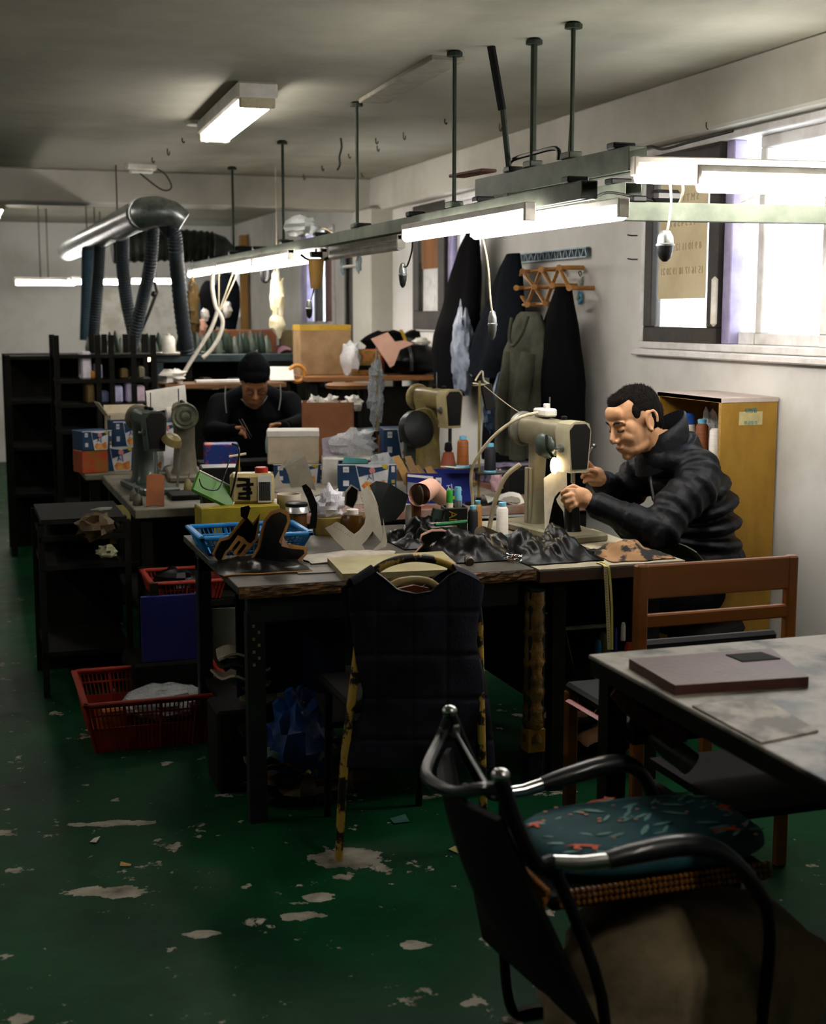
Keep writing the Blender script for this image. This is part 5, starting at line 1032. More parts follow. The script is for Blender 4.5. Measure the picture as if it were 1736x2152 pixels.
# pink-tan leather cone
o = thing('leather_roll', 'pale tan leather rolled into an open cone', 'leather', (P(895, 1065, y=4.7).x, 4.75, TZ)); a, b = P(881, 1040, y=4.62)-V(o.location), P(928, 1052, y=4.8)-V(o.location)
vs = []; n = 24
for k in range(13):
    c = lerp(a, b, k/12)+V((0, 0, .006*k if k < 6 else .036-.004*(k-6))); r = lerp(.042, .03, k/12)
    ax = (b-a).normalized(); u = ax.orthogonal().normalized(); w_ = ax.cross(u)
    vs += [c+(u*math.cos(2*math.pi*i/n)+w_*math.sin(2*math.pi*i/n))*r for i in range(n)]
G().add(vs, [(i*n+k, i*n+(k+1) % n, (i+1)*n+(k+1) % n, (i+1)*n+k) for i in range(12) for k in range(n)]).obj('roll', m_pink, o, 60)
G().blob(a+(b-a)*.02, (.01, .036, .036), n=(14, 10)).obj('shadowed_mouth', mat('mouth_shade', '2E2010', .8), o)  # dark plug paints the shade inside the open roll
G().box((a.x+.03, 0, (a.z-.03)/2), (.03, .04, max(.02, a.z-.03))).obj('prop_block', m_kraft2, o)
# can, bottles and cones
o = thing('black_tin', 'square black tin with gold sideways letters holding bottles', 'tin', (P(962, 1122, y=4.62).x, 4.66, TZ), -8); hk = P(962, 1068, y=4.62).z-TZ
g = G(); t = .002; w_ = .08
g.box((0, 0, t), (w_, w_, t*2))
for s in (-1, 1): g.box((s*w_/2, 0, hk/2), (t, w_, hk)).box((0, s*w_/2, hk/2), (w_, t, hk))
b = g.obj('tin_body', m_black, o, 0); m_gold = mat('gold_print', '8A7420', .4, metal=.3)
text('ANU', .042, m_gold, b, M4((-.014, -w_/2-.0025, hk*.5), (90, 0, 0)) @ M4(rot=(0, 0, -90)))
text('· 8 ··', .016, m_gold, b, M4((.016, -w_/2-.0025, hk*.5), (90, 0, 0)) @ M4(rot=(0, 0, -90)))
rim = G()
for s in (-1, 1): rim.box((s*w_/2, 0, hk), (.004, w_+.004, .004)).box((0, s*w_/2, hk), (w_+.004, .004, .004))
rim.obj('rim', m_steel, b, 0)
def bottle(label, px, dx, h, m, mc, r=.013):
    q = thing('small_bottle', label, 'bottle', (P(962, 1122, y=4.62).x+dx, 4.66+rnd.uniform(-.012, .02), TZ+.008), 0, 'bottles in the black tin')
    G().lathe([(r, 0), (r, h*.7), (r*.8, h*.76)], 12).obj('body', m, q); G().lathe([(r*.95, h*.72), (r*.95, h*.98), (r*.85, h)], 12).obj('cap', mc, q)
bottle('clear bottle with green cap in the black tin', 945, -.02, hk+.055, m_cream, mat('green_cap', '2E9A30', .4)); bottle('silver bottle with blue cap in the black tin', 972, .012, hk+.065, m_steel, m_capblue); bottle('dark bottle with light blue cap in the black tin', 980, .026, hk+.03, m_black, m_capblue, .011)
def hpx(px, a, b, y): return P(px, a, y=y).z-P(px, b, y=y).z
spool('black thread cone with blue cap beside the black tin', (P(998, 1108, y=4.6).x, 4.62, TZ), .115, .019, m_tblk, cap=True)
spool('tan thread cone standing next to the white cone', (P(1016, 1108, y=4.68).x, 4.74, TZ), .115, .017, m_ttan)
spool('bright white thread cone at the edge of the black leather', (P(1051, 1118, y=4.62).x, 4.60, TZ), .125, .0225, m_twht)
o = thing('glue_stick', 'white glue stick with blue foot near the leather cone', 'glue stick', (P(862, 1100, y=4.66).x, 4.68, TZ)); hg = P(862, 1061, y=4.66).z-TZ
G().lathe([(.011, 0), (.011, hg*.4)], 12).obj('tube', m_bluebox, o); G().lathe([(.0115, hg*.4), (.0115, hg*.96), (.008, hg)], 12).obj('cap', m_white, o)
single(G().tube([(0, 0, 0), (.12, .0, .006)], .007, 8), 'green_pen', mat('green_pen', '1E6A38', .4), 'green pen lying before the black tin', 'pen', P(915, 1103, y=4.55))
o = thing('clear_tray', 'small clear tray with dark scraps right of the leather cone', 'tray', (P(925, 1085, y=4.62).x, 4.64, TZ+.04), 8)
G().box((0, 0, .004), (.09, .06, .004)).obj('tray', m_film, o, 0); G().tube([(-.045, -.03, .02), (.045, -.03, .02), (.045, .03, .02), (-.045, .03, .02), (-.045, -.03, .02)], .002, 5).obj('rim', m_white, o); G().box((0, 0, -.02), (.06, .04, .036)).obj('block', m_dark, o, 0); G().box((.0, .01, .04), (.04, .02, .05), (10, 12, 0)).obj('scrap', m_mach_green, o, 0)
# tan-edged strip, grey flap
cut('leather_strip', 'black leather strip with zigzag tan edge lying before the bottles', 'leather', [(862, 1160), (885, 1140), (878, 1130), (880, 1122), (905, 1115), (935, 1118), (975, 1132), (1010, 1134), (1000, 1138), (940, 1130), (905, 1138), (880, 1162)], 4.38, .004, m_blkleather, bend=lambda x, z: .05*math.sin(x*14), edge=m_pink, ex=.006)
cut('leather_scrap', 'olive grey leather tongue beside the white cone', 'leather', [(998, 1132), (1000, 1118), (1008, 1110), (1022, 1108), (1038, 1114), (1050, 1120), (1030, 1126)], 4.48, .004, mat('olive_suede', '4B4434', .8), bend=lambda x, z: .03*math.cos(x*30))
# chopping board, awl handle, keys
a, b, c, d = P(688, 1172, z=TZ+.02), P(720, 1206, z=TZ+.02), P(972, 1196, z=TZ+.02), P(930, 1158, z=TZ+.02)
g = G(); o = thing('cutting_board', 'thick pale yellowed cutting board on the front workbench edge', 'cutting board', (a+b+c+d)/4-V((0, 0, .02))); ctr = V(o.location)
q = [(v-ctr) for v in (b, c, d, a)]; g.prism([(v.x, v.y) for v in q], .02); g.obj('board', mat('yellowed_board', 'A49C74', .5, c2='857C55', sc_=6, lo=.35, hi=.7, bump=.15), o, 0)
o = thing('tool_handle', 'short wooden tool handle lying right of the cutting board', 'tool', P(986, 1178, z=TZ+.012), rot=(90, 0, -12))
G().lathe([(.006, -.055), (.011, -.05), (.013, -.02), (.012, .0)], 12).obj('handle', mat('dark_handle', '4B3F2C', .6), o); G().lathe([(.0125, .0), (.014, .003), (.014, .012), (.012, .014)], 12).obj('ferrule', m_steel, o); G().lathe([(.013, .014), (.012, .03), (.0, .031)], 12).obj('butt', mat('dark_handle2', '3A2F1F', .6), o)
p = P(1072, 1178, z=TZ+.004); o = thing('metal_bits', 'small tangle of keys and metal clips at the bench edge', 'keys', p)
for i in range(9):
    a_ = rnd.uniform(0, 6.28); rr = rnd.uniform(0, .035); G().tube([(rr*math.cos(a_)+.012*math.cos(t*.785+i), rr*math.sin(a_)+.009*math.sin(t*.785+i), .004+.002*i+.003*math.sin(t)) for t in range(8)], .0018, 5).obj('key', m_chrome if i % 3 else m_tcop, o)
single(G().box((0, 0, .002), (.14, .09, .003)), 'grey_card', mat('grey_card', '6E6A60', .6), 'grey card lying flat left of the cutting board', 'card', P(668, 1200, z=TZ), -4)
# tape measure hanging off the bench
x, y = P(1278, 1192, z=TZ).x, 3.94
o = thing('tape_measure', 'yellow cloth tape measure hanging from the bench by the wooden chair', 'tape measure', (x, y, TZ))
def tp(pts, w_): 
    L_ = bez(pts, 20); return G().sheet(lambda u, v: L_[round(u*20)]+V(((v-.5)*w_, 0, 0)), 20, 1, .001)
z1 = P(1290, 1365, y=3.93).z-TZ
s = tp([(0, .06, .003), (0, .0, .002), (0, -.006, -.02), (.008, -.008, z1*.5), (.018, -.006, z1)], .014).obj('ribbon', mat('tape_yellow', 'B7AA77', .6), o, 0)
tp([(.006, .06, .004), (.008, .0, .003), (.012, -.01, -.03), (.02, -.014, z1*.5), (.026, -.01, z1)], .008).obj('ribbon', mat('tape_green', '97924A', .6), o, 0)
g = G()
for i in range(26): 
    t = i/25; p = lerp(V((0, -.0075, -.02)), V((.016, -.0085, z1*.9)), t); g.box((p.x-.002, p.y-.0007, p.z), (.006, .0006, .0014))
g.obj('graduations', m_face, s, 0, kind='stuff')
# lamp over middle bench end, white cable coils omitted
# ---- cabinet behind the man with thread and spray can
CXf = 2.70; y0, y1 = P(1517, 838, x=CXf).y, P(1383, 822, x=CXf).y; zt = P(1450, 830, x=CXf).z; zs = P(1505, 972, x=CXf).z
m_chip = mat('golden_chipboard', '8C6A22', .55, c2='75561A', sc_=7, stretch=(1, 1, .4)); m_chipedge = mat('pale_chip_edge', 'B08C50', .7, c2='8E6E3A', sc_=60)
o = thing('open_cabinet', 'golden wood-grain open cabinet behind the man', 'cabinet', ((CXf+2.94)/2, (y0+y1)/2, 0)); D_, W_ = 2.94-CXf, y1-y0
for s in (-1, 1): G().box((0, s*(W_/2-.008), zt/2), (D_, .016, zt), b=.001).obj('side_panel', m_chip, o, 0)
G().box((0, 0, zt-.008), (D_+.004, W_+.004, .018), b=.001).obj('top_panel', mat('white_laminate', 'B9ABA4', .5, c2='A6988F', sc_=4), o, 0)
G().box((-D_/2-.001, 0, zt-.009), (.002, W_, .016)).box((-D_/2-.001, -W_/2+.008, zt/2), (.002, .016, zt-.02)).box((-D_/2-.001, W_/2-.008, zt/2), (.002, .016, zt-.02)).obj('edge_band', m_chipedge, o, 0)
for z in (zs-.009, zs-.36, .05): G().box((0, 0, z), (D_-.01, W_-.033, .016)).obj('shelf', m_chipedge, o, 0)
G().box((D_/2-.005, 0, zt/2), (.006, W_-.03, zt-.03)).obj('back_panel', m_chip, o, 0)
st = G().box((.005, -W_/2-.001, P(1540, 880, y=y0).z), (.1, .001, .05)).obj('sticker', mat('pale_sticker', 'B4A878', .6), o, 0)
text('위험물', .02, m_teal, st, M4((.005, -W_/2-.002, P(1540, 864, y=y0).z), (90, 0, 0))); text('취급주의', .016, m_teal, st, M4((.005, -W_/2-.002, P(1540, 890, y=y0).z), (90, 0, 0)))
xs = CXf+.09
o = thing('spray_can', 'white spray can with blue cap in the golden cabinet', 'spray can', (xs, P(1446, 930, x=xs).y, zs)); hz = P(1446, 868, x=xs).z-zs
G().lathe([(.026, 0), (.027, .004), (.027, hz-.045), (.022, hz-.038)], 16).obj('body', m_white, o); G().lathe([(.0265, hz-.05), (.0265, hz-.01), (.018, hz)], 16).obj('cap', mat('blue_cap', '1E4DA0', .4), o)
spool('rust-brown thread cone in the golden cabinet', (xs-.02, P(1474, 960, x=xs-.02).y, zs), .145, .026, mat('rust_thread', '7A4526', .5, c2='623419', sc_=3, stretch=(1, 1, 60)))
spool('white thread cone near the cabinet side', (xs-.01, P(1502, 965, x=xs-.01).y, zs), .13, .024, m_twht, cap=False)
crumple('clear_bag', 'bunched clear bag above the cones in the golden cabinet', 'bag', (xs+.05, P(1490, 905, x=xs+.05).y, zs), (.035, .05, .085), m_film, 7)
# ================= people =================
m_skin = mat('skin', 'BE916C', .5, c2='A87A55', sc_=9, lo=.35, hi=.75, bump=.08, bsc=160)
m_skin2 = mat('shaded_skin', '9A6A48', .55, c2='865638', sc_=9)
m_puffer = mat('puffer_nylon', '070A10', .5, c2='05070A', sc_=8, spec=.16, bump=.3, bsc=45)
m_hair = mat('short_black_hair', '080605', .85, spec=.08, c2='1D1914', sc_=60, lo=.4, hi=.75, bump=.9, bsc=240)
def voxel(g, vox, smooth, name):
    me = bpy.data.meshes.new('tmp'); me.from_pydata([tuple(p) for p in g.v], [], g.f); o = bpy.data.objects.new('tmp', me); col.objects.link(o)
    bm = bmesh.new(); bm.from_mesh(me); bmesh.ops.recalc_face_normals(bm, faces=bm.faces); bm.to_mesh(me); bm.free()
    r = o.modifiers.new('r', 'REMESH'); r.mode = 'VOXEL'; r.voxel_size = vox; r.use_smooth_shade = True
    if smooth: s = o.modifiers.new('s', 'SMOOTH'); s.factor = .5; s.iterations = smooth
    dg = bpy.context.evaluated_depsgraph_get(); m = bpy.data.meshes.new_from_object(o.evaluated_get(dg)); bpy.data.objects.remove(o); m.name = name
    m.materials.clear(); m.polygons.foreach_set('use_smooth', [True]*len(m.polygons)); return m
def vobj(g, vox, smooth, name, m, parent=None):
    me = voxel(g, vox, smooth, name); me.materials.append(m); o = bpy.data.objects.new(name, me); col.objects.link(o)
    if parent: o.parent = parent
    return o
def limb(g, pts, rs, n=10):
    """tapered limb with round ends and joints"""
    pts = [V(p) for p in pts]
    for i in range(len(pts)-1):
        L_ = (pts[i+1]-pts[i]).length; k = max(2, int(L_/.02))
        g.tube([lerp(pts[i], pts[i+1], j/k) for j in range(k+1)], [lerp(rs[i], rs[i+1], j/k) for j in range(k+1)], n)
    for p, r in zip(pts, rs): g.blob(p, r*.99, n=(n, 7))
    return g
def puffs(g, pts, rs, step=.045, flat=.62, sq=None):
    """padded sleeve or body: flattened rolls along a path"""
    p = bez(pts, 60); L_ = [0]
    for a, b in zip(p, p[1:]): L_.append(L_[-1]+(b-a).length)
    n = max(2, int(L_[-1]/step))
    for i in range(n+1):
        s = L_[-1]*i/n; j = min(range(len(L_)), key=lambda q: abs(L_[q]-s)); t = (p[min(j+1, len(p)-1)]-p[max(j-1, 0)]).normalized()
        u = s/L_[-1]*(len(rs)-1); k = min(int(u), len(rs)-2); r = lerp(V(rs[k]), V(rs[k+1]), u-k)
        M = Matrix.Translation(p[j]) @ t.to_track_quat('Z', 'Y').to_matrix().to_4x4()
        g.blob((0, 0, 0), (r.x, r.y, step*flat*1.25), n=(18, 8), M=M)
    g.tube(p, [min(V(rs[min(int(q/len(p)*(len(rs)-1)), len(rs)-1)]).xy)*.86 for q in range(len(p))], 12)
    return g
def headgeo(g, M, ears=True, s=1):
    def b(c, r, rot=(0, 0, 0)): g.blob(c, r, n=(18, 12), M=M, rot=rot)
    b((-.012, 0, .035), (.098, .078, .086)); b((.03, 0, -.03), (.062, .064, .085)); b((.03, 0, -.08), (.058, .056, .036), (0, 12, 0)); b((.07, 0, -.106), (.02, .024, .016))
    b((.078, 0, .022), (.018, .052, .013)); b((.07, 0, .05), (.025, .05, .035))
    g.tube([(.086, 0, .016), (.098, 0, -.008), (.112, 0, -.032)], [.008, .0095, .0125], 10, M=M); b((.108, 0, -.036), (.013, .013, .011)); b((.1, .012, -.04), .0088); b((.1, -.012, -.04), .0088)
    for s_ in (-1, 1):
        b((.066, s_*.036, -.03), (.024, .024, .026)); b((.078, s_*.031, -.001), (.0105, .015, .010)); b((.05, s_*.052, -.005), (.025, .015, .03))
        if ears: g.tube([(-.016+.018*math.cos(t)-.008*math.sin(t), s_*(.083+.006*(1-math.cos(t))), -.004+.033*math.sin(t)) for t in [-1.5+i*.42 for i in range(13)]], .0058, 8, M=M); b((-.012, s_*.078, -.008), (.017, .0075, .028)); b((-.004, s_*.082, -.036), (.0095, .006, .011))
    b((.074, 0, -.072), (.022, .032, .026)); b((.093, 0, -.066), (.009, .022, .0055)); b((.09, 0, -.078), (.0105, .019, .006))
    g.tube([(-.03, 0, -.05), (-.045, 0, -.11), (-.07, 0, -.2)], [.058, .055, .064], 14, M=M)
    return g
def finger(g, pts, r=.0085):
    q = [P(a, b, y=y) for a, b, y in pts]; n = len(q); limb(g, q, [r*(1.08-.12*i) for i in range(n)], 8)
# ---------- the seated man ----------
HC = P(1333, 884, y=4.42)
HM = Matrix.Translation(HC) @ Euler((0, R(20), R(180+8))).to_matrix().to_4x4() @ Matrix.Rotation(R(4), 4, 'X') @ Matrix.Scale(1.0, 4)
g = headgeo(G(), HM)
nb = V((2.455, 4.43, 1.06)); shL, shR = V((2.47, 4.27, 1.01)), V((2.45, 4.60, 1.01))
elL, wrL = P(1388, 1120, y=4.17), P(1246, 1058, y=4.30); elR, wrR = V((2.40, 4.70, .86)), P(1268, 1014, y=4.56)
limb(g, [nb+V((-.02, 0, .03)), (2.53, 4.44, .95), (2.585, 4.44, .78), (2.56, 4.44, .58)], [.05, .085, .1, .11], 14)
limb(g, [shL, elL, wrL], [.04, .036, .027]); limb(g, [shR, elR, wrR], [.04, .036, .027])
for s, hp in ((-1, V((2.53, 4.36, .53))), (1, V((2.53, 4.53, .53)))):
    kn = V((2.20, hp.y+s*.06, .56)); limb(g, [hp, kn, (kn.x+.03, kn.y, .1)], [.085, .06, .045], 12); limb(g, [(kn.x+.03, kn.y, .08), (kn.x-.12, kn.y, .045)], [.045, .04], 10)
# left hand (nearer) and right hand
pl = P(1222, 1046, y=4.305); limb(g, [wrL, lerp(wrL, pl, .6)], [.027, .03])
ax = (pl-wrL).normalized()
g.blob(pl, (.042, .022, .036), n=(14, 10), M=None, rot=(0, 14, -6)); g.blob(lerp(pl, wrL, .45), (.03, .022, .03), n=(12, 8))
for f in ([(1206, 1030, 4.305), (1191, 1030, 4.315), (1181, 1036, 4.33), (1183, 1044, 4.34)], [(1201, 1040, 4.295), (1187, 1043, 4.30), (1182, 1051, 4.315), (1188, 1057, 4.33)], [(1203, 1051, 4.292), (1190, 1056, 4.297), (1188, 1064, 4.312), (1195, 1067, 4.32)], [(1209, 1061, 4.292), (1198, 1067, 4.297), (1198, 1073, 4.31)], [(1222, 1030, 4.325), (1205, 1021, 4.34), (1190, 1028, 4.345)]):
    finger(g, f, .0092)
pr_ = P(1252, 1002, y=4.555); g.blob(pr_, (.036, .024, .038), n=(14, 10), rot=(0, 40, 0)); limb(g, [wrR, lerp(wrR, pr_, .7)], [.027, .028])
for f in ([(1246, 984, 4.56), (1235, 971, 4.55), (1226, 976, 4.54), (1222, 986, 4.535)], [(1240, 991, 4.55), (1228, 983, 4.54), (1221, 990, 4.53)], [(1240, 1001, 4.545), (1229, 997, 4.535), (1223, 1003, 4.525)], [(1245, 1010, 4.54), (1234, 1009, 4.53), (1228, 1013, 4.525)], [(1252, 992, 4.53), (1240, 988, 4.51), (1228, 993, 4.50)]):
    finger(g, f, .0092)
man = vobj(g, .004, 3, 'person', m_skin); tag(man, 'man in black puffer jacket bent over the post sewing machine', 'person')
# hair: cropped cap, cut away at the forehead and round the ears
g = G(); b = lambda c, r, rot=(0, 0, 0): g.blob(c, r, n=(20, 14), M=HM, rot=rot)
b((-.02, 0, .041), (.094, .0795, .084)); b((-.05, 0, .012), (.064, .077, .072)); b((-.064, 0, -.03), (.04, .058, .045)); b((.034, 0, .093), (.042, .046, .024)); b((.022, .056, .04), (.02, .02, .03)); b((.022, -.056, .04), (.02, .02, .03)); b((.06, 0, .084), (.022, .03, .014), (0, 35, 0))
hr = vobj(g, .005, 2, 'hair', m_hair, man)
g = G(); me = hr.data; fwd = HM.to_3x3() @ V((1, 0, 0)); upv = HM.to_3x3() @ V((0, 0, 1)); hr_ = random.Random(3); np_ = len(me.polygons)
for i in range(5200):
    pg = me.polygons[hr_.randrange(np_)]; p, nn = V(pg.center), V(pg.normal)
    if nn.dot(upv) < -.55: continue
    d = (nn*.75+upv*.25+fwd*.28*max(0, nn.dot(upv))+V((hr_.uniform(-.35, .35), hr_.uniform(-.35, .35), hr_.uniform(-.35, .35)))).normalized(); L_ = hr_.uniform(.004, .0085)*(1.25 if nn.dot(upv) > .5 else .7)
    a = d.orthogonal().normalized()*.0007; b_ = d.cross(a)
    g.add([p+a-nn*.002, p-a*.5+b_*.87-nn*.002, p-a*.5-b_*.87-nn*.002, p+d*L_], [(0, 1, 3), (1, 2, 3), (2, 0, 3)])
g.obj('hair_strands', m_hair, man, 0, kind='stuff')
m_brow = mat('brow_hair', '17110D', .8)
for s in (-1, 1):
    G().tube(bez([HM @ V((.0935, s*.012, .022)), HM @ V((.092, s*.03, .029)), HM @ V((.078, s*.052, .023))], 10), [.003]*3+[.0042]*5+[.0022]*2+[.001], 6).obj('eyebrow', m_brow, man)
    G().tube(bez([HM @ V((.0885, s*.018, -.004)), HM @ V((.0905, s*.031, -.008)), HM @ V((.08, s*.046, -.004))], 10), .0023, 5).obj('eyelash', m_brow, man)
G().tube(bez([HM @ V((.092, .022, -.0725)), HM @ V((.1005, 0, -.0715)), HM @ V((.092, -.022, -.0725))], 10), .0014, 5).obj('lip_line', mat('lip_shadow', '5A2E22', .7), man)
# jacket
g = G()
puffs(g, [(2.565, 4.44, .60), (2.585, 4.44, .76), (2.555, 4.44, .9), (2.50, 4.435, 1.0), (2.455, 4.43, 1.085)], [(.19, .155, 0), (.20, .155, 0), (.205, .15, 0), (.175, .12, 0), (.085, .08, 0)], .058)
puffs(g, [(2.49, 4.31, 1.01), shL+V((-.01, -.03, -.06)), lerp(shL, elL, .6), elL], [(.09, .09, 0), (.088, .088, 0), (.08, .08, 0), (.074, .074, 0)], .05)
puffs(g, [elL, lerp(elL, wrL, .5), lerp(elL, wrL, .97)], [(.074, .072, 0), (.06, .058, 0), (.042, .042, 0)], .045)
puffs(g, [(2.47, 4.57, 1.01), shR+V((-.01, .02, -.06)), elR], [(.09, .09, 0), (.085, .085, 0), (.072, .072, 0)], .05); puffs(g, [elR, lerp(elR, wrR, .5), lerp(elR, wrR, .96)], [(.07, .07, 0), (.058, .058, 0), (.042, .042, 0)], .045)
g.blob((2.465, 4.43, 1.035), (.11, .18, .065), n=(18, 10)); g.blob((2.415, 4.43, 1.03), (.085, .11, .07), n=(18, 10)); g.blob((2.59, 4.44, .66), (.165, .2, .1), n=(18, 10))
jk = vobj(g, .007, 2, 'jacket', m_puffer, man)
# stand collar as an open ring
cc = [V((2.425+.078*math.cos(t), 4.43+.08*math.sin(t), 1.10+.05*math.cos(t))) for t in [2*math.pi*i/20 for i in range(21)]]
vs = []; n = 21
for dz, k in ((-.08, 1.25), (-.03, 1.22), (.02, 1.14), (.055, 1.02), (.057, .93), (.02, .97), (-.08, 1.05)):
    c = V((2.425, 4.43, 1.10)); vs += [c+V(((p-c).x*k, (p-c).y*k, (p-c).z+dz)) for p in cc[:-1]]
n = 20; G().add(vs, [(i*n+k, i*n+(k+1) % n, (i+1)*n+(k+1) % n, (i+1)*n+k) for i in range(6) for k in range(n)]).obj('collar', m_puffer, man, 60)
for e, w_ in ((elL, wrL), (elR, wrR)): G().tube([lerp(e, w_, .93), lerp(e, w_, 1.0)], [.04, .036], 14).obj('cuff', m_puffer, man, 50)
G().tube(bez([V((2.37, 4.42, 1.06)), V((2.355, 4.38, .95)), V((2.375, 4.36, .82)), V((2.39, 4.38, .68))], 16), .005, 6).obj('zip', m_steel, man)
g = G(); 
for s, hp in ((-1, V((2.53, 4.36, .53))), (1, V((2.53, 4.53, .53)))):
    kn = V((2.20, hp.y+s*.06, .56)); limb(g, [hp, kn, (kn.x+.03, kn.y, .09)], [.1, .075, .06], 12)
g.blob((2.56, 4.445, .54), (.12, .17, .1)); vobj(g, .012, 2, 'trousers', m_blkcloth, man)
for s in (-1, 1): G().blob((2.15, 4.445+s*.145, .035), (.125, .05, .045), n=(14, 8), flatz=-.035).obj('shoe', m_blkleather, man)
o = thing('work_stool', 'dark padded stool under the seated man', 'stool', (2.6, 4.44, 0))
G().lathe([(.0, .385), (.16, .385), (.17, .4), (.16, .42), (0, .425)], 24).obj('seat', m_dark, o)
for k in range(4): G().tube([(.1*math.cos(k*1.57+.78), .1*math.sin(k*1.57+.78), .385), (.16*math.cos(k*1.57+.78), .16*math.sin(k*1.57+.78), 0)], .014, 8).obj('leg', m_blkmetal, o)
o = thing('apron_cloth', 'grey-brown cloth edge across the man\'s lap', 'cloth', (2.33, 4.35, .70))
G().sheet(lambda u, v: (.0+.05*v+.07*(1-u)*.2, -.32+.62*u, .055*(1-v)+.012*math.sin(u*9)+.004), 18, 6, .004).obj('cloth', mat('grey_brown_canvas', '5C5A4A', .8, c2='45443A', sc_=8), o, 60)
# ---------- the worker at the back ----------
YW = 7.5; H2 = P(534, 803, y=YW-.06)
M2 = Matrix.Translation(H2) @ Euler((0, R(30), R(-97))).to_matrix().to_4x4() @ Matrix.Scale(1.04, 4)
g = headgeo(G(), M2, False)
s1, s2 = P(452, 832, y=YW+.12), P(618, 828, y=YW+.12); c0 = (s1+s2)/2
e1, w1 = P(448, 908, y=YW-.05), P(478, 906, y=YW-.3); e2, w2 = P(640, 890, y=YW-.02), P(598, 898, y=YW-.26)
limb(g, [c0+V((0, 0, .03)), c0+V((0, .03, -.15)), c0+V((0, .06, -.42)), V((c0.x, YW+.2, .55))], [.06, .13, .12, .13], 14)
for a, b_, c in ((s1, e1, w1), (s2, e2, w2)): limb(g, [lerp(a, c0, .12)+V((0, 0, -.05)), b_, c], [.045, .04, .028])
for s in (-1, 1): limb(g, [(c0.x+s*.09, YW+.15, .53), (c0.x+s*.12, YW-.25, .55), (c0.x+s*.12, YW-.2, .08)], [.09, .065, .05], 12)
def hand2(w_, px, py, y, s):
    q = P(px, py, y=y); limb(g, [w_, q], [.027, .03]); g.blob(q, (.034, .03, .026), n=(12, 8))
    for i in range(4): limb(g, [q+V((s*.02, -.012*i+.018, .012-.008*i)), q+V((s*.048, -.012*i+.008, .012-.01*i)), q+V((s*.054, -.012*i+.0, -.012-.008*i))], [.0095, .009, .008], 8)
    limb(g, [q+V((0, -.02, .015)), q+V((s*.03, -.035, .02)), q+V((s*.05, -.035, .008))], [.011, .0095, .0085], 8)
hand2(w1, 492, 905, YW-.34, 1); hand2(w2, 588, 897, YW-.3, -1)
wk = vobj(g, .006, 3, 'person', m_skin2); tag(wk, 'worker in dark knit cap and piped sweater bent over the far bench', 'person')
g = G(); g.blob((-.02, 0, .055), (.1, .086, .092), n=(20, 14), M=M2); g.blob((-.035, 0, .105), (.06, .06, .05), n=(14, 10), M=M2); g.blob((-.06, 0, .0), (.05, .078, .07), M=M2); g.blob((.045, 0, .06), (.052, .07, .045), M=M2)
vobj(g, .006, 2, 'knit_cap', mat('black_knit', '060709', .95, c2='0A0B0F', sc_=40, spec=.04, bump=.4, bsc=120), wk)
for s in (-1, 1):
    G().tube([M2 @ V((.094+.003*math.cos(t), s*.031+.022*math.cos(t), -.004+.015*math.sin(t))) for t in [i*.628 for i in range(11)]], .0022, 5).obj('glasses_rim', m_black, wk)
g = G(); limb(g, [c0+V((0, .0, -.02)), c0+V((0, .02, -.16)), c0+V((0, .05, -.5))], [.1, .165, .16], 18)
limb(g, [c0+V((-.15, 0, -.05)), c0+V((0, 0, -.0)), c0+V((.15, 0, -.05))], [.07, .085, .07], 14)
for a, b_, c in ((s1, e1, w1), (s2, e2, w2)): limb(g, [lerp(a, c0, .12)+V((0, 0, -.05)), b_, lerp(b_, c, .9)], [.07, .062, .042], 14)
vobj(g, .009, 4, 'sweater', mat('dark_sweater', '07080A', .95, c2='0A0C0F', sc_=20, spec=.05, bump=.3, bsc=90), wk)
m_pipe = mat('grey_piping', '9AA39C', .7)
for pts in ([(507, 838), (520, 852), (536, 858), (552, 848), (562, 832)], [(474, 812), (473, 838), (476, 868)], [(589, 808), (590, 835), (586, 862)]):
    q = [P(a, b_, y=YW-.04 if len(pts) == 5 else YW+.0) for a, b_ in pts]
    dg = bpy.context.evaluated_depsgraph_get()
    G().tube(bez(q, 14), .003, 6).obj('piping', m_pipe, wk)
for w_, px, py, y in ((w1, 490, 905, YW-.34), (w2, 592, 897, YW-.3)):
    q = P(px, py, y=y); g = G(); limb(g, [w_, q], [.034, .037], 12); g.blob(q, (.042, .038, .035), n=(12, 8)); vobj(g, .006, 2, 'glove', m_blkcloth, wk)
g = G(); g.blob((c0.x, YW+.16, .52), (.2, .15, .1))
for s in (-1, 1): limb(g, [(c0.x+s*.09, YW+.15, .53), (c0.x+s*.12, YW-.25, .55), (c0.x+s*.12, YW-.2, .08)], [.1, .08, .065], 12)
vobj(g, .014, 2, 'trousers', m_blkcloth, wk)
for s in (-1, 1): G().blob((c0.x+s*.12, YW-.26, .035), (.05, .12, .045), n=(12, 8), flatz=-.035).obj('shoe', m_blkleather, wk)
o = thing('work_stool', 'dark stool under the worker in the knit cap', 'stool', (c0.x, YW+.2, 0))
G().lathe([(.0, .385), (.16, .385), (.17, .4), (.16, .42), (0, .425)], 24).obj('seat', m_dark, o)
for k in range(4): G().tube([(.1*math.cos(k*1.57+.78), .1*math.sin(k*1.57+.78), .385), (.16*math.cos(k*1.57+.78), .16*math.sin(k*1.57+.78), 0)], .014, 8).obj('leg', m_blkmetal, o)
o = thing('shears', 'long steel shears in the gloved hand of the far worker', 'shears', P(512, 903, y=YW-.38)); b0 = V(o.location)
G().tube([P(503, 882, y=YW-.38)-b0, P(526, 922, y=YW-.38)-b0], [.007, .003], 6, flat=.3).obj('blade', m_steel, o); G().tube([P(508, 880, y=YW-.38)-b0, P(529, 918, y=YW-.38)-b0], [.006, .003], 6, flat=.3).obj('blade', m_chrome, o)
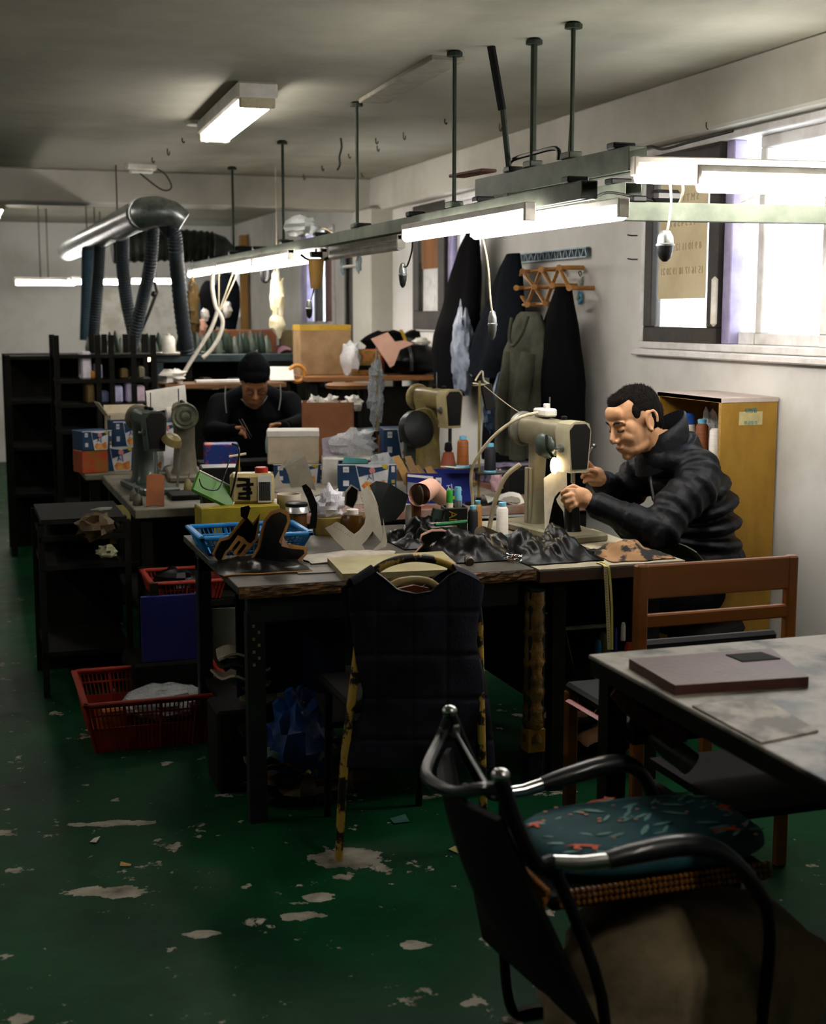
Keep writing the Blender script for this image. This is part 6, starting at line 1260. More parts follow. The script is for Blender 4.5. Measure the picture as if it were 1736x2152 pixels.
single(G().blob((0, 0, 0), (.03, .03, .075), amp=.2, seed=3), 'mint_bag', mat('mint_film', '8FB0A6', .5), 'pale mint plastic bag hanging beside the far worker', 'bag', P(570, 935, y=YW-.45))
bench('worker_bench', 'narrow dark bench before the worker in the knit cap', 1.18, 1.85, 6.98, 7.14, .80, .03, m_dark, m_dark)
# ================= chair with the vest, aisle baskets, foreground =================
m_vest = mat('quilted_black', '20202A', .85, c2='14141B', sc_=9, spec=.1, bump=.15, bsc=120)
Yc = 3.66
o = thing('vest_chair', 'old yellow enamel tube chair before the bench, paint chipped', 'chair', (1.2, 3.8, 0)); B0 = V(o.location)
def pc(px, py, y=Yc): return P(px, py, y=y)-B0
G().tube(bez([pc(712, 1808, 3.62), pc(724, 1600, 3.64), pc(750, 1380), pc(758, 1270), pc(778, 1214), pc(802, 1190), pc(835, 1177), pc(875, 1172), pc(920, 1178), pc(960, 1196), pc(990, 1230), pc(1005, 1290), pc(1008, 1380), pc(1012, 1560, 3.62), pc(1018, 1795, 3.6)], 70), .0125, 10).obj('back_frame', m_yelpaint, o, 50)
G().tube(bez([pc(805, 1250), pc(830, 1226), pc(870, 1218), pc(905, 1224), pc(930, 1246)], 20), .011, 8).obj('inner_hoop', mat('clean_cream_paint', 'B9A468', .45), o, 50)
G().prism([((pc(px, py)).x, (pc(px, py)).z) for px, py in [(815, 1262), (835, 1238), (870, 1230), (902, 1236), (925, 1262), (925, 1330), (815, 1330)]], .012, M4((0, Yc-B0.y+.012, 0), (90, 0, 0))).obj('back_board', mat('red_brown_ply', '6B2E18', .5), o, 0)
G().box((.0, .02, .445), (.36, .36, .03), b=.01).obj('seat', m_dark, o, 0)
for px, sx in ((760, -.15), (980, .15)): G().tube([(sx, .17, .44), (sx, .2, .0)], .012, 8).obj('front_leg', m_dark, o, 50)
rows = [(1232, 733, 1016), (1262, 733, 1012), (1300, 738, 1004), (1350, 743, 1000), (1400, 752, 1012), (1450, 764, 1024), (1500, 760, 1030), (1560, 728, 1036), (1615, 712, 1040)]
def row(py):
    for a, b in zip(rows, rows[1:]):
        if a[0] <= py <= b[0]: 
            t = (py-a[0])/(b[0]-a[0]); return lerp(a[1], b[1], t), lerp(a[2], b[2], t)
    return (rows[0] if py < rows[0][0] else rows[-1])[1:]
NT = [(0, 1238), (.1, 1222), (.2, 1203), (.27, 1218), (.36, 1240), (.5, 1248), (.62, 1242), (.72, 1215), (.79, 1200), (.9, 1212), (1, 1228)]
def neck(u):
    for a, b in zip(NT, NT[1:]):
        if a[0] <= u <= b[0]: return lerp(a[1], b[1], (u-a[0])/(b[0]-a[0]))
    return NT[-1][1]
def vf(u, v):
    py = lerp(neck(u), 1612, v); l, r = row(py); px = lerp(l, r, u)
    bulge = .035*math.sin(math.pi*u)**.5
    q = 0
    for s in (1285, 1376, 1468, 1555): q += .006*math.exp(-((py-s)/5)**2)
    for s in (792, 866, 938): q += .0035*math.exp(-((px-s)/4)**2)
    wr = .006*noise.noise(V((u*5, v*6, 1)))+.012*math.sin(u*7+v*2)*v
    return P(px, py, y=Yc-.022-bulge+q+wr)
ov = thing('quilted_vest', 'dark quilted vest draped over the yellow chair back', 'vest', (1.2, 3.62, .3)); BV = V(ov.location)
G().sheet(lambda u, v: vf(u, v)-BV, 72, 84, .006).obj('front_panel', m_vest, ov, 60)
G().sheet(lambda u, v: (lambda p: V((p.x, p.y+.075+.02*math.sin(u*3.1), p.z-.0)))(vf(u, .02+v*.55))-BV, 20, 16, .006).obj('back_panel', m_vest, ov, 60)
for us in ((.04, .2), (.8, .97)):
    G().sheet(lambda u, v: (lambda p, q: lerp(p, q, v)+V((0, 0, .018*math.sin(math.pi*v))))(vf(lerp(us[0], us[1], u), 0), vf(lerp(us[0], us[1], u), .02)+V((0, .08, 0)))-BV, 8, 8, .006).obj('shoulder', m_vest, ov, 60)
G().tube(bez([vf(.2+.6*i/16, 0)-BV+V((0, -.004, 0)) for i in range(17)], 48), .004, 6).obj('neck_binding', m_black, ov)
G().tube(bez([P(1008, 1385, y=3.58)-BV, P(1014, 1420, y=3.57)-BV, P(1016, 1450, y=3.57)-BV], 8), .002, 5).obj('cord', m_steel, ov)
# ---- under the bench
o = thing('blue_curtain', 'dark blue cloth hanging under the front workbench', 'cloth', (1.02, 4.3, .3))
G().sheet(lambda u, v: (-.19+.36*u, .02*math.sin(u*14)+.03*math.sin(u*5), .36-.34*v), 30, 10, .004).obj('cloth', mat('ink_blue_cloth', '0B1226', .9, c2='0F1830', sc_=8, spec=.2), o, 60)
p = P(640, 1590, y=4.1)
single(G().blob((0, 0, .17), (.1, .09, .17), n=(20, 16), amp=.25, fr=3, seed=4).tube([(0, 0, .3), (-.03, 0, .36)], [.04, .015], 8), 'blue_sack', mat('blue_film_bag', '123A73', .3, c2='0B2450', sc_=9, bump=.5, bsc=30), 'blue plastic sack under the front workbench', 'sack', (P(635, 1590, y=4.15).x, 4.2, .0))
for i, (px, py, w_, c, lb) in enumerate([(500, 1378, .13, 'A59C84', 'pale leather soles stacked highest beside the bench leg'), (498, 1398, .12, '17150F', 'black sole below the pale ones'), (495, 1420, .12, '8C8470', 'stone sole in the middle of the stack'), (535, 1400, .09, '9C937C', 'cream leather tongue beside the sole stack'), (535, 1430, .1, '6F6856', 'grey-brown offcut low in the stack'), (545, 1462, .12, '6B6A48', 'olive offcut at the bottom of the stack')]):
    q = P(px, py, y=4.35); single(G().sheet(lambda u, v: ((u-.5)*w_*(1-.3*(v-.5)**2), (v-.5)*.12, .012*math.sin(u*5+i)+.01*math.cos(v*6)), 10, 6, .008), 'leather_sole', mat('sole_'+c, c, .7), lb, 'leather', q, 15*i, 'leather stack under the bench')
single(G().box((0, 0, 0), (.24, .2, P(520, 1470, y=4.35).z-.02), b=.01), 'scrap_box', m_dark, 'dark box under the sole stack', 'box', (P(520, 1450, y=4.4).x, 4.4, P(520, 1470, y=4.35).z-.015))
bpy.data.objects['scrap_box'].location.z = (P(520, 1470, y=4.35).z-.02)/2
q = P(470, 1335, y=4.9); single(G().box((0, 0, 0), (.1, .004, .19)), 'white_notice', m_paper, 'white printed sheet standing behind the bench leg', 'paper', (q.x, 4.93, q.z), -6)
cut('leather_scrap', 'tan-edged leather hide hung under the machine workbench', 'leather', [(1142, 1290), (1165, 1292), (1185, 1312), (1200, 1380), (1215, 1450), (1222, 1492), (1180, 1500), (1145, 1480)], 4.2, .005, m_blkleather, edge=mat('dull_tan_edge', '4A3A22', .8), ex=.006)
cut('leather_scrap', 'narrow leather strip hanging beside the tape-wrapped leg', 'leather', [(1143, 1340), (1155, 1348), (1164, 1375), (1172, 1440), (1178, 1490), (1165, 1500), (1150, 1420)], 4.1, .005, mat('dark_strip', '1B150C', .7), edge=mat('dull_tan_edge', '4A3A22', .8), ex=.006)
for i, (px, py, w_, d_, m, lb) in enumerate([(585, 1600, .12, .1, mat('amber_scrap', '4A3012', .6), 'amber leather scrap on the floor under the bench'), (560, 1585, .1, .1, mat('teal_scrap', '3F5650', .6), 'pale teal scrap on the floor under the bench'), (625, 1615, .12, .1, mat('brown_scrap', '38260F', .7), 'dark brown scrap in the floor pile'), (648, 1612, .06, .05, mat('lemon_scrap', '9E9A45', .6), 'lemon yellow curled scrap in the floor pile'), (668, 1582, .07, .05, mat('bone_scrap', '7E7B64', .6), 'bone-coloured rounded scrap in the floor pile'), (700, 1570, .06, .04, mat('slate_scrap', '59605A', .6), 'slate leather clipping near the vest'), (545, 1640, .08, .07, mat('umber_scrap', '3B2A10', .7), 'umber scrap at the front of the floor pile')]):
    q = P(px, py, y=4.15); single(G().sheet(lambda u, v: ((u-.5)*w_+.01*math.sin(v*6), (v-.5)*d_, .02+.022*math.sin(u*4+i)*math.cos(v*5)+.01*noise.noise(V((u*4, v*4, i)))), 10, 8, .003), 'leather_scrap', m, lb, 'scrap', (q.x, 4.15, max(.004, q.z-.03)), 30*i)
single(G().blob((0, 0, .05), (.16, .12, .05), n=(20, 10), amp=.3, fr=4, seed=2, flatz=-.05), 'scrap_heap', mat('heap_mix', '241A0C', .8, c2='3A2D15', sc_=14), 'dim heap of leather waste under the front workbench', 'heap', (P(610, 1620, z=0).x, 4.2, 0))
# small papers on the floor
for px, py, w_, c, lb, rz in ((970, 1786, .06, '97935E', 'yellowish paper scrap lying on the green floor', 20), (264, 1820, .012, 'B08A4A', 'thin tan sliver on the floor near the aisle', 70), (200, 1768, .02, 'C9C4B4', 'white splinter on the floor by the aisle edge', -30), (840, 1725, .05, '2C5A50', 'thin green curl on the floor', 0)):
    single(G().sheet(lambda u, v: ((u-.5)*w_, (v-.5)*(.045 if w_ > .03 else .03), .003+.008*u*v), 4, 4, .0008), 'paper_scrap', mat('floor_'+c, c, .7), lb, 'scrap', P(px, py, z=.001), rz)
# ---- aisle: red baskets, blue board
zr_ = .185; ya = P(320, 1472, z=zr_).y; yb_ = min(P(320, 1388, z=zr_).y, ya+.5)
xl, xr_ = P(178, 1476, z=zr_).x, P(468, 1455, z=zr_).x+.05
b1 = basket('dark red slotted basket on the aisle floor holding film-wrapped goods', xl, xr_, ya, yb_, .0, zr_, mat('brick_red_plastic', '8E2A1A', .5, c2='6E1D10', sc_=7), .035, bands=((0, .5), (.74, .78), (.92, 1.0)))
o = thing('film_parcel', 'film-wrapped parcel lying in the dark red floor basket', 'parcel', ((xl+xr_)/2+.03, ya+.2, .01), 5)
G().blob((0, 0, .11), (.15, .12, .05), n=(22, 12), amp=.12, seed=3).obj('goods', mat('grey_goods', '55605A', .6, c2='9B948A', sc_=8), o); G().blob((0, 0, .112), (.16, .128, .06), n=(22, 12), amp=.15, seed=5).obj('film', m_film, o); G().box((0, 0, .04), (.25, .2, .07)).obj('bottom_goods', m_dark, o, 0)
single(G().box((0, 0, .06), (.08, .1, .12), (0, 0, 0), b=.008), 'orange_packet', mat('orange_packet', '9C5514', .5), 'orange packet beside the film-wrapped parcel', 'packet', ((xl+xr_)/2-.17, ya+.17, .01), 8)
q = P(358, 1390, y=5.45)
single(G().box((0, 0, .17), (P(413, 1390, y=5.45).x-P(303, 1390, y=5.45).x, .02, .34), b=.003), 'blue_board', mat('violet_blue_board', '191D5E', .5, c2='131648', sc_=4), 'violet-blue board standing behind the red floor basket', 'board', (q.x, 5.72, 0.0))
bo = bpy.data.objects['blue_board']; bo.location = (P(358, 1390, y=5.3).x, 5.3, P(358, 1388, y=5.3).z)
bo.scale = (1.04, 1, (P(358, 1250, y=5.3).z-P(358, 1388, y=5.3).z)/.34)
single(G().box((0, 0, bo.location.z/2), (.3, .3, bo.location.z), b=.01), 'dark_crate', m_dark, 'dark crate under the violet-blue board', 'crate', (bo.location.x, 5.42, 0))
zq = P(385, 1250, y=5.35).z
b2 = basket('bright red shallow basket on the shelf under the machine table', P(318, 1230, y=5.35).x, P(470, 1230, y=5.35).x, 5.33, 5.64, zq-.02, P(385, 1222, y=5.35).z, mat('coral_plastic', '8E2C1C', .5), .02)
single(G().blob((0, 0, .04), (.1, .1, .05), amp=.25, seed=5), 'black_stock', m_blkleather, 'black wrapped stock in the bright red basket', 'stock', (P(375, 1230, y=5.5).x, 5.5, zq-.01))
o = thing('side_rack', 'dark steel rack between aisle and front workbench', 'rack', (P(400, 1250, y=5.5).x, 5.5, 0))
G().box((0, 0, zq-.035), (.34, .36, .02)).obj('shelf', m_dark, o, 0)
for sx in (-1, 1):
    for sy in (-1, 1): G().box((sx*.17, sy*.18, zq/2+.03), (.03, .03, zq+.06)).obj('upright', m_dark, o, 0)
# aisle bits far left under the machine table
for i, (px, py, y, w_, h, c, lb) in enumerate([(200, 1105, 5.6, .14, .1, '4A3A22', 'brown bundle at the aisle edge under the old machines'), (215, 1075, 5.9, .12, .03, '6E6C62', 'grey folded sheet at the aisle edge'), (225, 1160, 5.6, .08, .05, '8A8A6A', 'pale tangle of cord at the aisle edge'), (235, 1315, 6.2, .1, .02, '24486E', 'blue scrap on the aisle floor')]):
    q = P(px, py, y=y); single(G().blob((0, 0, 0), (w_/2, .06, h/2), amp=.3, seed=i+2), 'aisle_clutter', mat('clut_'+c, c, .7), lb, 'clutter', q)
o = thing('aisle_shelf', 'dim low shelf unit at the aisle edge under the old machines', 'shelf', (P(200, 1130, y=5.75).x-.05, 5.8, 0))
G().box((0, .34, .36), (.34, .02, .72)).obj('shade_backing', m_dark, o, 0)  # dark backing put in to darken the unit
for z in (.18, P(200, 1180, y=5.75).z, P(215, 1120, y=5.75).z, P(215, 1085, y=5.75).z): G().box((0, .1, z), (.34, .5, .02)).obj('board', m_dark, o, 0)
for sx in (-1, 1):
    for yy in (-.13, .33): G().box((sx*.17, yy, .36), (.025, .025, .72)).obj('upright', m_dark, o, 0)
# cream cloth strap by slab
single(G().sheet(lambda u, v: (.03*v+.03*math.sin(u*5), 0, -.16*u), 12, 3, .003), 'rag_strip', mat('straw_rag', '7A7040', .8), 'straw rag strip hanging from the machine table corner', 'rag', P(243, 1062, y=5.7)+V((0, 0, .0)))
# ================= wooden chair and near desk =================
m_chairw = mat('orange_brown_wood', '85501F', .42, c2='683A14', sc_=4, stretch=(.25, 2, 2), coat=.15)
Yw = 3.22; o = thing('wooden_chair', 'orange-brown wooden chair with two back rails near the desk', 'chair', (1.95, 3.4, 0)); B0 = V(o.location)
x0, x1 = P(1346, 1260, y=Yw).x-B0.x, P(1346, 1260, y=Yw).x-B0.x+.46
zt = P(1450, 1180, y=Yw).z
for x in (x0, x1): G().box((x, Yw-B0.y, zt/2), (.034, .03, zt), b=.005).obj('back_post', m_chairw, o, 0)
for a, b in ((1181, 1251), (1284, 1312)):
    za, zb = P(1450, a, y=Yw).z, P(1450, b, y=Yw).z; G().box(((x0+x1)/2, Yw-B0.y-.002, (za+zb)/2), (x1-x0, .02, za-zb), b=.004).obj('back_rail', m_chairw, o, 0)
G().box(((x0+x1)/2, .05, .45), (x1-x0+.03, .42, .03), b=.01).obj('seat', mat('grey_vinyl', '14191B', .5), o, 0)
G().box(((x0+x1)/2, Yw-B0.y+.03, .58), (x1-x0-.04, .03, .2), b=.01).obj('back_pad', MATS['grey_vinyl'], o, 0)
for x in (x0, x1): G().box((x, .24, .22), (.034, .034, .44), b=.004).obj('front_leg', m_chairw, o, 0)
DX, DY0, DY1, DZ = 1.405, 1.72, 2.905, .75
m_desk = mat('dirty_desk_top', '938E81', .5, c2='2A322B', sc_=5.5, lo=.43, hi=.6, bump=.15, bsc=40)
o = thing('near_desk', 'dirty white-topped desk with dark edge at the right', 'desk', (2.1, 2.31, 0))
G().box((0, 0, DZ-.005), (1.39, 1.185, .01), b=.002).obj('top', m_desk, o, 0); G().box((0, 0, DZ-.03), (1.385, 1.18, .04), b=.003).obj('edge', m_dark, o, 0)
for sx in (-1, 1):
    for sy in (-1, 1): G().box((sx*.65, sy*.55, .35), (.05, .05, .7)).obj('leg', m_dark, o, 0)
G().box((0, .5, .62), (1.25, .02, .14)).obj('modesty_panel', m_dark, o, 0)
a, b, c, d = [P(px, py, z=DZ+.022) for px, py in ((1322, 1384), (1418, 1440), (1700, 1422), (1620, 1362))]
o = thing('cutting_slab', 'thick red-brown rubber slab on the near desk', 'slab', (a+b+c+d)/4-V((0, 0, .022))); ctr = V(o.location)
G().prism([((v-ctr).x, (v-ctr).y) for v in (b, c, d, a)], .022).obj('slab', mat('red_brown_rubber', '53302A', .5, c2='432520', sc_=9, bump=.15), o, 0)
q = [P(px, py, z=DZ+.0235)-ctr for px, py in ((1525, 1376), (1560, 1390), (1640, 1384), (1600, 1370))]
G().prism([(v.x, v.y) for v in (q[1], q[2], q[3], q[0])], .002, M4((0, 0, .0222))).obj('dark_patch', m_dark, o, 0)
a, b, c, d = [P(px, py, z=DZ+.004) for px, py in ((1455, 1482), (1600, 1560), (1720, 1535), (1600, 1462))]
o = thing('worn_mat', 'pale worn mat with scuffed white patch on the near desk', 'mat', (a+b+c+d)/4-V((0, 0, .004))); ctr = V(o.location)
G().prism([((v-ctr).x, (v-ctr).y) for v in (b, c, d, a)], .004).obj('mat', mat('scuffed_mat', 'A9A294', .6, c2='5A5546', sc_=9, lo=.42, hi=.55), o, 0)
# bottles and pens seen behind the desk edge
for px, a, b, m, lb, r in ((1258, 1345, 1385, mat('cyan_bottle', '1C6C95', .4), 'small cyan bottle under the machine workbench', .012), (1322, 1350, 1385, m_red, 'red capped bottle beside the tape measure', .016), (1318, 1312, 1350, m_white, 'white tube standing by the red bottle', .008), (1293, 1320, 1385, m_bluebox, 'blue pen by the tape measure', .006), (1270, 1330, 1385, mat('moss_can', '2E3318', .5), 'moss green can under the machine workbench', .02)):
    z0, z1 = P(px, b, y=4.05).z, P(px, a, y=4.05).z; single(G().lathe([(r, 0), (r*1.05, .004), (r, (z1-z0)*.8), (r*.6, z1-z0)], 12), 'shelf_bottle', m, lb, 'bottle', (P(px, b, y=4.05).x, 4.05+(.03 if 'white' in lb else 0), z0))
z0 = P(1290, 1385, y=4.05).z; single(G().box((0, 0, 0), (.2, .16, .02)), 'small_shelf', m_dark, 'little ledge carrying bottles under the machine workbench', 'shelf', (P(1290, 1385, y=4.05).x+.02, 4.07, z0-.01))
single(G().box((0, 0, 0), (.18, .03, .008), (0, 0, 0), b=.002), 'pale_rule', mat('pale_rule', '5C5F50', .5), 'pale rule fixed under the machine workbench', 'rule', P(1230, 1318, y=4.2))
# yellow straps, red rule under the desk
for i, (pts, lb) in enumerate([([(1252, 1420), (1262, 1428), (1275, 1432)], 'short yellow strap end beneath the desk corner'), ([(1250, 1442), (1265, 1444), (1280, 1442)], 'flat yellow strap beneath the desk corner'), ([(1270, 1462), (1262, 1480), (1248, 1500)], 'curved yellow strap above the red rule'), ([(1295, 1452), (1302, 1475), (1306, 1500)], 'straight yellow strap hanging by the desk leg')]):
    L_ = bez([P(px, py, y=3.7) for px, py in pts], 8); single(G().sheet(lambda u, v: L_[round(u*8)]+V(((v-.5)*.012, 0, (v-.5)*.008)), 8, 1, .0015), 'yellow_strap', mat('strap_yellow', '8C8A45', .6), lb, 'strap')
a, b = P(1195, 1472, y=3.5), P(1290, 1528, y=3.3)
single(G().tube([a, b], .012, 4, flat=.4), 'red_rule', mat('glossy_red', '7A1510', .4), 'glossy red rule sloping toward the desk leg', 'rule')
for i, (px, py, r, m, lb) in enumerate([(1385, 1505, .045, mat('maroon_bottle', '4A1510', .35), 'maroon bottle lying under the near desk'), (1405, 1570, .03, m_steel, 'dull metal cylinder under the near desk'), (1330, 1480, .03, mat('dark_red_tin', '3A0F0A', .4), 'dark red tin under the near desk corner')]):
    q = P(px, py, y=2.78); single(G().tube([q+V((-.04, .02, .03)), q, q+V((.05, -.02, -.04))], [r*.5, r, r], 12), 'loose_bottle', m, lb, 'bottle')
o = thing('parts_shelf', 'dark shelf under the near desk with loose bottles', 'shelf', (1.95, 2.6, 0)); G().box((0, .15, P(1400, 1600, y=2.78).z-.06), (.7, .4, .02)).obj('board', m_dark, o, 0)
for sx in (-1, 1): G().box((sx*.34, .15, .2), (.02, .4, .4)).obj('end', m_dark, o, 0)
# ================= armchair in the foreground =================
m_arm = mat('black_armpad', '15191A', .38, c2='0E1112', sc_=14, coat=.2); m_cloth = mat('black_mesh_cloth', '080908', .85, spec=.2)
o = thing('armchair', 'chrome tube armchair with black padded arms in the foreground', 'chair', (1.25, 2.4, 0)); B0 = V(o.location)
yF, yN = 2.66, 2.17
def pf(px, py, y): return P(px, py, y=y)-B0
topF, topN = pf(945, 1500, yF), pf(1052, 1636, yN)
for nm, top, y, arm in (('far', topF, yF, [(1060, 1668), (1140, 1648)]), ('near', topN, yN, [(1160, 1812), (1276, 1808)])):
    j = pf(arm[0][0], arm[0][1], y)
    po = G().tube(bez([top, lerp(top, j, .45)+V((-.012, 0, -.02)), lerp(top, j, .8)+V((-.01, 0, -.03)), j], 18), .0145, 10).obj('back_post', m_blkmetal, o)
    G().blob(top+V((0, 0, .006)), (.017, .017, .013), n=(14, 10)).obj('chrome_cap', m_chrome, po)
    e = pf(arm[1][0], arm[1][1], y); G().tube([j, lerp(j, e, .5)+V((0, 0, -.004)), e], .0145, 12).obj('chrome_arm', m_chrome, o)
    pad = ([(1140, 1648), (1200, 1628), (1280, 1606), (1325, 1608), (1358, 1640), (1378, 1700)] if nm == 'far' else [(1276, 1808), (1340, 1792), (1430, 1776), (1500, 1784), (1560, 1828), (1610, 1900)])
    pts = bez([pf(a, b, y) for a, b in pad], 30); G().tube(pts, [.0185+.006*math.sin(math.pi*min(1, i/22)) for i in range(len(pts))], 12, flat=.85).obj('arm_pad', m_arm, o)
    ep = pts[-1]; G().tube(bez([ep, ep+V((.01, 0, -.12)), V((ep.x-.03, ep.y, -.0+.02)), V((ep.x-.1, ep.y, .013)), V((-.08, ep.y, .013)), V((-.14, ep.y, .04)), V((-.16, ep.y, .3)), j], 40), .012, 8).obj('sled_leg', m_blkmetal, o)
mid = (topF+topN)/2
G().tube(bez([topF+V((-.002, 0, -.01)), topF+V((-.03, -.02, -.05)), mid+V((-.075, .06, -.075)), mid+V((-.06, -.05, -.075)), topN+V((-.02, .04, -.03)), topN+V((0, 0, -.02))], 30), .0125, 10).obj('curved_back_bar', m_arm, o)
G().tube([topF+V((.012, -.0, -.04)), topN+V((0, .03, -.045))], .0035, 6).obj('tension_wire', m_steel, o); G().box(topF+V((.01, -.006, -.035)), (.018, .022, .03), b=.004).obj('wire_clip', m_steel, o)
def sling(u, v):
    a = lerp(topF, topN, u)+V((-.06*math.sin(math.pi*u), 0, -.075+.0*u)); b = V((lerp(-.2, -.15, u), lerp(yF, yN, u)-B0.y, .2)); p = lerp(a, b, v); return p+V((-.03*math.sin(math.pi*v)*math.sin(math.pi*u), 0, 0))
G().sheet(sling, 14, 12, .012).obj('back_sling', m_cloth, o, 60)
G().box((.04, .08, .425), (.5, .36, .03), b=.012).obj('seat_base', m_cloth, o, 0)
# bead mat on the seat edge
g = G()
for i in range(40):
    for k in range(3): g.blob((-.19+i*.0118, -.105-.004*k, .452-k*.011), (.0055, .006, .006), n=(6, 4))
for i in range(12):
    for k in range(4): g.blob((-.215-.004*k, -.1+i*.012, .455-k*.016), (.007, .0055, .01), n=(6, 4))
om = tag(g.obj('bead_mat', mat('bamboo_bead', '8A5A22', .4, c2='6A3F14', sc_=20)), 'brown bamboo bead mat spread on the armchair seat', 'bead mat'); om.location = B0+V((0, 0, 0)); om['kind'] = 'stuff'
oc = thing('seat_cushion', 'dark teal cushion printed with orange foxes and leaves', 'cushion', (1.325, 2.475, .445), 0)
def sq(t, a, n_=3.2): return math.copysign(abs(math.cos(t))**(2/n_), math.cos(t))*a, math.copysign(abs(math.sin(t))**(2/n_), math.sin(t))*a
vs = []; n = 40
for r, z in ((.05, 0), (.9, 0), (1, .018), (.985, .035), (.9, .05), (.7, .058), (.4, .062), (.05, .063)):
    vs += [(sq(2*math.pi*k/n, .255*r)[0], sq(2*math.pi*k/n, .165*r)[1], z) for k in range(n)]
G().add(vs, [(i*n+k, i*n+(k+1) % n, (i+1)*n+(k+1) % n, (i+1)*n+k) for i in range(7) for k in range(n)]+[tuple(range(n-1, -1, -1)), tuple(7*n+k for k in range(n))]).obj('pad', mat('teal_fabric', '17434A', .8, c2='1D5056', sc_=14), oc, 60)
def top_z(x, y): 
    r = max(abs(x)/.255, abs(y)/.165); return .0635 if r < .4 else lerp(.062, .05, (r-.4)/.5)+.0005
fox = [(-.03, -.005), (-.016, .004), (.008, .006), (.014, .016), (.02, .009), (.03, .006), (.02, -.001), (.018, -.016), (.012, -.016), (.01, -.004), (-.008, -.004), (-.012, -.016), (-.018, -.016), (-.016, -.003)]
leaf = [(-.025, 0), (-.01, .005), (.015, .006), (.026, .002), (.012, -.003), (-.01, -.004)]
m_fox = mat('fox_orange', 'D2583A', .7); m_leaf = mat('sage_leaf', '6C9A94', .7); m_dot = mat('peach_dot', 'C48A72', .7)
def pr(nm, out, x, y, rz, m, s=1): G().prism([(a*s, b*s) for a, b in out], .0012, M4((x, y, top_z(x, y)), (0, 0, rz))).obj(nm, m, oc, 0)
for x, y, rz in ((-.2, .06, 10), (.19, .02, -10), (-.17, -.09, -25), (.02, -.12, 5), (-.02, .145, 0), (.14, -.1, 150)):
    pr('fox_print', fox, x, y, rz, m_fox, 1.3)
for i in range(60):
    x, y = rnd.uniform(-.22, .22), rnd.uniform(-.14, .14); pr('leaf_print', leaf, x, y, rnd.uniform(-40, 50), m_leaf, rnd.uniform(.7, 1.25))
for i in range(26):
    x, y = rnd.uniform(-.22, .22), rnd.uniform(-.14, .14); pr('dot_print', [(.005*math.cos(t*.785), .004*math.sin(t*.785)) for t in range(8)], x, y, 0, m_dot, 1)
o = thing('canvas_sack', 'tan canvas sack slumped under the foreground armchair', 'sack', (1.27, 2.36, 0))
G().blob((.1, .0, .19), (.31, .2, .185), n=(30, 18), amp=.09, fr=2.2, seed=7, flatz=-.19).obj('canvas', mat('tan_canvas', '8C7C5E', .85, c2='6E6048', sc_=8, bump=.3, bsc=40), o, 60)
# ================= small clutter between the machines =================
a, b = S2+V((.02, 0, hs2-.02)), V((mp[0]+.0, mp[1]-.02, TZ+.40))
single(G().tube(bez([a, lerp(a, b, .5)+V((0, 0, -.01)), b], 14), .0016, 5), 'thread_line', m_cream, 'taut pale thread from the tall stand to the post machine', 'thread')
o = thing('motor_housing', 'round black motor housing beside the olive machine', 'motor', (P(868, 905, y=6.12).x, 6.14, .745)); hm = P(868, 905, y=6.12).z-.745
G().lathe([(.02, 0), (.05, .004), (.085, .012), (.09, .03), (.085, .06), (.04, .075)], 26, M=M4((0, 0, hm), (78, 0, 18))).obj('drum', m_black, o); G().box((0, .03, hm/2), (.05, .04, hm), b=.006).obj('bracket', m_mach_green, o)
G().tube(bez([(-.02, -.02, hm+.06), (.03, -.03, hm+.1), (.09, -.02, hm+.09), (.13, 0, hm+.03)], 16), .006, 6).obj('curved_wire', m_mach_olive, o)
jl = [(925, 985, 5.95, .022, .07, '4C6172', 'blue-grey jar by the red glue bottle'), (905, 990, 6.05, .02, .06, 'A9A49A', 'pale jar by the red glue bottle'), (958, 990, 5.9, .018, .05, '6E7F86', 'small misty jar under the copper cone'), (888, 1000, 5.9, .02, .05, '3B3A36', 'dark tin among the jars on the middle bench'), (700, 1030, 5.7, .022, .05, '8A7A60', 'tan pot in front of the white box'), (575, 1035, 5.55, .02, .045, 'B6AE9C', 'cream pot before the curled grey leather')]
for px, py, y, r, h, c, lb in jl:
    o = thing('small_jar', lb, 'jar', (P(px, py, y=y).x, y, .747), 0, 'jars on the middle bench')
    G().lathe([(r, 0), (r*1.04, .004), (r, h*.75), (r*.8, h*.82)], 14).obj('body', mat('jar_'+c, c, .4), o); G().lathe([(r*.85, h*.8), (r*.88, h*.85), (r*.85, h)], 14).obj('lid', m_black if r > .02 else m_white, o)
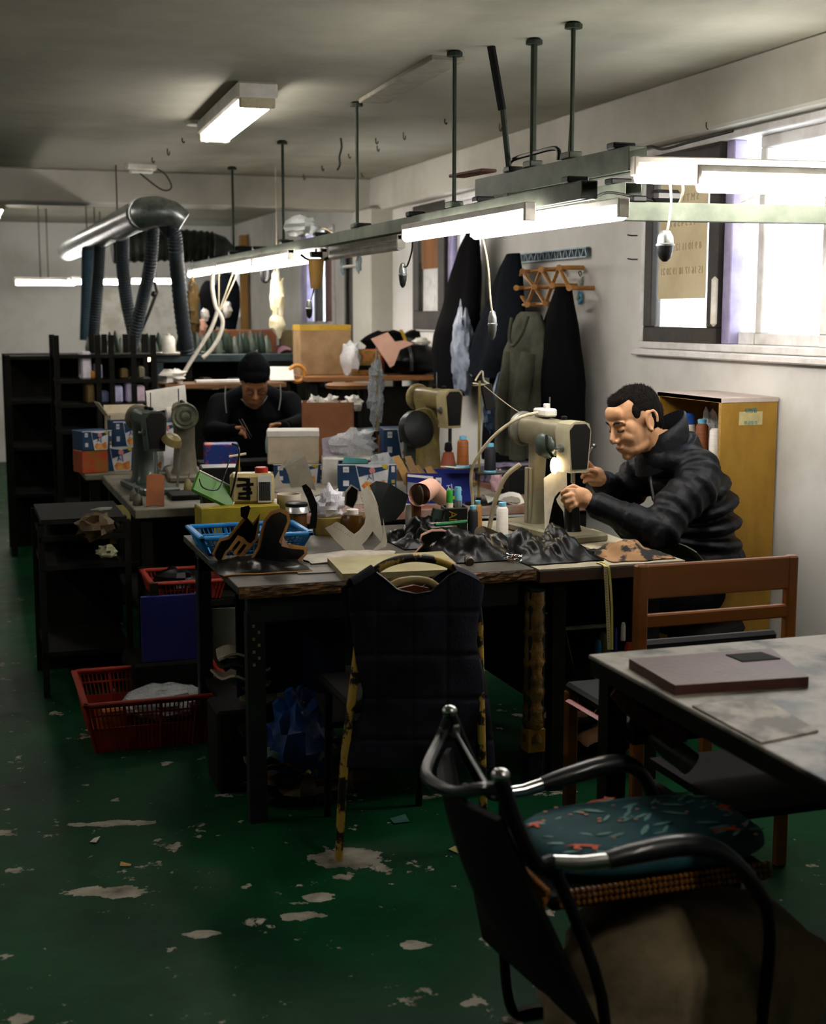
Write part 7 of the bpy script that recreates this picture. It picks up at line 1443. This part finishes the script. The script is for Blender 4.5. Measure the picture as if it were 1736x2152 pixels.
for i, (px, py, y, w_, c, lb) in enumerate([(690, 1018, 5.85, .1, '0C0D0C', 'black leather offcut before the white box'), (660, 1042, 5.5, .12, '2A2A26', 'dark grey offcut at the bench front edge'), (1075, 1042, 5.46, .08, '8E887C', 'pale scrap at the reddish bench edge'), (610, 1050, 5.45, .12, '8F8672', 'beige scrap at the aisle end of the middle bench')]):
    single(G().sheet(lambda u, v: ((u-.5)*w_, (v-.5)*.1, .004+.02*math.sin(u*3.1)*math.sin(v*3.1)*(1+.8*noise.noise(V((u*4, v*4, i))))), 10, 8, .003), 'bench_scrap', mat('bscrap_'+c, c, .6), lb, 'scrap', (P(px, py, y=y).x, y, .748), 20*i)
for i, (px, py, y, r, c, lb) in enumerate([(268, 1040, 5.85, .02, '4E4C3C', 'grimy oil can at the corner of the machine table'), (395, 1018, 6.3, .018, '8B7E50', 'straw-coloured bobbin box on the machine table'), (250, 1045, 6.0, .016, '59584C', 'small grey pot at the aisle side of the machine table')]):
    h = .05; o = thing('oil_pot', lb, 'pot', (max(.72, P(px, py, y=y).x), y, .75)); G().lathe([(r, 0), (r*1.1, .004), (r*.9, h*.7), (r*.4, h)], 12).obj('body', mat('pot_'+c, c, .5), o); G().tube([(0, 0, h*.95), (.01, 0, h*1.6)], .003, 6).obj('spout', m_steel, o)
o = thing('bracket_lamp', 'thin cream bracket arm rising beside the green tablet case', 'bracket', (P(505, 1010, y=5.5).x, 5.52, .75)); zt_ = P(500, 955, y=5.5).z-.75
G().tube([(0, 0, 0), (0, 0, zt_)], .004, 6).obj('post', m_ytape, o); G().tube([(-.04, 0, zt_-.01), (.03, 0, zt_)], .005, 6).obj('cross_arm', m_cream, o); G().tube(bez([(.0, 0, zt_-.01), (-.025, -.02, zt_*.6), (-.02, -.03, zt_*.3), (.01, -.02, .01)], 14), .004, 6).obj('cable', m_black, o)
single(G().box((0, 0, .375), (.06, .1, .75)), 'narrow_stand', m_dark, 'narrow dark stand under the cream bracket arm', 'stand', (P(505, 1010, y=5.5).x, 5.52, 0))
